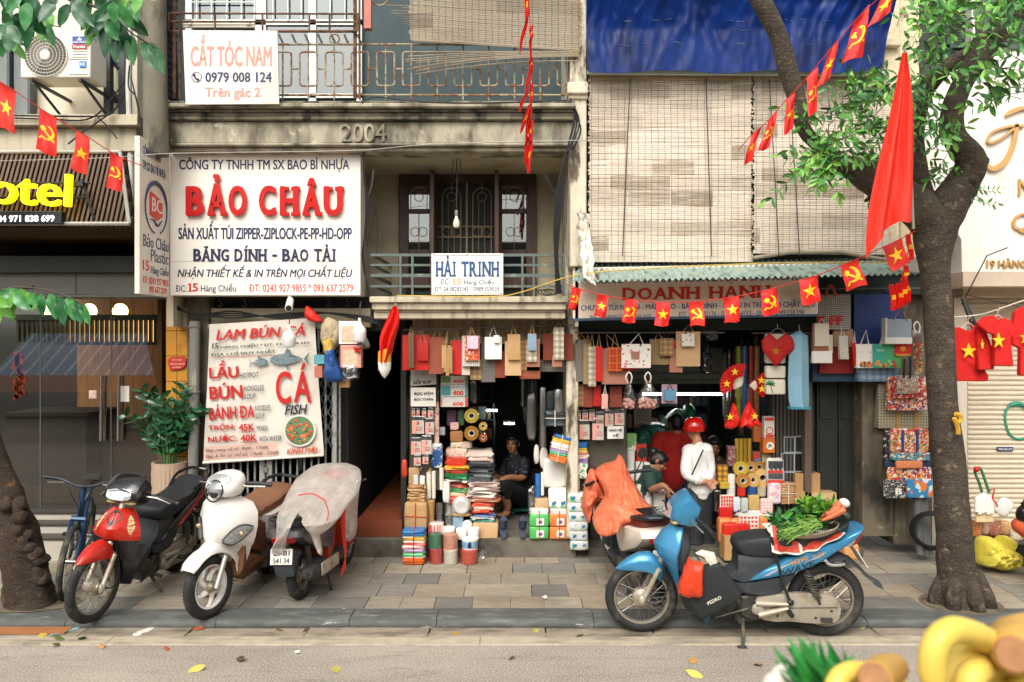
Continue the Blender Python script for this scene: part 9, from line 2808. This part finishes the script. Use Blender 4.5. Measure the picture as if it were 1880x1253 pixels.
def pinnate(b,c,d,n_,ll,lw):
 d=d.normalized();sd_=d.cross(V((0,-1,.25))).normalized()
 for i in range(n_):
  t=(i+1)/n_
  p=c+d*(ll*.75*i)+V((0,0,-.10*ll*i*t))
  mi=R.choices(range(4),[4,3,3,1])[0]
  for q in(-1,1):
   leafy(b,p,ll*R.uniform(.8,1.1),lw*R.uniform(.8,1.1),d*.5+sd_*q*R.uniform(.6,1)+V((R.uniform(-.15,.15),R.uniform(-.4,.2),-.3*R.random())),3,mi,R.uniform(-.2,.1))
 leafy(b,c+d*ll*.75*n_,ll,lw,d+V((0,0,-.2)),3,R.choice([0,2,3]),-.1)
tw=B();b=B()
def spray(x0,y0,x1,y1,Y,n_,ll=.095,lw=.02,sp=.4):
 for i in range(n_):
  x,y=R.uniform(x0,x1),R.uniform(y0,y1)
  a=R.uniform(0,2*pi)
  d=V((cos(a),R.uniform(-.5,.3),sin(a)*.6-.25))
  c=P(x,y,Y+R.uniform(-sp,sp))
  pinnate(b,c,d,R.randint(3,5),ll,lw)
  tw.tube([c-d.normalized()*.1,c,c+d.normalized()*ll*2.6+V((0,0,-.03))],[.004,.003,.0015],4)
for a in[(1490,190,1560,280,6.6,9),(1530,150,1620,240,6.8,14),(1550,220,1640,300,6.75,13),(1500,250,1545,310,6.5,10),(1580,130,1630,180,6.8,9),(1665,80,1720,170,6.7,15),(1640,170,1700,250,6.9,12),(1700,20,1800,50,6.2,12),(1790,-20,1880,20,6.0,10),(1820,80,1890,180,5.9,16),(1850,40,1890,90,5.9,8),(1690,0,1740,22,6.3,6)]:spray(*a)
spray(1695,300,1745,352,7.2,9,.07,.014);spray(1790,350,1812,375,7.1,3,.06,.012);spray(1700,228,1760,280,6.5,6)
spray(1468,272,1500,335,6.4,5)
def hang_sprig(pts,Y):
 q=bez([P(x,y,Y)for x,y in pts],4);tw.tube(q,.004,4)
 for i,p in enumerate(q[2:]):
  d=(q[min(i+3,len(q)-1)]-q[i+1]).normalized();s_=d.cross(V((0,-1,0))).normalized()
  for k_ in(-1,1):leafy(b,p,.1,.022,d*.7+s_*k_*.8+V((0,-.2,-.2)),3,R.choice([0,2,3,3]),-.1)
for pts in([(1560,250),(1520,268),(1485,290),(1470,318)],[(1565,270),(1535,300),(1508,320),(1494,348)],[(1550,280),(1525,288),(1505,305)],[(1870,110),(1850,150),(1830,170),(1818,195)],[(1760,30),(1740,15),(1720,12)]):hang_sprig(pts,6.3)
b.out('crown',LEAF,tr,smooth=False);tw.out('twigs',mat('twig_brown','4a4232',.8),tr)
lt=thing('street_tree','leaning burl covered tree trunk at the left edge with big glossy leaves','tree',P(55,1110,6.92))
b=B()
rough_tube(b,[(58,1116,YT_),(55,1095,YT_),(44,1040,YT_),(24,965,YT_),(-6,885,YT_),(-40,780,YT_),(-90,600,6.9),(-130,300,6.7),(-150,0,6.3),(-150,-150,6.2)],[112,92,88,84,72,66,64,62,60,58],26,.09,6)
for _ in range(54):
 y=R.uniform(925,1085);t=(y-925)/160
 x=12+44*t+R.choice([R.uniform(22,44),R.uniform(-30,44)])
 r_=R.uniform(.03,.075);n0=len(b.v);c_=P(x-9*(1 if x>12+44*t else-1),y,YT_-.13*R.random());b.ball(c_,(r_,r_,r_*R.uniform(.7,1.3)),n=14,k=9)
 for i in range(n0,len(b.v)):d=b.v[i]-c_;b.v[i]=c_+d*(1+.5*nz(b.v[i].x*16,b.v[i].y*16,b.v[i].z*16))
for q in(-150,-120):rough_tube(b,[(-150,-60,6.2),(-60,-40+q*.1,5.6),(60,-30,5.3),(200,-20,5.2)],[50,30,18,8],8)
rough_tube(b,[(-95,590,6.9),(-60,540,6.2),(-10,532,5.6),(60,528,5.4)],[30,18,10,5],8)
b.out('trunk',bark2,lt,ang=180)
LB=[]
for c,c2 in(('2a6a34','3f8444'),('1c4f2c','2c6538'),('57953a','6aa544'),('184526','235532')):
 g=N('bigleaf_'+c)
 v=g.noise(14,4)
 d_=g.fin(g.mix(g.ramp(v,.35,.65),lin(c),lin(c2)),.35,0,g.noise(60,3),.3,.004)
 LB.append(d_)
def bigleaf(b,c,l,w_,d,mi,curl=-.25):
 d=d.normalized();s_=d.cross(V((0,-1,R.uniform(-.3,.3)))).normalized();nn=s_.cross(d)
 if nn.y>0:nn=-nn
 v0=len(b.v);n_=8
 for i in range(n_+1):
  t=i/n_
  wd=w_*sin(pi*min(1,.03+t*.97)**.85)**.75
  p=c+d*l*t+nn*curl*l*t*t+V((0,0,-.12*l*t*t))
  for u in(-1,-.5,0,.5,1):b.v.append(p+s_*wd*u+nn*(wd*.22*(1-abs(u))-.05*wd)*-1+nn*.004*sin(t*38)*abs(u))
 for i in range(n_):
  for j in range(4):
   a=v0+i*5+j;b.f.append((a,a+1,a+6,a+5));b.m.append(mi)
b=B();tw=B()
def lcl(x0,y0,x1,y1,Y,n_,smin=.13,smax=.2,mis=(0,1,1,3,2)):
 for i in range(n_):
  c=P(R.uniform(x0,x1),R.uniform(y0,y1),Y+R.uniform(-.3,.3))
  bigleaf(b,c,R.uniform(smin,smax),R.uniform(.03,.045),V((R.uniform(-.7,.7),R.uniform(-.5,.2),R.uniform(-1,-.15))),R.choice(mis))
lcl(-20,-40,60,40,4.9,26,.12,.19,(1,3,3,0));lcl(100,-50,230,10,5.1,36,.11,.18,(1,3,3,0));lcl(170,10,235,50,5.1,16,.11,.17,(1,3,0));lcl(225,-40,262,-5,5.0,8,.12,.16,(2,2,0))
lcl(-15,40,20,75,5.0,7,.12,.16,(0,1));lcl(60,20,100,45,5.2,5,.1,.15,(0,2));lcl(-20,535,30,560,5.1,16,.1,.15,(0,2,2));lcl(10,528,60,545,5.1,7,.07,.1,(0,2))
for x,y,l,dx,dz,mi in((240,65,.17,.1,-1,0),(262,78,.18,.5,-.9,0),(275,80,.19,.55,-1,1),(212,60,.17,.0,-1,1),(200,42,.2,-.15,-1,3),(222,50,.19,.25,-1,3),(165,48,.12,-.1,-1,2),(70,32,.15,.2,-1,2),(82,42,.15,.45,-1,0),(22,78,.13,.7,-.8,2),(230,5,.12,.1,-1,2),(240,2,.13,.4,-1,0),(75,540,.13,.1,-1,0),(92,540,.15,.25,-1,0),(108,545,.17,.2,-1,1),(124,545,.15,.35,-1,0),(138,552,.14,.3,-1,1),(150,558,.13,.4,-1,0),(60,535,.1,-.1,-1,1)):
 bigleaf(b,P(x,y,5.05),l,l*.24,V((dx,-.2,dz)),mi)
tw.tube(bez([P(60,-30,5.2),P(190,20,5.1),P(240,60,5.05),P(285,88,5.05)],5),[.01]*5+[.007]*5+[.005]*6,5);tw.tube(bez([P(0,532,5.3),P(40,528,5.1),P(100,536,5.05),P(155,560,5.05)],5),.005,5);tw.tube(bez([P(20,10,5.0),P(60,25,5.1),P(90,45,5.1),P(112,50,5.1)],4),.004,4)
b.out('crown',LB,lt,ang=70);tw.out('twigs',MATS['twig_brown'],lt)
# potted plant
pt=thing('potted_plant','bushy dark green plant in a fluted beige planter before the hotel doors','potted plant',P(297,1036,8.1))
b=B();a=P(297,1036,8.1);rg=[]
for z,r_ in((0,.15),(.3,.16),(.92,.172),(.96,.172),(1.02,.175),(1.02,.15),(.95,.14)):
 rg.append([a+V((cos(q)*r_*(1+(.025*cos(q*26)if.05<z<.93 else 0)),.18+sin(q)*r_*(1+(.025*cos(q*26)if.05<z<.93 else 0)),z))for q in[2*pi*i/156 for i in range(156)]])
b.loft(rg);b.out('planter',mat('planter_beige','b49a82',.6,var=.06),pt,ang=60)
b=B();b.lathe([(0,.985),(.15,.985)],a+V((0,.18,0)),(0,0,1),20);b.out('soil',mat('soil','2f261e',.95),pt)
b=B();st_=B()
for i in range(30):
 an=R.uniform(0,2*pi);ln=R.uniform(.45,.95);out_=R.uniform(.05,.42)
 base=a+V((cos(an)*.06,.18+sin(an)*.06,.98))
 pts=[base+V((cos(an)*out_*t**1.6,sin(an)*out_*.8*t**1.6,ln*t*(1-.12*t)))for t in[k_/8 for k_ in range(9)]]
 st_.tube(pts,[.009-.0008*k_ for k_ in range(9)],5)
 for k_ in range(2,9):
  d=(pts[k_]-pts[k_-1]).normalized();s_=d.cross(V((R.uniform(-.3,.3),-1,R.uniform(-.2,.4)))).normalized()
  for q in(-1,1):leafy(b,pts[k_],R.uniform(.09,.13),R.uniform(.022,.03),d*.6+s_*q+V((0,0,.1)),4,R.choice([0,0,1]),R.uniform(-.2,.2))
b.out('leaves',[mat('leaf_glossy_dark','1a4a2a',.25,var=.2,vs=20,coat=.2),mat('leaf_glossy_mid','27603a',.28,var=.2,vs=20)],pt,ang=70);st_.out('stems',mat('stem_green','4a6a38',.5),pt)
# ---------------------------------------------------------------- snack seller's goods at the right edge
b=blob([(1792,1008),(1800,988),(1818,986),(1826,992),(1836,1000),(1846,985),(1852,988),(1848,1003),(1860,1012),(1865,1028),(1860,1040),(1830,1044),(1800,1038),(1790,1030)],7.9,.18,.16,.08,10,16,None,3,5)
ybag=b.out('carrier_bag',mat('bag_lemon','d8c84a',.35,var=.1,vs=7,sub=.2,bump=.4,bs=18,bd=.02),t=('bulging lemon yellow plastic bag on the pavement behind the tree','bag'))
t=thing('basin','dark basin heaped with snack packets behind the yellow bag','basin',P(1850,1030,8.2))
b=B();b.lathe([(0,0),(.3,0),(.42,.22),(.45,.24),(.42,.23),(.3,.04)],V((P(1850,1030,8.3).x,8.35,.02)),(0,0,1),30);b.out('bowl',mat('basin_grey','3f4144',.5),t)
for i,(x0,y0,x1,y1,c,lb)in enumerate([(1786,958,1806,988,'c87a3a','orange crisps'),(1804,955,1818,984,'d8b8a4','pale crackers'),(1816,960,1840,986,'b86a50','reddish dried snacks'),(1838,958,1858,984,'c99a5a','golden rings'),(1856,962,1882,996,'d8cdb0','creamy puffs'),(1790,980,1815,996,'c05a34','dark orange crisps'),(1826,978,1856,992,'cf5a40','red edged crackers'),(1845,970,1862,996,'6a6460','grey dried fish')]):
 tt=pack(x0,y0,x1,y1,8.15+.02*i,.14,flower('snack_'+c,c,['e0c9a8','8a4a2a'],45,.38,.4),f'clear packet of {lb} in the dark basin','snack packet','snack_packet','snack packets in the basin',.45,.01)
t=thing('cracker_bundle','bundle of white cracker sticks hanging by a green twisted cord','bundle',P(1808,950,8.0))
b=B()
for i in range(12):x=1793+i*2.6;b.tube([P(1808+(x-1808)*.3,905,8.05),P(x,918,8.0+.03*(i%2)),P(x,940+2*(i%3),8.0+.03*(i%2))],[.012,.022,.022],8)
b.out('sticks',mat('cracker_white','e6e0d4',.6,var=.05),t)
b=B()
for i in range(10):x=1794+i*2.8;b.tube([P(x,936,8.03),P(x,958,8.03)],.02,8)
b.out('lower_sticks',mat('cracker_cream','d2bc94',.6),t)
b=B();b.tube(bez([P(1803,904,8.02),P(1797,885,8.02),P(1790,868,8.03),P(1792,860,8.03),P(1800,861,8.03),P(1806,875,8.02),P(1816,905,8.0)],6),.014,7);b.out('cord',mat('cord_green','2f6a48',.6),t)
b=B();b.ball(P(1793,862,8.0),.03,n=8,k=5);b.tube([P(1818,900,7.98),P(1826,898,7.98),P(1822,915,7.98),P(1832,930,7.98)],.008,5);b.out('red_tie',redp,t)
pack(1822,912,1850,946,7.98,.08,film_w,'slanting white cracker sleeve right of the hanging bundle','sleeve','cracker_sleeve',None,.6).rotation_euler=(0,radians(38),0)
b=B()
for x,r_ in((1688,.045),(1696,.032),(1702,.03)):b.tube([P(x-4,905,8.3),P(x-3,960,8.3),P(x+(6 if x>1690 else 2),1018,8.25)],r_,10)
b.out('conduit',mat('conduit_grey','5c5e5e',.6,var=.1),t=('three grey corrugated conduits rising left of the tree trunk','pipes'))
b=B()
for i in range(4):b.torus(P(1712,975,8.1+.02*i),(.5,1,.2),.17+.012*i,.011,28,6)
b.out('hose_coil',cable_m,t=('coil of black hose standing behind the tree trunk','hose'))
# ---------------------------------------------------------------- vendor's load close to the camera
ban=mat('banana_yellow','e2c258',.45,var=.08,vs=14,dirt='b9b44a',ds=7,dst=(1,1,.5),dt=(.5,.7),dirt2='6a4a24',ds2=60,dt2=(.68,.72),bump=.2,bs=30,bd=.004);ban_g=mat('banana_tip','8a9a3a',.5,var=.15);cut=mat('stalk_cut','a87850',.7,var=.2,vs=60)
Yb_=1.05
def banana(pts,w_,label,parent):
 q=bez([P(x,y,Y)for x,y,Y in pts],6);n_=len(q);r0=w_/2*Yb_/F
 rr=[r0*(.35+.65*min(1,sin(pi*min(1,.04+.96*i/(n_-1)))*2.2)**.8)for i in range(n_)]
 b=B();b.tube(q,rr,10);return b.out('banana',[ban],parent,ang=50)
bt_=thing('banana_bunch','bunch of ripe bananas blurred in the bottom right corner','bananas',P(1790,1300,1.1),'bananas near the camera')
for pts,w_ in(([(1862,1195,1.05),(1820,1180,1.03),(1785,1163,1.0),(1745,1158,.98),(1718,1185,.97),(1712,1240,.97),(1728,1300,.98)],46),([(1860,1205,1.06),(1815,1200,1.05),(1770,1210,1.04),(1752,1250,1.03),(1765,1310,1.02)],50),([(1862,1212,1.08),(1820,1222,1.05),(1785,1240,1.0),(1770,1290,1.0)],48),([(1870,1215,1.1),(1840,1250,1.08),(1832,1310,1.05)],46),([(1882,1215,1.06),(1880,1260,1.04),(1895,1320,1.02)],48),([(1866,1208,1.1),(1800,1215,1.12),(1740,1232,1.12),(1712,1280,1.12)],46)):banana(pts,w_,'',bt_)
b=B();b.tube([P(1890,1165,1.13),P(1868,1178,1.06),P(1864,1198,1.0),P(1862,1202,.985)],[.03,.034,.03,.024],14);b.out('stalk',mat('stalk_ochre','c49a4a',.6,var=.15),bt_)
b=B();b.tube([P(1862,1202,.985),P(1861.5,1203,.98)],[.023,.02],14);b.out('cut_end',cut,bt_)
b2=thing('banana_bunch','smaller blurred banana bunch left of the bottom corner one','bananas',P(1600,1300,1.1),'bananas near the camera')
for pts,w_ in(([(1606,1240,1.08),(1575,1232,1.06),(1545,1240,1.04),(1530,1270,1.03),(1535,1310,1.02)],36),([(1612,1245,1.1),(1570,1250,1.1),(1555,1290,1.1)],36),([(1636,1240,1.1),(1650,1262,1.08),(1655,1310,1.06)],34)):banana(pts,w_,'',b2)
b=B();b.tube([P(1642,1226,1.14),P(1622,1236,1.06),P(1606,1246,1.02)],[.02,.024,.022],12);b.out('stalk',MATS['stalk_ochre'],b2)
b=B();b.tube([P(1606,1246,1.02),P(1605,1246.5,1.017)],[.021,.018],12);b.out('cut_end',cut,b2)
ln=thing('leek_bundle','blurred bundle of green scallion leaves at the bottom edge','greens',P(1490,1300,1.15))
b=B()
for x0,y0,x1,y1 in[(R.uniform(1480,1590),1300,R.uniform(1415,1560),R.uniform(1172,1240))for _ in range(46)]+list(((1500,1310,1420,1185),(1510,1300,1430,1200),(1520,1300,1462,1158),(1530,1290,1470,1165),(1535,1290,1488,1182),(1540,1290,1524,1178),(1560,1290,1545,1190),(1570,1280,1530,1176),(1500,1300,1440,1215),(1545,1290,1500,1205),(1555,1290,1510,1220),(1490,1300,1418,1210),(1580,1290,1555,1210),(1525,1290,1452,1190))):
 leafy(b,P(x0,y0,1.12+R.uniform(-.05,.05)),(P(x1,y1,1.1)-P(x0,y0,1.1)).length,R.uniform(.005,.009),P(x1,y1,1.1)-P(x0,y0,1.1)+V((0,R.uniform(-.03,.03),0)),5,R.choice([0,0,1]),R.uniform(-.1,.1))
b.out('leaves',[mat('scallion_green','2f8a3c',.4,var=.2,vs=30),mat('scallion_dark','1f6a30',.4,var=.2,vs=30)],ln)
b=B()
for x,y,r_ in((1440,1246,.02),(1428,1262,.022),(1460,1266,.02)):b.ball(P(x,y,1.12),r_,n=12,k=8)
b.out('garlic_heads',mat('garlic_white','d8cfc4',.5,var=.12,vs=30),t=('white blurred garlic heads under the scallion leaves','garlic'))
zt=P(1650,1300,1.1).z
t=thing('carrying_tray','vendor\'s tray holding the bananas just below the picture edge','tray',(.55,1.15,ZR))
b=B();b.lathe([(0,0),(.28,0),(.3,.03),(.28,.025),(0,.01)],V((.58,1.1,zt-.16)),(0,0,1),30);b.out('tray',mat('tray_wicker','9a8058',.8,var=.15),t)
b=B();b.tube([V((.58,1.1,ZR)),V((.58,1.1,zt-.16))],.03,8);b.box(.3,.82,1.0,1.4,ZR,ZR+.03);b.out('stand',rust_dk,t)
# ---------------------------------------------------------------- litter
def litter(x,y,c,label,l=.09,w_=.03,z=None,flat=True,nm='fallen_leaf',cat='leaf'):
 zz=ZR if z is None else z
 Y=GY(y,zz);p=P(x,y,Y);p.z=zz+.006
 b=B();an=R.uniform(0,6.28)
 leafy(b,p,l,w_,V((cos(an),sin(an),.08)),5,0,.25)
 b.v=[V((q.x,q.y,max(q.z,zz+.004)))for q in b.v]
 b.out(nm,mat('litter_'+c,c,.6,var=.15,vs=30),t=(label,cat,'litter on the road and kerb'))
for q in[(345,1236,'b5a84a','olive leaf at the bottom left of the road',.12),(626,1229,'c0b45a','yellow leaf on the asphalt below the covered scooter',.11),(940,1206,'b8963a','ochre leaf on the asphalt below the slippers',.1),(1290,1246,'c9b44a','yellow leaf at the bottom of the road below the blue motorbike',.12),(1265,1218,'a07838','small brown leaf on the road left of the scallions',.07),(1386,1220,'a8742a','orange brown leaf on the road nearest the scallions',.08),(1070,1169,'a0a838','green leaf in the gutter left of the front wheel',.07),(1580,1157,'a8b04a','pale green leaf at the kerb behind the rear wheel',.09),(555,1163,'c49a2a','gold leaf in the gutter below the covered scooter',.06),(520,1161,'b88a34','amber leaf in the gutter left of the gold one',.07),(690,1128,'c9b03a','yellow leaf on the kerb stones',.05),(1650,1131,'b0a83a','yellow green leaf on the kerb near the tree',.06),(1330,1150,'b8ac3a','yellow leaf in the gutter by the side stand',.08),
(120,1178,'5d6a34','green leaf of the withered sprig on the gutter',.13),(145,1173,'3f5230','dark leaf of the withered sprig on the gutter',.1),(110,1182,'6a6238','brown leaf of the withered sprig on the gutter',.12),(435,1211,'4a3a2c','dark dry leaf on the road below the white scooter',.1),(180,1191,'a87848','tan scrap on the asphalt below the red motorbike',.05),(310,1192,'b8584a','reddish scrap on the asphalt',.05),(975,1162,'9a8a4a','dry leaf in the gutter by the drain holes',.07),(845,1166,'a8882f','yellow brown leaf in the gutter left of the drain holes',.08),(70,1174,'b59a3a','yellow leaf beside the flattened cardboard',.07)]:litter(*q)
def scrap(pts,y,c,label,z=ZR,nm='paper_scrap',h=.02):
 Y=GY(y,z);b=B()
 q=[P(x,y,Y)for x,_ in pts]
 v=[V((P(x,y,Y).x,Y+dy,z+.014+h*abs(nz(x*.3,dy*9))))for x,dy in pts]
 b.prism([p-V((0,0,.004))for p in v],v);b.out(nm,mat('scrap_'+c,c,.6,var=.1,vs=20),t=(label,'litter'),smooth=False)
scrap([(250,0),(262,.05),(270,.14),(278,.1),(274,-.02),(262,-.06)],1162,'d8d4cc','crumpled white paper in the gutter below the white scooter')
scrap([(244,0),(256,.03),(262,-.03),(250,-.05)],1167,'dcd8d0','small white paper scrap in the gutter')
scrap([(540,0),(548,.02),(553,-.02),(545,-.04)],1199,'e0dcd4','white paper scrap on the asphalt',h=.01)
scrap([(995,0),(1002,.05),(1006,0),(1000,-.03)],1100,'e0dcd4','white scrap on the pavement right of the tubs',0.,h=.01)
scrap([(355,-.02),(364,.06),(374,.12),(379,.05),(376,-.03),(364,-.05)],1156,'c4582c','crumpled orange plastic in the gutter')
scrap([(98,-.03),(108,.05),(130,.14),(132,.1),(112,-.03),(102,-.07)],1166,'7fb4b8','turquoise and black plastic wrapper in the gutter')
b=B();a=B.box
b.box(P(-60,0,GY(1165,ZR)).x,P(122,0,GY(1165,ZR)).x,6.36,6.5,ZR+.014,ZR+.024);b.out('flat_cardboard',mat('card_wet','9a6238',.8,var=.15,vs=5),t=('flattened brown cardboard lying in the gutter at the left','cardboard'))
b=B();b.tube([P(176,1059,7.6)*0+V((-2.9,7.0,.012)),V((-2.62,7.12,.02))],.012,5);b.out('iron_bar',rust_dk,t=('short dark iron bar on the pavement behind the red front wheel','bar'))
for x in(961,1002):
 b=B();p=P(x,1153 if x<990 else 1148,6.492);b.lathe([(0,-.004),(.02,-.004),(.022,.02)],V((p.x,6.508,-.045)),(0,1,0),14);b.out('drain_hole',black_p,t=('left round drain hole in the kerb' if x<990 else 'right round drain hole in the kerb','drain'))
b=B();g_=[]
for i in range(24):a=2*pi*i/24;g_.append(V((P(1764,1106,YT_).x+(.34+.03*nz(i,3))*cos(a),YT_+.3*sin(a),.006)))
b.add(g_,[tuple(range(24))]);b.out('tree_pit',mat('pit_soil','6a5e4c',.95,var=.2,vs=12,dirt='3a3128',ds=6,dt=(.5,.65),bump=.6,bs=40,bd=.01),kind='structure')
b=B();g_=[]
for i in range(24):a=2*pi*i/24;g_.append(V((P(50,1108,YT_).x+(.46+.05*nz(i,7))*cos(a),YT_+.25*sin(a),.006)))
b.add(g_,[tuple(range(24))]);b.out('tree_pit',MATS['pit_soil'],kind='structure')
finish_text()
